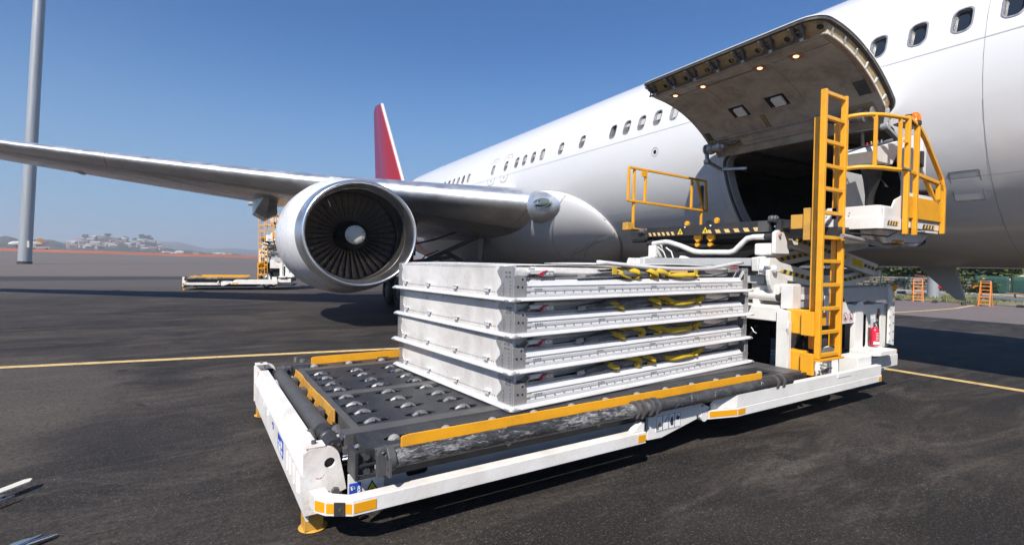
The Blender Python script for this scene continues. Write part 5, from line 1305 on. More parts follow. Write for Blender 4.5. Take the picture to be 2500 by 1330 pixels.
# --- roller, motor and ochre bumper at the left end
lo('cross_roller', MB().cyl((.80,3.80,.455), (.80,5.86,.455), .066, 32), 'roller', smooth=40)
mb = MB(); mb.lathe((.80,3.44,.455), Y, [(0,.001),(0,.052),(.16,.056),(.165,.062),(.19,.062),(.195,.055),(.25,.055),(.255,.068),(.28,.068),(.285,.05),(.35,.045)], 28); RM = lo('roller_motor', mb, 'black', smooth=35)
mb = MB(); mb.lathe((.80,3.612,.455), Y, [(0,.0635),(.012,.0635)], 28); mb.lathe((.80,3.69,.455), Y, [(0,.0575),(.006,.0575)], 28); obj('steel_band', mb, 'steel', RM, smooth=40)
bolts(RM, [(.80+.03*math.cos(a), 3.44, .455+.03*math.sin(a)) for a in (.5,2.1,3.7,5.2)], (0,-1,0), .009, .006, 'dark')
mb = MB(); mb.lathe((.80,5.86,.455), Y, [(0,.04),(.02,.06),(.06,.06),(.06,.0)], 20); mb.box((.73,5.9,.36), (.86,5.93,.50)); lo('roller_bearing', mb, 'black', smooth=30)
mb = MB(); mb.tube([(.70,3.62,.44),(.71,3.78,.47)], .032, 12); lo('motor_rod', mb, 'dark', smooth=40)
mb = MB(); mb.box((.86,3.58,.46),(.90,3.74,.50)); mb.cyl((.87,3.62,.47),(.87,3.70,.50),.035,12); mb.box((.85,3.4,.41),(.9,3.56,.45)); lo('hinge_block', mb, 'dark', bevel=.004)
bolts(LD, [(.855,3.66,.50),(.86,3.585,.475),(.86,3.74,.46)], (-.5,-.5,.4), .014, .014)
for zz, l_2 in ((.405,.10),(.385,.06)): lo('hydraulic_nipple', MB().cyl((.84,3.38,zz), (.84+l_2,3.36,zz+.01), .014, 10), 'steel', smooth=40)
BP = lo('ochre_bumper', MB().prism([(3.93,.47),(5.62,.485),(5.62,.555),(5.3,.565),(5.1,.552),(4.6,.552),(4.4,.562),(3.93,.562)], (.905,0,0), (0,1,0), (0,0,1), (.012,0,0)), 'ochre', bevel=.002)
for yy in (3.96, 4.45, 4.75, 5.15, 5.5):
    obj('bumper_fin', MB().prism([(.86,.47),(.904,.44),(.904,.56),(.895,.56)], (0,yy,0), (1,0,0), (0,0,1), (0,.012,0)), 'ochre', BP)
for yy in (4.2, 4.95, 5.4): lo('bumper_block', bx((.855,yy,.42), (.90,yy+.12,.50)), 'dark', bevel=.004)
for yy in (4.35, 5.05):
    mb = MB(); mb.lathe((.87,yy,.44), X, [(-.02,.001),(-.02,.03),(.03,.03)], 14); lo('end_cap', mb, 'zinc', smooth=40)
lo('drain_hose', MB().tube([(.72,5.6,.46),(.71,5.2,.44),(.73,5.0,.40),(.70,4.7,.43),(.72,4.4,.41)], .014, 8), 'white_worn', smooth=50)
lo('bent_bar', MB().tube([(.70,4.9,.42),(.72,4.75,.40),(.70,4.62,.42),(.73,4.3,.40)], .02, 8), 'white_worn', smooth=50)
lo('end_trough', bx((.71,3.5,.30), (.90,5.95,.34)), 'hub')
mb = MB(); mb.box((.78,5.93,.38),(.92,6.03,.52)); mb.cyl((.85,5.9,.50),(.85,6.05,.50),.03,10); lo('far_hinge_block', mb, 'dark', bevel=.005)
mb = MB(); mb.cyl((.98,6.06,.55),(.98,6.06,.60),.02,8); mb.cyl((1.05,6.06,.54),(1.05,6.06,.57),.03,8); lo('far_fitting', mb, 'zinc')
# --- chassis behind the deck
lo('front_post', MB().prism([(3.27,.30),(3.27,1.17),(3.40,1.20),(3.40,.30)], (5.88,0,0), (0,1,0), (0,0,1), (.075,0,0)), 'white', bevel=.004)
lo('post_flange', MB().prism([(5.88,.36),(5.86,.46),(5.885,.6),(5.885,.9),(5.86,.98),(5.88,1.06),(5.93,1.06),(5.93,.36)], (0,3.25,0), (1,0,0), (0,0,1), (0,.018,0)), 'white')
lo('recess_panel', bx((5.96,3.40,.32), (6.32,3.42,1.20)), 'grey_paint')  # painted grey to imitate the weaker light on this face
lo('cross_beam', bx((5.92,3.42,1.04), (6.02,6.0,1.21)), 'white', bevel=.01)
lo('cross_beam_top', bx((6.02,3.42,1.205), (6.25,6.0,1.225)), 'white', bevel=.004)
lo('cross_tube', MB().cyl((6.06,3.50,1.335), (6.06,5.95,1.335), .062, 20), 'white', smooth=40)
mb = MB(); mb.box((6.02,3.46,1.30), (6.14,3.62,1.47)); lo('bearing_block', mb, 'white', bevel=.015)
mb = MB(); mb.prism([(3.50,1.28),(3.92,1.28),(3.86,1.38),(3.80,1.46),(3.50,1.46)], (6.10,0,0), (0,1,0), (0,0,1), (.22,0,0)); lo('slide_block', mb, 'white', bevel=.02)
lo('rubber_sleeve', MB().cyl((6.06,3.40,1.33), (6.06,3.50,1.33), .05, 16), 'rubber', smooth=40)
bk = lo('head_box', bx((5.955,3.26,1.20), (6.14,3.40,1.48)), 'white', bevel=.006)
obj('no_step_sign', MB().lathe((6.19,3.335,1.37), Y, [(0,.030),(0,.040),(.002,.040),(.002,.030)], 20), 'red', bk)
lo('head_plate', bx((6.14,3.34,1.20), (7.15,3.36,1.45)), 'grey_paint', bevel=.003)
lo('head_plate_step', bx((6.23,3.325,1.30), (6.62,3.338,1.36)), 'sticker_white')
lo('top_box', bx((6.15,3.5,1.38), (6.6,3.9,1.48)), 'white', bevel=.006)
lo('inner_block', bx((6.65,3.45,1.2), (7.3,3.9,1.34)), 'white', bevel=.006)
# dark engine bay
lo('bay_back', bx((6.6,3.9,.2), (6.62,6.0,1.4)), 'black'); lo('bay_floor', bx((5.95,3.5,.18), (8.6,6.0,.22)), 'hub'); lo('bay_side', bx((6.35,3.62,.2), (7.6,3.64,1.15)), 'hub')
lo('bay_roof', bx((6.0,3.44,1.17), (8.4,6.0,1.19)), 'white')
for k, (a, b_, c) in enumerate((((6.1,3.9,.55),(6.15,4.3,.9),(6.2,4.6,1.1)), ((6.2,4.2,.4),(6.1,4.4,.8),(6.3,4.7,1.0)), ((6.1,5.0,.5),(6.2,5.1,.9),(6.2,5.3,1.1)), ((6.05,3.75,.95),(6.1,3.9,.75),(6.2,4.1,.6)))): lo('hose', MB().tube([a,b_,c], .022, 8), 'black', smooth=50)
lo('cable_tie', MB().tube([(5.97,3.78,.93),(5.98,3.76,.90),(5.96,3.74,.88),(5.99,3.72,.86)], .006, 6), 'sticker_white')
# hydraulic jack behind the recess panel
mb = MB(); mb.cyl((6.42,3.44,.45), (6.42,3.44,.85), .045, 14); lo('jack_cylinder', mb, 'black', smooth=40); lo('jack_rod', MB().cyl((6.42,3.44,.36), (6.42,3.44,.46), .028, 14), 'steel', smooth=40)
lo('jack_bracket', MB().prism([(6.33,.30),(6.56,.30),(6.56,.36),(6.50,.44),(6.50,1.15),(6.46,1.15),(6.46,.40),(6.37,.38),(6.33,.40)], (0,3.36,0), (1,0,0), (0,0,1), (0,.02,0)), 'white', bevel=.003)
# road wheel
def roadwheel(x, y, zc, s=-1):
    mb = MB(); mb.lathe((x,y,zc), (0,-s,0), [(0,.27),(0,.33),(.02,.375),(.06,.39),(.20,.39),(.24,.375),(.26,.33),(.26,.27)], 40); W = lo('road_wheel', mb, 'rubber', smooth=40)
    mb = MB(); mb.lathe((x,y,zc), (0,-s,0), [(-.015,.285),(-.02,.272),(-.005,.26),(.025,.24),(.05,.17),(.02,.15),(.01,.11),(.04,.09),(.04,.001)], 40); obj('rim', mb, 'white', W, smooth=30)
    mb = MB(); mb.lathe((x,y+s*.0,zc), (0,-s,0), [(.05,.05),(-.02,.04),(-.03,.032),(-.03,.001)], 20); obj('hub_cap', mb, 'zinc', W, smooth=35)
    for k_ in range(10):
        a = 2*PI*k_/10; obj('wheel_nut', MB().cyl((x+.132*math.cos(a), y+s*.012, zc+.132*math.sin(a)), (x+.132*math.cos(a), y-.05*s, zc+.132*math.sin(a)), .012, 6), 'white', W)
roadwheel(6.56, 3.165, .455); roadwheel(6.66, 5.95, .44, 1)
# right hand housing
H = lo('side_cover', MB().prism([(6.75,.96),(7.52,.96),(7.52,1.20),(7.3,1.22),(7.18,1.34),(6.75,1.34)], (0,3.28,0), (1,0,0), (0,0,1), (0,.02,0)), 'white', bevel=.003)
for xx in (7.27, 7.42):
    rg_ = obj('prohibition_sign', MB().prism(circ(0,0,.062,n=24), (xx,3.2795,1.045), X, Z, (0,-.001,0), [circ(0,0,.054,n=24)[::-1]]), 'red', H)
    obj('sign_bar', MB().bar((xx-.04,3.278,1.085), (xx+.04,3.278,1.005), .001, .008, (1,0,1)), 'red', rg_)
    obj('pictogram', MB().prism([(-.03,-.03),(.03,-.03),(.02,.0),(.0,.005),(-.005,.035),(-.02,.03),(-.015,.0)], (xx,3.2785,1.04), X, Z, (0,-.0008,0)), 'black', rg_)
lo('arch_post', MB().prism([(7.52,.33),(7.52,1.2),(7.62,1.24),(7.74,1.24),(7.74,.58),(7.62,.50),(7.56,.33)], (0,3.27,0), (1,0,0), (0,0,1), (0,.06,0)), 'white', bevel=.004)
lo('arch_backing', bx((6.9,3.52,.3), (7.9,3.54,1.0)), 'hub'); lo('mud_sheet', bx((6.95,3.34,.33), (7.5,3.345,.50)), 'grey_paint')
CB = lo('cabinet', MB().prism([(7.79,.56),(8.62,.56),(8.62,1.19),(7.79,1.19)], (0,3.30,0), (1,0,0), (0,0,1), (0,.02,0), [rrect(7.82,.60,7.94,1.06,.04)[::-1], rrect(8.22,.76,8.34,1.12,.01)[::-1]]), 'white', bevel=.003)
obj('cabinet_back', bx((7.8,3.345,.58), (8.6,3.365,1.18)), 'hub', CB); obj('cabinet_box', bx((7.8,3.37,.56), (8.6,5.6,1.19)), 'white', CB)
obj('control_panel', bx((8.23,3.325,.77), (8.33,3.335,1.11)), 'alu_dull', CB)
for zz, mm in ((1.06,'amber'),(1.02,'red'),(.99,'black'),(.92,'black'),(.88,'black')):
    obj('switch', MB().cyl((8.265,3.33,zz), (8.265,3.30,zz), .014, 10), mm, CB); obj('switch', MB().cyl((8.30,3.33,zz+.01), (8.30,3.305,zz+.01), .010, 10), 'red' if mm == 'red' else 'black', CB)
NT = obj('notice', bx((8.00,3.2965,.86), (8.17,3.299,1.0)), 'sticker_white', CB)
for k_ in range(7): obj('notice_line', bx((8.012,3.2955,.875+k_*.017), (8.16-.02*(k_ % 3),3.2963,.879+k_*.017)), 'seam', NT)
lo('hinge_panel', MB().prism([(8.45,.62),(8.63,.58),(8.63,1.22),(8.45,1.20)], (0,3.24,0), (1,0,0), (0,0,1), (0,.02,0)), 'white', bevel=.003)
for k_ in range(5):
    lo('panel_hinge', bx((8.46,3.23,.66+k_*.115), (8.5,3.24,.72+k_*.115)), 'white', bevel=.003); bolts(LD, [(8.59,3.24,.66+k_*.125)], (0,-1,0), .010, .008, 'dark')
lo('upper_slab', bx((7.15,3.28,1.245), (8.5,3.30,1.43)), 'grey_paint', bevel=.003); lo('slab_top', bx((7.15,3.302,1.42), (8.5,5.9,1.436)), 'grey_paint')  # slab grey carries the operator platform's shadow in its colour
lo('slab_end', MB().prism([(8.502,1.20),(8.56,1.21),(8.66,1.38),(8.64,1.46),(8.56,1.44),(8.502,1.44)], (0,3.25,0), (1,0,0), (0,0,1), (0,.05,0)), 'white', bevel=.003)
lo('marker_lamp', MB().lathe((8.60,3.25,1.42), (0,-1,0), [(0,.05),(.02,.05),(.035,.03),(.04,.001)], 16), 'amber', smooth=50)
ST_ = lo('step_shelf', MB().prism([(7.45,3.30),(7.47,3.02),(7.58,2.98),(8.02,2.97),(8.06,3.0),(8.06,3.30)], (0,0,.555), (1,0,0), (0,1,0), (0,0,.055)), 'white', bevel=.004)
patch(ST_, (8.0,2.97), (8.055,2.985), .565, .602, 'amber', 'reflector', out=.004)
lo('shelf_bracket', MB().prism([(7.62,.40),(8.0,.48),(8.05,.554),(7.62,.554)], (0,3.2,0), (1,0,0), (0,0,1), (0,.02,0)), 'grey_paint')
lo('lower_cover', bx((6.98,2.99,.36), (7.34,3.25,.58)), 'white', bevel=.006)
lo('lower_side', bx((7.36,3.1,.34), (8.4,3.3,.50)), 'white', bevel=.004)
lo('chassis_side', bx((5.95,3.3,.22), (8.5,3.32,.34)), 'white')
# far side mirror parts
lo('far_rail', bx((.6,6.16,.24), (8.2,6.22,.36)), 'white', bevel=.004)
lo('far_side_cover', bx((6.0,5.98,.34), (8.5,6.02,1.18)), 'white', bevel=.004)
# --- scissor
def hazard(parent, p, q, hgt, nrm, n_, m1='black', m2='yellow', sk_=.5):
    p = Vector(p); q = Vector(q); d = (q-p); ex = d.normalized(); ln_ = d.length; nn_ = Vector(nrm).normalized(); ey = nn_.cross(ex) if nn_.cross(ex).z > 0 else ex.cross(nn_)
    s_ = ln_/n_
    for k_ in range(n_):
        mb = MB(); mb.prism([(k_*s_,0),((k_+1)*s_,0),((k_+1)*s_-hgt*sk_,hgt),(k_*s_-hgt*sk_,hgt)], p+nn_*.002, ex, ey, nn_*.002); obj('hazard_stripe', mb, M[m1] if k_ % 2 == 0 else M[m2], parent)
M['haz_y'] = paint('hazard_yellow', (.60, .42, .03), .5, dirt=(.3, .22, .05), dscale=9, damt=.5)
ARMS = {}
for (yy, side) in ((3.66, 'n'), (5.75, 'f')):
    for nm, p, q in (('u1', (6.30,2.10), (8.98,1.66)), ('l1', (5.98,1.70), (8.98,1.26))):
        ARMS[nm+side] = lo('scissor_arm', MB().bar((p[0],yy,p[1]), (q[0],yy,q[1]), .09, .20), 'white', bevel=.008)
    for nm, p, q in (('u2', (5.98,1.72), (8.9,2.10)), ('l2', (6.02,1.26), (8.98,1.60))):
        ARMS[nm+side] = lo('scissor_arm', MB().bar((p[0],yy+(.10 if side == 'n' else -.10),p[1]), (q[0],yy+(.10 if side == 'n' else -.10),q[1]), .085, .17), 'white', bevel=.008)
def along(p, q, a, b_, dz, y): 
    P, Q = Vector((p[0],y,p[1])), Vector((q[0],y,q[1])); return P.lerp(Q, a)+Vector((0,0,dz)), P.lerp(Q, b_)+Vector((0,0,dz))
for key, p, q, a, b_, dz, yo in (('u1n',(6.30,2.10),(8.98,1.66),.10,.62,-.012,3.615),('u1n',(6.30,2.10),(8.98,1.66),.83,.99,-.02,3.615),('l2n',(6.02,1.26),(8.98,1.60),.45,.99,-.02,3.717),('u2n',(5.98,1.72),(8.9,2.10),.08,.42,-.02,3.717),('l1n',(5.98,1.70),(8.98,1.26),.08,.40,-.03,3.615)):
    P_, Q_ = along(p, q, a, b_, dz, yo); hazard(ARMS[key], P_, Q_, .052, (0,-1,0), max(4, int((b_-a)*44)), 'black', 'haz_y', -.5 if key[0] == 'u' and key != 'u2n' or key == 'l1n' else .5)
P_, Q_ = along((6.30,2.10), (8.98,1.66), .70, .82, -.055, 3.615)
dn = (Q_-P_).normalized(); lb = obj('yellow_notice', MB().prism([(0,0),((Q_-P_).length,0),((Q_-P_).length,.11),(0,.11)], P_+Vector((0,-.002,0)), dn, (0,0,1), (0,-.003,0)), 'yellow', ARMS['u1n'])
for r_ in range(2):
    for k_ in range(9):
        if k_ in (3,): continue
        obj('notice_letter', MB().prism([(0,0),(.014,0),(.010,.022),(.002,.024)], P_+dn*(.05+k_*.026)+Vector((0,-.0055,.066-.036*r_)), dn, (0,0,1), (0,-.001,0)), 'haz_y', lb)
# big left hinge castings
for yy in (3.56, 5.86):
    mb = MB(); mb.prism([(5.86,1.70),(5.90,1.80),(6.04,1.80),(6.16,1.74),(6.24,1.66),(6.10,1.62)], (0,yy-.045,0), (1,0,0), (0,0,1), (0,.06,0)); lo('hinge_casting', mb, 'white', bevel=.012)
    mb = MB(); mb.prism([(5.90,1.66)]+[(6.16-.26*math.cos(R(a)), 1.62-.30*math.sin(R(a))) for a in range(5, 80, 12)]+[(6.3,1.36),(6.32,1.56),(6.14,1.63)], (0,yy-.04,0), (1,0,0), (0,0,1), (0,.05,0)); lo('hinge_casting', mb, 'white', bevel=.012)
    lo('hinge_pin', MB().lathe((5.985,yy-.09,1.665), Y, [(0,.001),(0,.028),(.01,.03),(.012,.045),(.2,.045),(.2,.001)], 22), 'white', smooth=35)
    lo('hinge_pin', MB().lathe((8.98,yy+.02,1.62), Y, [(0,.001),(0,.05),(.2,.05),(.2,.001)], 18), 'white', smooth=35)
lo('hinge_cross_tube', bx((6.0,3.62,1.70), (6.12,5.82,1.80)), 'grey_paint', bevel=.006)
lo('scissor_cross_tube', MB().cyl((8.98,3.7,1.62), (8.98,5.8,1.62), .06, 16), 'white', smooth=40)
lo('lower_cross_tube', bx((6.1,3.7,1.48), (6.3,5.7,1.58)), 'grey_paint', bevel=.006)
for yy in (4.3, 5.2): lo('lift_cylinder', MB().cyl((6.4,yy,1.35), (8.3,yy,1.85), .07, 16), 'black', smooth=40)
# bent white tube in front of the bridge
lo('bent_tube', MB().tube([(6.17,5.60,2.03),(6.17,5.35,2.05),(6.17,5.26,2.04),(6.17,5.05,1.98),(6.17,4.82,1.90),(6.17,4.70,1.885),(6.17,4.25,1.88),(6.17,4.17,1.90),(6.17,4.05,2.01),(6.17,3.99,2.06),(6.17,3.90,2.075),(6.17,3.74,2.075)], .036, 16), 'white', smooth=50)
lo('rubber_bush', MB().cyl((6.17,3.62,2.075), (6.17,3.74,2.075), .043, 14), 'rubber', smooth=40)
lo('rubber_bush', MB().cyl((6.17,5.60,2.03), (6.17,5.70,2.03), .043, 14), 'rubber', smooth=40)
mb = MB(); mb.prism([(6.10,1.86),(6.10,2.12),(6.16,2.15),(6.30,2.15),(6.42,1.92),(6.42,1.86)], (0,3.57,0), (1,0,0), (0,0,1), (0,.05,0)); lo('arm_head', mb, 'white', bevel=.012)
mb = MB(); mb.box((6.12,3.62,1.84), (6.3,3.86,1.99)); lo('arm_head_box', mb, 'white', bevel=.02)
lo('arm_pin', MB().cyl((6.18,3.545,2.09), (6.18,3.58,2.09), .022, 10), 'rusty')
mb = MB(); mb.prism([(6.12,1.80),(6.12,2.0),(6.30,2.02),(6.36,1.80)], (0,5.52,0), (1,0,0), (0,0,1), (0,.14,0)); lo('arm_head', mb, 'white', bevel=.02)
for a, b_ in (((6.1,5.45,1.98),(6.2,5.35,1.78)), ((6.1,5.28,1.96),(6.15,5.18,1.80))): lo('guard_hook', MB().tube([a, Vector(a).lerp(Vector(b_), .5)+Vector((0,-.03,.02)), b_], .010, 8), 'white', smooth=50)
mb = MB(); mb.prism([(0,0),(.34,0),(.30,.08),(.17,.12),(.12,.05)], (6.12,5.2,1.72), (0,-1,0), (0,0,1), (.1,0,0)); lo('rest_bracket', mb, 'white', bevel=.008)
# --- bridge platform
BR = lo('bridge_beam', bx((6.20,3.70,2.135), (6.26,5.76,2.285)), 'black', bevel=.003)
for a, b_ in ((5.70,5.16), (4.62,3.76)):
    n_ = 6; s_ = (a-b_)/n_
    for k_ in range(n_):
        y0_ = a-k_*s_; mb = MB(); mb.prism([(0,0),(-s_*.5,0),(-s_*.5+.03*1,.05),(.03,.05)], (6.1985,y0_,2.152), (0,1,0), (0,0,1), (-.002,0,0)); obj('tape_stripe', mb, 'peach', BR)
for yy in (5.10, 4.66):
    warn(BR, (6.1985,yy,2.150), (0,-1,0), (0,0,1), .13, (-1,0,0)); bolts(BR, [(6.20,yy-.085,2.262)], (-1,0,0), .013, .008, 'sticker_white')
obj('beam_end_plate', bx((6.19,3.715,2.14), (6.199,3.86,2.28)), 'dark', BR)
lo('bridge_deck', bx((6.26,3.62,2.24), (8.95,6.1,2.262)), 'black')
lo('bridge_underframe', bx((6.3,3.8,2.08), (8.9,5.9,2.22)), 'hub')
lo('bridge_side', bx((6.20,3.56,2.14), (8.9,3.62,2.29)), 'black', bevel=.004); lo('bridge_side', bx((6.22,6.1,2.12), (8.9,6.16,2.29)), 'black', bevel=.004)
lo('bridge_lower_lip', bx((6.28,5.7,2.06), (6.34,6.16,2.09)), 'black'); lo('bridge_corner', bx((6.21,5.77,2.10), (6.28,6.13,2.24)), 'black', bevel=.01)
for y_, z_ in ((5.86,2.235), (3.66,2.30)):
    mb = MB(); mb.lathe((6.2,y_-.05,z_), Y, [(0,.001),(0,.035),(.02,.045),(.04,.035),(.06,.045),(.1,.04),(.1,.001)], 14); lo('bridge_motor', mb, 'dark', smooth=30)
lo('bridge_bracket', bx((6.20,3.30,2.16), (6.34,3.44,2.33)), 'ochre', bevel=.004); lo('bridge_bracket', bx((6.18,3.17,2.02), (6.22,3.28,2.40)), 'ochre', bevel=.004); lo('bridge_tie', bx((6.24,3.44,2.18), (6.30,3.56,2.28)), 'black')
bolts(LD, [(6.2,3.63,2.20),(6.2,3.60,2.31)], (-1,0,0), .014, .015)
for k_ in range(9): lo('bridge_roller', MB().cyl((6.6+.26*k_,3.7,2.275), (6.6+.26*k_,6.0,2.275), .025, 10), 'dark', smooth=50)
for yy, zz in ((5.03,2.30),(4.52,2.32)):
    mb = MB(); mb.prism([(-.02,-.02),(.02,-.02),(.036,.03),(.022,.055),(-.006,.066),(-.03,.048),(-.03,.02)], (6.24,yy,zz-.01), (0,1,0), (0,0,1), (.05,0,0)); lo('cargo_stop', mb, 'orange', bevel=.006)
for yy in (4.83, 4.66-.05):
    mb = MB(); mb.prism([(-.06,.06),(.06,.075),(.075,.01),(.01,-.05),(-.055,.0)], (6.25,yy,2.08), (0,1,0), (0,0,1), (.05,0,0)); mb.cyl((6.27,yy+.03,2.0),(6.33,yy+.03,2.0),.035,12); lo('stop_foot', mb, 'orange', bevel=.006)
mb = MB(); mb.prism([(-.1,-.02),(.08,-.02),(.09,.03),(.05,.08),(-.03,.09),(-.09,.05)], (6.5,4.82,2.29), (0,1,0), (0,0,1), (.14,0,0)); lo('rubber_stop', mb, 'rubber', bevel=.02)
# far railing
def rpipe(name, a, b_, m='orange', s_=.038): return lo(name, MB().bar(a, b_, s_, s_), m, bevel=.005)
RY = 6.2
for a, b_ in (((6.21,RY,3.33),(8.22,RY,3.29)), ((6.20,RY,2.77),(8.28,RY,2.73)), ((6.215,RY,3.33),(6.20,RY,2.77)), ((8.22,RY,3.29),(8.28,RY,2.73)), ((6.36,RY+.02,3.31),(6.35,RY+.02,2.30)), ((6.62,RY,3.31),(6.60,RY,2.77)), ((7.83,RY,3.30),(7.82,RY,2.74)), ((7.98,RY,3.30),(8.16,RY,2.74)), ((8.14,RY+.02,2.73),(8.14,RY+.02,2.28)), ((6.2,RY,2.30),(7.0,RY,2.28))):
    rpipe('railing_bar', a, b_)
lo('railing_box', bx((6.50,RY-.03,3.20), (6.60,RY+.0,3.29)), 'orange', bevel=.004); lo('railing_plate', bx((8.10,RY+.01,2.83), (8.19,RY+.02,3.2)), 'dark')
lo('railing_foot', bx((6.14,RY-.06,2.27), (6.28,RY+.06,2.40)), 'ochre', bevel=.01)
# --- mast and ladder
for x_ in (5.96, 6.42):
    lo('mast_post', bx((x_+.17,3.10,.74), (x_+.215,3.158,3.44)), 'orange', bevel=.004)
    lo('ladder_rail', bx((x_-.005,2.945,.66), (x_+.045,3.005,3.69)), 'orange', bevel=.006)
for k_, zz in enumerate([3.66, 3.39, 3.12, 2.85, 2.59, 2.32, 2.04, 1.77, 1.50, 1.23, .96, .70]):
    lo('ladder_rung', bx((6.006,2.952,zz-.024), (6.414,2.992,zz+.018)), 'orange', bevel=.004)
    if k_ > 1 and k_ < 11: lo('mast_rung', bx((6.155,3.11,zz-.10), (6.32,3.15,zz-.065)), 'orange', bevel=.003)
lo('ladder_foot', bx((5.95,2.93,.632), (6.50,3.03,.655)), 'orange', bevel=.003)
for zz, hh in ((1.06, .14), (.60, .125)):
    lo('mast_bracket', bx((5.955,3.13,zz-hh), (6.10,3.33,zz+hh)), 'orange', bevel=.012)
    lo('bracket_clamp', bx((5.90,2.985,zz-hh), (5.945,3.125,zz+hh*.95)), 'orange', bevel=.004)
    if zz > .8: lo('bracket_arm', bx((6.11,3.20,zz-.08), (6.62,3.24,zz+.08)), 'orange', bevel=.004)
# --- operator platform, outboard of the ladder
K = .883
def cz(z): return 1.7+(z-1.7)*K
OPX = [(6.57,3.46),(6.57,2.66),(6.62,2.62),(8.19,2.62),(8.19,3.50)]
lo('platform_lower', MB().prism(OPX, (0,0,2.150), (1,0,0), (0,1,0), (0,0,.130)), 'white', bevel=.004)
up_ = [(6.59,3.46),(6.59,2.69),(6.64,2.655),(7.02,2.655),(7.02,3.46)]
lo('platform_upper', MB().prism(up_, (0,0,2.283), (1,0,0), (0,1,0), (0,0,.135)), 'white', bevel=.004)
lo('platform_apron', MB().prism([(6.66,2.283),(7.12,2.283),(7.12,2.56),(6.94,2.50),(6.86,2.40),(6.66,2.393)], (0,2.632,0), (1,0,0), (0,0,1), (0,.018,0)), 'white', bevel=.003)
lo('platform_floor', bx((6.6,2.66,2.282), (8.17,3.48,2.292)), 'white')
HZ = lo('platform_trim', bx((7.1,2.612,2.19), (8.2,2.62,2.275)), 'white')
hazard(HZ, (6.71,2.6185,2.195), (6.98,2.6185,2.195), .05, (0,-1,0), 8, 'black', 'peach', -.5); hazard(HZ, (7.66,2.6095,2.20), (8.02,2.6095,2.20), .05, (0,-1,0), 8, 'black', 'peach', -.5)
bolts(LD, [(6.568,3.2,2.34),(6.568,2.95,2.34),(6.568,3.2,2.22)], (-1,0,0), .008, .006, 'dark')
mb = MB(); mb.add([(6.75,2.68,2.145),(8.1,2.68,2.145),(8.1,3.4,2.145),(6.75,3.4,2.145),(7.0,2.72,2.0),(8.0,2.72,2.04),(8.0,3.3,2.04),(7.0,3.3,2.0)], [(0,1,2,3),(7,6,5,4),(0,4,5,1),(1,5,6,2),(2,6,7,3),(3,7,4,0)]); lo('platform_belly', mb, 'white', bevel=.004)
lo('belly_skid', MB().tube([(6.3,2.9,2.06),(7.2,2.78,1.97),(7.75,2.72,2.0),(7.95,2.74,2.04),(7.9,2.8,2.06)], .03, 10), 'alu_dull', smooth=50)
lo('belly_light', bx((7.1,2.7,2.0), (7.4,2.9,2.045)), 'ochre', bevel=.01); lo('underside_frame', bx((6.3,2.95,2.06), (6.9,3.5,2.17)), 'black')
lo('cable', MB().tube([(6.5,2.9,2.10),(6.9,2.68,2.07),(7.1,2.61,2.16),(7.3,2.61,2.18),(7.55,2.6,2.17),(7.75,2.6,2.19)], .008, 6), 'black', smooth=50)
lo('tie_strut', MB().bar((6.3,3.2,2.02), (6.7,2.9,2.12), .05, .08), 'black')
# kick panels and posts of the basket
lo('kick_panel', bx((7.14,2.585,2.30), (8.19,2.60,2.56)), 'orange', bevel=.004)
BZ = lambda z: cz(z)
for x_, z0_, z1_ in ((7.085, 2.10, 3.485), (7.34, 2.10, 3.43), (8.19, 2.15, 2.72)):
    lo('basket_post', MB().bar((x_,2.58,z0_), (x_,2.58,z1_), .05, .05), 'orange', bevel=.006)
for a, b_ in (((7.085,2.58,3.47),(7.38,2.58,3.40)), ((7.10,2.58,2.845),(8.10,2.58,2.78)), ((7.38,2.58,3.40),(7.60,2.585,3.28)), ((7.60,2.585,3.28),(8.14,2.59,2.86)), ((8.14,2.59,2.86),(8.19,2.58,2.70)), ((7.68,2.60,2.80),(7.98,2.60,2.56)), ((8.02,2.58,2.80),(8.02,2.58,2.57))):
    lo('basket_rail', MB().bar(a, b_, .045, .045), 'orange', bevel=.006)
lo('basket_post', MB().bar((7.52,2.64,2.30), (7.50,2.64,3.34), .045, .045), 'orange', bevel=.006)
lo('white_strip', bx((8.04,2.60,2.56), (8.11,2.612,2.82)), 'white', bevel=.003); lo('white_ledge', MB().bar((7.16,2.605,2.575), (8.03,2.605,2.575), .02, .05), 'white', bevel=.003)
# curved gate
gate = lambda z: [(6.50,3.03,z-.03),(6.52,2.95,z),(6.57,2.86,z+.005),(6.63,2.77,z),(6.72,2.69,z-.01),(6.84,2.635,z-.02),(6.96,2.605,z-.02),(7.08,2.58,z-.02)]
for zz in (3.47, 2.865): lo('gate_rail', MB().tube(gate(zz), .024, 12), 'orange', smooth=50)
for (gx, gy) in ((6.515,2.985),(6.66,2.74),(6.96,2.61)): lo('gate_post', MB().bar((gx,gy,2.87), (gx,gy,3.46), .035, .035), 'orange', bevel=.004)
lo('gate_latch', MB().bar((6.95,2.57,2.86), (7.12,2.55,2.85), .02, .02), 'steel'); lo('gate_hinge', MB().bar((6.97,2.58,3.18), (7.09,2.56,3.17), .012, .03), 'orange')
lo('post_cap', bx((7.06,2.55,3.486), (7.11,2.61,3.495)), 'black')
# beacon
bc = lo('beacon_base', MB().lathe((7.33,2.60,3.415), Z, [(0,.001),(0,.062),(.04,.062),(.045,.055),(.045,.001)], 24), 'rubber', smooth=35)
obj('beacon_lens', MB().lathe((7.33,2.60,3.461), Z, [(0,.056),(.06,.054),(.085,.046),(.105,.03),(.112,.001)], 28), 'beacon', bc, smooth=60)
lo('beacon_shelf', MB().prism([(6.98,2.60),(7.42,2.56),(7.44,2.70),(7.05,2.72)], (0,0,3.395), (1,0,0), (0,1,0), (0,0,.014)), 'black')
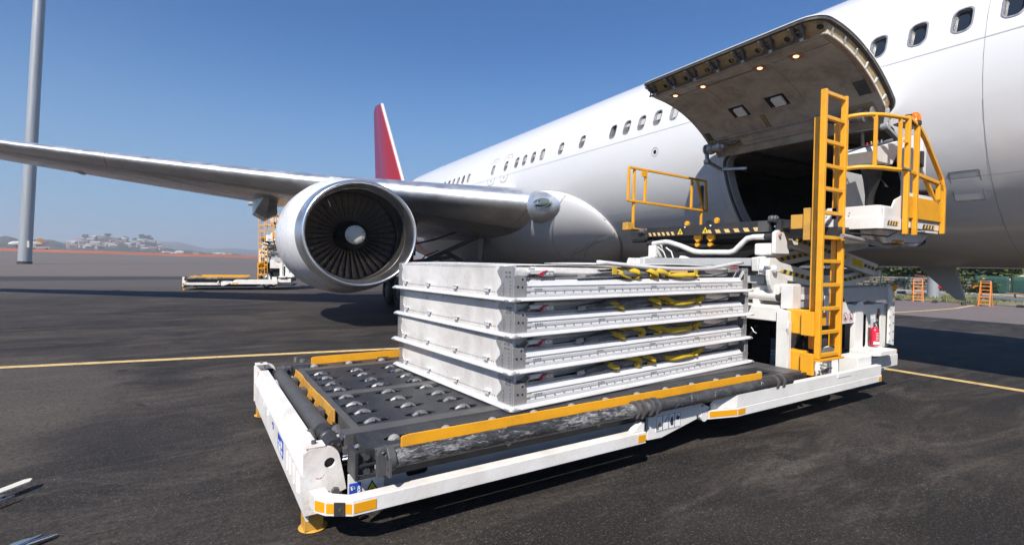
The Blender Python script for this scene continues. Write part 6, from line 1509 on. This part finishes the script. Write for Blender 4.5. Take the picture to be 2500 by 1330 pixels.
# console
CN = lo('console', MB().prism([(6.80,3.085),(6.86,3.15),(7.00,3.165),(7.46,3.29),(7.48,3.14),(7.33,2.98),(6.95,2.975)], (0,2.82,0), (1,0,0), (0,0,1), (0,.36,0)), 'white', bevel=.012)
obj('console_top', MB().prism([(7.04,3.178),(7.42,3.281),(7.415,3.300),(7.03,3.197)], (0,2.86,0), (1,0,0), (0,0,1), (0,.28,0)), 'black', CN)
for k_ in range(9):
    xx = 7.1+.035*k_; obj('console_knob', MB().cyl((xx,2.94+.05*(k_ % 3),3.20+(xx-7.06)*.27), (xx,2.94+.05*(k_ % 3),3.24+(xx-7.06)*.27), .010, 8), ['steel','black','red','steel','black','yellow'][k_ % 6], CN)
lo('console_neck', MB().tube([(7.22,3.0,3.0),(7.27,3.02,2.80),(7.30,3.05,2.62),(7.35,3.08,2.36),(7.36,3.1,2.30)], [.13,.09,.05,.045,.06], 14), 'rubber', smooth=50)
lo('pedal_bar', MB().bar((7.1,2.95,2.32), (7.5,3.15,2.36), .10, .04), 'black', bevel=.01)
lo('loose_cable', MB().tube([(7.36,2.98,2.85),(7.42,2.9,2.72),(7.48,2.95,2.74),(7.5,3.0,2.84)], .006, 6), 'black', smooth=50)
SW = lo('steering_wheel', MB().tube([(6.98+.17*math.cos(2*PI*k_/28), 3.02+.17*math.sin(2*PI*k_/28), 3.375+.035*math.cos(2*PI*k_/28)) for k_ in range(29)], .013, 8, False), 'rubber', smooth=50)
for k_ in range(3):
    a = .6+2*PI*k_/3; obj('spoke', MB().bar((6.98,3.02,3.365), (6.98+.165*math.cos(a),3.02+.165*math.sin(a),3.375+.035*math.cos(a)), .03, .012), 'rubber', SW)
obj('column', MB().cyl((6.98,3.02,3.36), (7.02,3.02,3.15), .02, 10), 'rubber', SW)
# cabin back plate and white columns
lo('screen_panel', bx((7.42,3.42,2.30), (8.16,3.44,3.0)), 'grey_paint', bevel=.004); lo('screen_edge', bx((7.36,3.40,2.295), (7.40,3.46,2.98)), 'white', bevel=.004)
lo('white_column', bx((7.62,2.72,2.295), (7.72,2.84,3.36)), 'white', bevel=.006); lo('white_column', bx((7.76,2.74,2.295), (7.82,2.86,3.24)), 'white', bevel=.006)
lo('column_box', bx((7.92,2.72,2.9), (8.04,2.9,3.42)), 'white', bevel=.01); lo('speaker', bx((7.86,2.70,3.0), (7.92,2.84,3.2)), 'black', bevel=.005)
lo('fender_tube', MB().cyl((7.75,2.72,2.66), (8.28,2.70,2.71), .035, 12), 'rubber', smooth=40)
mb = MB(); mb.lathe((8.27,2.68,2.42), X, [(-.02,.001),(-.02,.06),(.03,.065),(.04,.001)], 18); lo('side_lamp', mb, 'red', smooth=40)

# fire extinguisher hanging on the cabinet
FE = root('fire_extinguisher', 'red fire extinguisher hanging on the white cabinet of the near loader', 'fire extinguisher', (7.98, 3.225, .63))
mb = MB(); mb.lathe((0,0,0), Z, [(0,.001),(0,.054),(.01,.058),(.20,.058),(.23,.048),(.25,.022),(.26,.018),(.26,.001)], 24); obj('cylinder', mb, 'red', FE, smooth=40)
mb = MB(); n = 9
mb.v = [(.0592*math.cos(a), .0592*math.sin(a), z) for z in (.02, .06) for a in [PI+.25+(PI-.5)*k/8 for k in range(9)]]; mb.f = [(k, k+1, k+10, k+9) for k in range(8)]; obj('label_band', mb, 'sticker_white', FE, smooth=60)
for q in range(5):
    mb = MB(); z0 = .085+q*.022
    mb.v = [(.0592*math.cos(a), .0592*math.sin(a), z) for z in (z0, z0+.007) for a in [PI+.7+(PI-1.4-.12*(q % 2))*k/8 for k in range(9)]]; mb.f = [(k, k+1, k+10, k+9) for k in range(8)]; obj('label_line', mb, 'spinner', FE, smooth=60)
mb = MB(); mb.cyl((0,0,.26), (0,0,.29), .016, 10); mb.bar((-.03,0,.30), (.05,-.01,.33), .02, .012); mb.bar((-.03,0,.288), (.045,-.01,.27), .02, .008); obj('valve', mb, 'black', FE, bevel=.002)
obj('hose', MB().tube([(.02,0,.28),(.06,-.02,.29),(.075,-.02,.22),(.068,-.01,.10),(.066,0,.06)], .008, 8), 'rubber', FE, smooth=50)
obj('gauge', MB().lathe((0,-.016,.275), (0,-1,0), [(0,.001),(0,.012),(.008,.012),(.008,.001)], 12), 'spinner', FE)
obj('bracket', MB().box((-.02,.056,.05), (.02,.07,.24)), 'dark', FE)

# ================================================================== FOLDED AIR CARGO CONTAINERS
CL, CW, CH = 3.62, 2.13, .287
proto = {}
def container(idx, label):
    T_ = root('folded_container', label, 'cargo container', (2.14+[0,-.012,.004,-.008][idx], 3.355+[0,.006,.014,.010][idx], ZD+.008+CH*idx), R(4.8+[0,.15,-.1,.1][idx]), group='folded aluminium containers stacked on the loader')
    def co(name, mb, m, parent=None, **k): return obj(name, mb, m, parent or T_, **k)
    def cb(a, b_): return MB().box(a, b_)
    top_ = idx == 3
    # base pallet with bevelled edge rails
    co('base_plate', cb((.03,.03,0), (CL-.03,CW-.03,.012)), 'alu')
    ed = [(0,.0),(-.045,.004),(-.045,.012),(-.012,.030),(.012,.032),(.012,.0)]
    co('edge_rail', MB().prism(ed, (0,-.045,0), (1,0,0), (0,0,1), (0,CW+.09,0)), 'alu_rail', bevel=.002)
    co('edge_rail', MB().prism(ed, (CL,-.045,0), (-1,0,0), (0,0,1), (0,CW+.09,0)), 'alu_rail', bevel=.002)
    co('edge_rail', MB().prism(ed, (.0125,0,0), (0,1,0), (0,0,1), (CL-.025,0,0)), 'alu_rail', bevel=.002)
    co('edge_rail', MB().prism(ed, (.0125,CW,0), (0,-1,0), (0,0,1), (CL-.025,0,0)), 'alu_rail', bevel=.002)
    for (cx, cy, sx, sy) in ((0,0,-1,-1),(0,CW,-1,1),(CL,0,1,-1),(CL,CW,1,1)):
        co('corner_cap', MB().prism([(cx+sx*.048,cy-sy*.05),(cx+sx*.048,cy+sy*.02),(cx+sx*.02,cy+sy*.048),(cx-sx*.05,cy+sy*.048),(cx-sx*.05,cy+sy*.012),(cx+sx*.010,cy-sy*.05)], (0,0,-.001), (1,0,0), (0,1,0), (0,0,.016)), 'alu_dull', bevel=.003)
    z0, z1 = .033, CH-.006
    # long end wall facing the deck end (local -x)
    EP = co('end_panel', cb((.012,.012,z0), (.022,CW-.012,z1)), 'alu', bevel=.001)
    def wave(yc, s):    # stamped corner gusset outline
        return [(yc,z0+.004),(yc+s*.20,z0+.004),(yc+s*.22,z0+.035),(yc+s*.185,z0+.07),(yc+s*.155,z0+.10),(yc+s*.16,z0+.135),(yc+s*.20,z1-.07),(yc+s*.215,z1-.045),(yc+s*.19,z1-.02),(yc+s*.18,z1-.002),(yc,z1-.002)]
    gs = MB().prism(wave(.008, 1), (.0115,0,0), (0,1,0), (0,0,1), (-.004,0,0)); G1 = co('corner_gusset', gs, 'alu_dull')
    gs = MB().prism([(CW-.008,z0+.004),(CW-.11,z0+.004),(CW-.12,z0+.05),(CW-.09,z0+.09),(CW-.08,z0+.13),(CW-.11,z1-.06),(CW-.09,z1-.002),(CW-.008,z1-.002)], (.0115,0,0), (0,1,0), (0,0,1), (-.004,0,0)); G2 = co('corner_gusset', gs, 'alu_dull')
    rv_ = MB()
    def rivet(x_, y_, z_, r_=.0055): rv_.box((x_-.003, y_-r_, z_-r_), (x_+.0005, y_+r_, z_+r_))
    for k_ in range(64): rivet(.012, .26+k_*.0268, z0+.030, .004); 
    for k_ in range(64): rivet(.012, .26+k_*.0268, z1-.012, .004)
    for (yy, zz) in ((.04,z1-.05),(.055,z1-.05),(.085,z1-.05),(.10,z1-.05),(.04,z1-.085),(.055,z1-.085),(.085,z1-.085),(.10,z1-.085)): rivet(.0075, yy, zz, .007)
    for zz in (.05,.075,.10,.13,.16): rivet(.0075,.04,zz); rivet(.0075,.13,zz) if zz < .14 else None
    for k_ in range(7): rivet(.0075, CW-.03, z0+.02+k_*.033); rivet(.0075, CW-.06, z0+.02+k_*.033, .004)
    LP = []
    for yy in (.36, .88, 1.42, 1.94):
        lp = MB(); lp.box((-.016,yy-.045,z0+.052), (.0118,yy+.035,z0+.058)); lp.box((-.012,yy-.03,z0+.028), (-.003,yy+.022,z0+.052)); lp.box((-.018,yy-.035,z0+.058),(-.004,yy-.02,z0+.066)); lp.box((-.018,yy+.01,z0+.058),(-.004,yy+.025,z0+.066))
        co('tie_lug', lp, 'alu_rail')
    # plain back and far walls
    co('end_panel', cb((CL-.022,.012,z0), (CL-.012,CW-.012,z1)), 'alu'); co('back_panel', cb((.024,CW-.022,z0), (CL-.024,CW-.012,z1)), 'alu')
    # near side corner posts
    P1 = co('corner_post', MB().prism([(.024,z0),(.19,z0),(.19,z0+.045),(.205,z0+.075),(.20,z0+.085),(.15,z0+.085),(.15,z0+.125),(.13,z0+.135),(.13,z1-.085),(.105,z1-.075),(.024,z1-.075)], (0,.008,0), (1,0,0), (0,0,1), (0,.012,0)), 'alu_dull', bevel=.001)
    co('post_upright', cb((.024,.022,z1-.085), (.05,.06,z1)), 'alu_rail')
    for (xx, zz, r_) in ((.06,.115,.010),(.105,.112,.009),(.105,.175,.010)): obj('post_hole', MB().prism(circ(xx,zz,r_,n=12), (0,.0075,0), X, Z, (0,-.001,0)), 'hub', P1)
    P2 = co('corner_post', MB().prism([(CL-.024,z0),(CL-.13,z0),(CL-.13,z0+.10),(CL-.085,z0+.105),(CL-.085,z1-.03),(CL-.14,z1-.03),(CL-.14,z1),(CL-.024,z1)], (0,.008,0), (1,0,0), (0,0,1), (0,.012,0)), 'alu_dull', bevel=.001)
    for (xx, zz) in ((CL-.07,.23),(CL-.045,.23),(CL-.045,.262)): obj('post_hole', MB().prism(circ(xx,zz,.008,n=12), (0,.0075,0), X, Z, (0,-.001,0)), 'hub', P2)
    # sill beam, ribbed extrusion
    pr_ = [(.006,z0+.001),(.006,.058),(.012,.060),(.012,.078),(.007,.080),(.007,.104),(.013,.106),(.013,.116),(.006,.118),(.006,.124),(.016,.126),(.055,.168),(.085,.170),(.085,z0+.001)]
    co('sill_beam', MB().prism(pr_, (.152,0,0), (0,1,0), (0,0,1), (CL-.152-.135,0,0)), 'alu_rail', bevel=.0015)
    n_ = 30
    for k_ in range(n_): rv_.box((.24+k_*.107-.005,.001,.066-.005), (.24+k_*.107+.005,.0065,.066+.005))
    for c_ in (.27, 1.02, 1.78, 2.55, 3.2):
        for dx in (-.036,-.018,0,.018,.036):
            for dz in (.088,.099): rv_.box((c_+dx-.0035,.002,dz-.0025), (c_+dx+.0035,.0075,dz+.0035))
    co('rivets', rv_, 'zinc', kind='stuff')
    # track behind the latch
    co('latch_track', MB().box((.13,.055,.172), (.9,.075,.188)), 'alu_dull', bevel=.002)
    co('track_foot', MB().box((.135,.03,.135), (.16,.05,.19)), 'alu_dull')
    # folded side sheet sagging into the opening
    def sag(x_): 
        t = (x_-.28)/(CL-.5); return z1-.012-.085*math.exp(-((t-.62)/.30)**2)*(.35 if top_ else 1)
    nS = 40; sh = MB(); rows_ = []
    for i in range(nS+1):
        x_ = .055+(CL-.375)*i/nS; zt = z1-.008; zb = .18+.055*sst(.45, .05, abs(i/nS-.0)) if False else .186
        bulge = .10*math.sin(PI*min(1, i/nS*1.15))**2
        bulge *= .6; bulge += .0; sh.v += [(x_, .16+bulge, z1-.007), (x_, .095+bulge*.9, z1-.02), (x_, .085+bulge*.8, z1-.05), (x_, .11+bulge, .182), (x_, .45, .172)]
    sh.f += [(i*5+j, i*5+j+1, (i+1)*5+j+1, (i+1)*5+j) for i in range(nS) for j in range(4)]
    co('folded_side_sheet', sh, 'alu', smooth=50)
    co('inner_tray', cb((.2,.09,.150), (CL-.2,CW-.1,.158)), 'alu_dull')
    # latch block with red handle
    LB = co('latch_block', MB().box((.20,.035,.215), (.34,.085,.25)), 'alu_rail', bevel=.004)
    obj('latch_case', MB().box((.33,.03,.195), (.46,.05,.243)), 'alu_dull', LB, bevel=.003); obj('latch_bar', MB().bar((.14,.06,.20), (.26,.10,.262), .09, .012), 'alu_dull', LB)
    obj('latch_window', MB().box((.375,.027,.21), (.445,.0295,.232)), 'alu_rail', LB); obj('latch_screw', MB().cyl((.41,.0268,.221), (.41,.025,.221), .005, 8), 'dark', LB)
    obj('latch_handle', MB().prism([(0,0),(.035,.008),(.036,.03),(.085,.045),(.083,.052),(.03,.042),(.028,.036),(.0,.028)], (.30,.022,.198), (1,0,0), (0,0,1), (0,.008,0)), 'red', LB, bevel=.002)
    for xx in (.27,.30): obj('latch_stud', MB().cyl((xx,.05,.196), (xx,.035,.196), .006, 8), 'dark', LB)
    # perforated braces at the right end
    for dy in (.0, .07, .16):
        co('perforated_brace', MB().bar((CL-.62+.5*dy,.12+dy,.186), (CL-.16,.07+dy*1.4,.245), .035, .006), 'dark')
    co('red_tab', MB().box((CL-.66,.10,.215), (CL-.62,.13,.235)), 'red', bevel=.003)
    co('far_latch', MB().box((CL-.42,.022,z1-.045), (CL-.20,.035,z1-.008)), 'alu_dull', bevel=.002)
    # canvas door rolled up with webbing
    xs_ = [.85+1.6*k_/36 for k_ in range(37)]
    cv = MB(); rq = random.Random(5+idx)
    ph = [rq.uniform(0, 6) for _ in range(6)]
    nn2 = 14
    for k_, x_ in enumerate(xs_):
        t = k_/36; cyy = .065+.03*t+.008*math.sin(9*t+ph[0]); czz = .186+.016*t+(.028)*math.sin(PI*min(1, t*1.05))**.8
        rz_ = (.012+.036*math.sin(PI*min(1, t*.9+.1))**.6); ry_ = .022+.022*math.sin(PI*min(1,t*.9+.1))
        for j in range(nn2):
            a = 2*PI*j/nn2; w_ = 1+.22*math.sin(3*a+ph[1]+7*t)+.15*math.sin(5*a+ph[2]-11*t)+.08*math.sin(23*t+a*2)
            cv.v.append((x_+.012*math.sin(a*2+8*t), cyy-ry_*math.cos(a)*w_, czz+rz_*math.sin(a)*w_))
    cv.f += [(k_*nn2+j, k_*nn2+(j+1) % nn2, (k_+1)*nn2+(j+1) % nn2, (k_+1)*nn2+j) for k_ in range(36) for j in range(nn2)]+[tuple(range(nn2)), tuple(36*nn2+j for j in range(nn2-1,-1,-1))]
    CV = co('canvas_roll', cv, 'canvas', smooth=40)
    fl_ = MB(); fl_.v = [(1.9,.11,.262),(2.45,.10,.272),(2.98,.13,.268),(3.0,.12,.205),(2.5,.085,.200),(1.92,.09,.200),(1.9,.16,.262)]; fl_.add([(1.85,.105,.258),(2.3,.085,.266),(2.75,.09,.268),(3.03,.11,.266),(3.05,.10,.206),(2.75,.075,.204),(2.3,.07,.202),(1.87,.085,.206)], [(0,1,6,7),(1,2,5,6),(2,3,4,5)]); fl_.v = fl_.v[7:]; fl_.f = [tuple(i-7 for i in f) for f in fl_.f]
    fo_ = obj('canvas_flap', fl_, 'canvas', CV); s_m = fo_.modifiers.new('thickness', 'SOLIDIFY'); s_m.thickness = .008
    fp_ = MB(); fp_.v = [(.74,.035,.178),(1.27,.045,.215),(1.30,.07,.252),(.77,.06,.214),(.80,.12,.18)]; fp_.f = [(0,1,2,3),(0,4,3)]
    fo2 = obj('reinforced_tip', fp_, 'alu_dull', CV); s_m = fo2.modifiers.new('thickness', 'SOLIDIFY'); s_m.thickness = .006
    fk = MB(); fk.add([(.75,.033,.174),(1.32,.035,.190),(1.45,.06,.215),(1.2,.045,.205),(.88,.04,.196)], [(0,1,2,3,4)]); fo3 = obj('canvas_fold', fk, 'canvas', CV); s_m = fo3.modifiers.new('thickness', 'SOLIDIFY'); s_m.thickness = .006
    def ribbon(pts, wd=.050):
        pts = [Vector(p)+Vector((0, .0, .0)) for p in pts]
        mb = MB(); P = [Vector(p) for p in pts]; vs = []
        for i, p in enumerate(P):
            d = (P[min(i+1,len(P)-1)]-P[max(i-1,0)]).normalized(); sd = d.cross(Vector((0,-1,.35)).normalized()); sd.normalize(); vs += [p-sd*wd/2, p+sd*wd/2]
        mb.add(vs, [(2*i,2*i+1,2*i+3,2*i+2) for i in range(len(P)-1)]); o = obj('webbing_strap', mb, 'strap', CV, smooth=60); s_m = o.modifiers.new('thickness', 'SOLIDIFY'); s_m.thickness = .004; return o
    jx = [-.12,-.09,-.07,-.10][idx]
    def curve(pts, n_=5):
        P = [Vector(p) for p in pts]; out = []
        for i in range(len(P)-1):
            p0, p1, p2, p3 = P[max(0,i-1)], P[i], P[i+1], P[min(len(P)-1,i+2)]
            for k_ in range(n_):
                t = k_/n_; out.append(.5*((2*p1)+(-p0+p2)*t+(2*p0-5*p1+4*p2-p3)*t*t+(-p0+3*p1-3*p2+p3)*t**3))
        return out+[P[-1]]
    SKIP = [(3,), (), (1,), (5,)][idx]
    for q_i, pts in enumerate(([(1.30+jx,.10,.262),(1.32+jx,.03,.236),(1.40+jx,.02,.205),(1.48+jx,.025,.190),(1.50+jx,.05,.186)],
                [(1.52+jx,.09,.266),(1.62+jx,.035,.258),(1.70+jx,.015,.235),(1.71+jx,.02,.205),(1.66+jx,.05,.186)],
                [(1.80+jx,.08,.27),(1.86+jx,.02,.250),(1.94+jx,.005,.222),(1.98+jx,.02,.198),(1.9+jx,.06,.19)],
                [(1.96+jx,.08,.272),(2.04+jx,.02,.250),(2.14+jx,.01,.225),(2.22+jx,.03,.204)],
                [(2.1+jx,.05,.22),(2.25+jx,.02,.203),(2.42+jx,.01,.198),(2.58+jx,.02,.206),(2.66+jx,.05,.225)],
                [(2.72+jx,.08,.272),(2.71+jx,.03,.262),(2.69+jx,.02,.235),(2.60+jx,.035,.205)],
                [(1.55,.08,.262),(1.42,.06,.255),(1.3,.09,.245)])):
        if q_i in SKIP: continue
        dj = rq.uniform(-.05, .05); ribbon(curve([(a_+dj*(1+.6*k_i/4), b2_, c2_+rq.uniform(-.006, .006)) for k_i, (a_, b2_, c2_) in enumerate(pts)]))
    ribbon([(2.62+jx,.03,.205),(2.66+jx,.01,.192),(2.70+jx,.02,.184)], .025)
    # lid
    if not top_:
        co('lid', cb((.024,.15,z1-.006), (CL-.024,CW-.024,z1)), 'alu')
        co('front_flange', MB().prism([(.024,z1-.030),(.05,z1-.005),(CL-.05,z1-.005),(CL-.024,z1-.030)] if False else [(.30,z1-.012),(CL-.14,z1-.034),(CL-.14,z1-.001),(.30,z1-.001)], (0,.095,0), (1,0,0), (0,0,1), (0,.006,0)), 'alu_dull')
    else:
        # loose top sheets, wavy
        def sheet_(name, x0_, x1_, y0_, y1_, zf, m, th, n1=30, n2=8):
            mb = MB()
            for i in range(n1+1):
                for j in range(n2+1):
                    x_ = x0_+(x1_-x0_)*i/n1; y_ = y0_+(y1_-y0_)*j/n2; mb.v.append((x_, y_, zf(i/n1, j/n2)))
            mb.f = [(i*(n2+1)+j, (i+1)*(n2+1)+j, (i+1)*(n2+1)+j+1, i*(n2+1)+j+1) for i in range(n1) for j in range(n2)]
            o = co(name, mb, m, smooth=50); s_m = o.modifiers.new('thickness', 'SOLIDIFY'); s_m.thickness = th; s_m.offset = -1; return o
        sheet_('top_sheet', .03, CL-.03, .14, CW-.02, lambda a, b_: CH-.002+.014*math.sin(a*5+.4)*(.3+b_*.7)+.006*math.sin(a*11), 'alu', .006)
        sheet_('curved_side_sheet', .30, 2.2, .055, .20, lambda a, b_: .255-.035*math.sin(a*PI*.9)*(1-b_)-.05*(1-a)*(1-b_)*0+.012*a+b_*.03, 'alu', .05)
        sheet_('loose_frame_bar', 1.02, CL-.06, .035, .075, lambda a, b_: .272-.032*math.sin(PI*min(1,a*1.08))**1.2+.062*max(0,(a-.72)/.28)**1.1+.030*(1-a)**2, 'alu_rail', .040)
        sheet_('top_sheet', 1.9, CL-.1, .3, CW-.3, lambda a, b_: CH+.022+.012*math.sin(a*4), 'alu_rail', .01)
        for xx in (1.22, 1.78, 2.54): 
            z_ = .272-.032*math.sin(PI*min(1,(xx-1.02)/(CL-1.08)*1.08))**1.2
            st2 = MB(); st2.box((xx-.032,.026,z_-.055), (xx+.032,.033,z_+.004)); st2.box((xx-.032,.026,z_+.002), (xx+.032,.11,z_+.008)); co('webbing_strap', st2, 'strap', bevel=.002)
        ys = MB(); ys.bar((2.08,.028,.240), (2.38,.028,.237), .004, .022); co('yellow_label', ys, 'peach')
        hb_ = co('far_handle', MB().box((CL-.46,.027,.262), (CL-.20,.034,.302)), 'alu_dull', bevel=.002)
        obj('handle_red', MB().box((CL-.36,.020,.276), (CL-.22,.0265,.292)), 'red', hb_, bevel=.002)
    return T_
for i_, lb_ in enumerate(['folded aluminium container at the bottom of the stack, resting on the loader deck', 'folded aluminium container second from the bottom of the stack', 'folded aluminium container third from the bottom, just under the top one', 'topmost folded aluminium container with loose curved sheets on its lid']): container(i_, lb_)

# ================================================================== second loader in the background, a copy of the first
def copytree(src, name_off):
    r2 = src.copy(); COL.objects.link(r2)
    for ch in src.children:
        c = ch.copy(); COL.objects.link(c); c.parent = r2; c.matrix_parent_inverse = ch.matrix_parent_inverse.copy()
        for g2 in ch.children:
            d = g2.copy(); COL.objects.link(d); d.parent = c
    return r2
L2 = copytree(LD, 0); L2.location = (2.0, 31.6, 0); L2.rotation_euler = (0, 0, R(-14)); L2.scale = (.66, .78, 1.22)
L2['label'] = 'distant cargo loader with orange ladder, standing behind the engine'; L2['group'] = 'cargo loaders'; LD['group'] = 'cargo loaders'
# tow bar ends at the left edge of the foreground
TBr = root('metal_bar', 'flat metal bar with a notch, poking in at the lower left edge', 'tow bar', (-1.05, 4.8, 0))
mb = MB(); mb.prism([(0,0),(.30,0),(.315,.012),(.60,.012),(.61,.0),(.95,0),(.99,.03),(.99,.05),(.96,.07),(.30,.07),(0,.07)], (-.565,-.61,.06), Vector((.66,.75,0)).normalized(), Vector((-.75,.66,0)).normalized(), (0,0,.012)); obj('bar', mb, 'spinner', TBr, bevel=.002)
mb = MB(); mb.bar((-.52,-.68,.03), (.02,-.08,.03), .012, .05); obj('lower_flange', mb, 'steel', TBr); mb = MB(); mb.cyl((-.4,-.48,0),(-.4,-.48,.06),.03,10); mb.cyl((-.05,-.07,0),(-.05,-.07,.06),.025,10); obj('foot', mb, 'dark', TBr)
HK = root('hook_tool', 'bent chrome and blue metal hook lying at the bottom left corner', 'tool', (-.82, 4.0, 0))
obj('blade', MB().prism([(-.10,-.06),(-.06,.0),(-.02,.02),(.02,.02),(.07,.05),(.05,.02),(.0,-.02),(-.06,-.08)], (0,0,.015), (1,0,0), (0,1,0), (0,0,.012)), 'pipe_blue', HK, bevel=.003)
obj('shaft', MB().tube([(-.06,-.14,.02),(.02,-.07,.03),(.11,-.01,.02),(.13,.02,.012)], [.018,.016,.012,.005], 10), 'steel', HK, smooth=50)

# ================================================================== thin air haze over the whole field
hzb = MB(); hzb.box((-5000, -2500, -6), (5200, 5400, 125))
hm = bpy.data.materials.new('haze_air'); hm.use_nodes = True; hn = hm.node_tree; hn.nodes.clear()
ho = hn.nodes.new('ShaderNodeOutputMaterial'); hv = hn.nodes.new('ShaderNodeVolumePrincipled'); hv.inputs['Density'].default_value = .00050
hv.inputs['Color'].default_value = (.86, .92, 1.0, 1); hv.inputs['Anisotropy'].default_value = .2; hn.links.new(hv.outputs[0], ho.inputs['Volume'])
M['haze'] = hm
obj('haze', hzb, 'haze', kind='stuff')
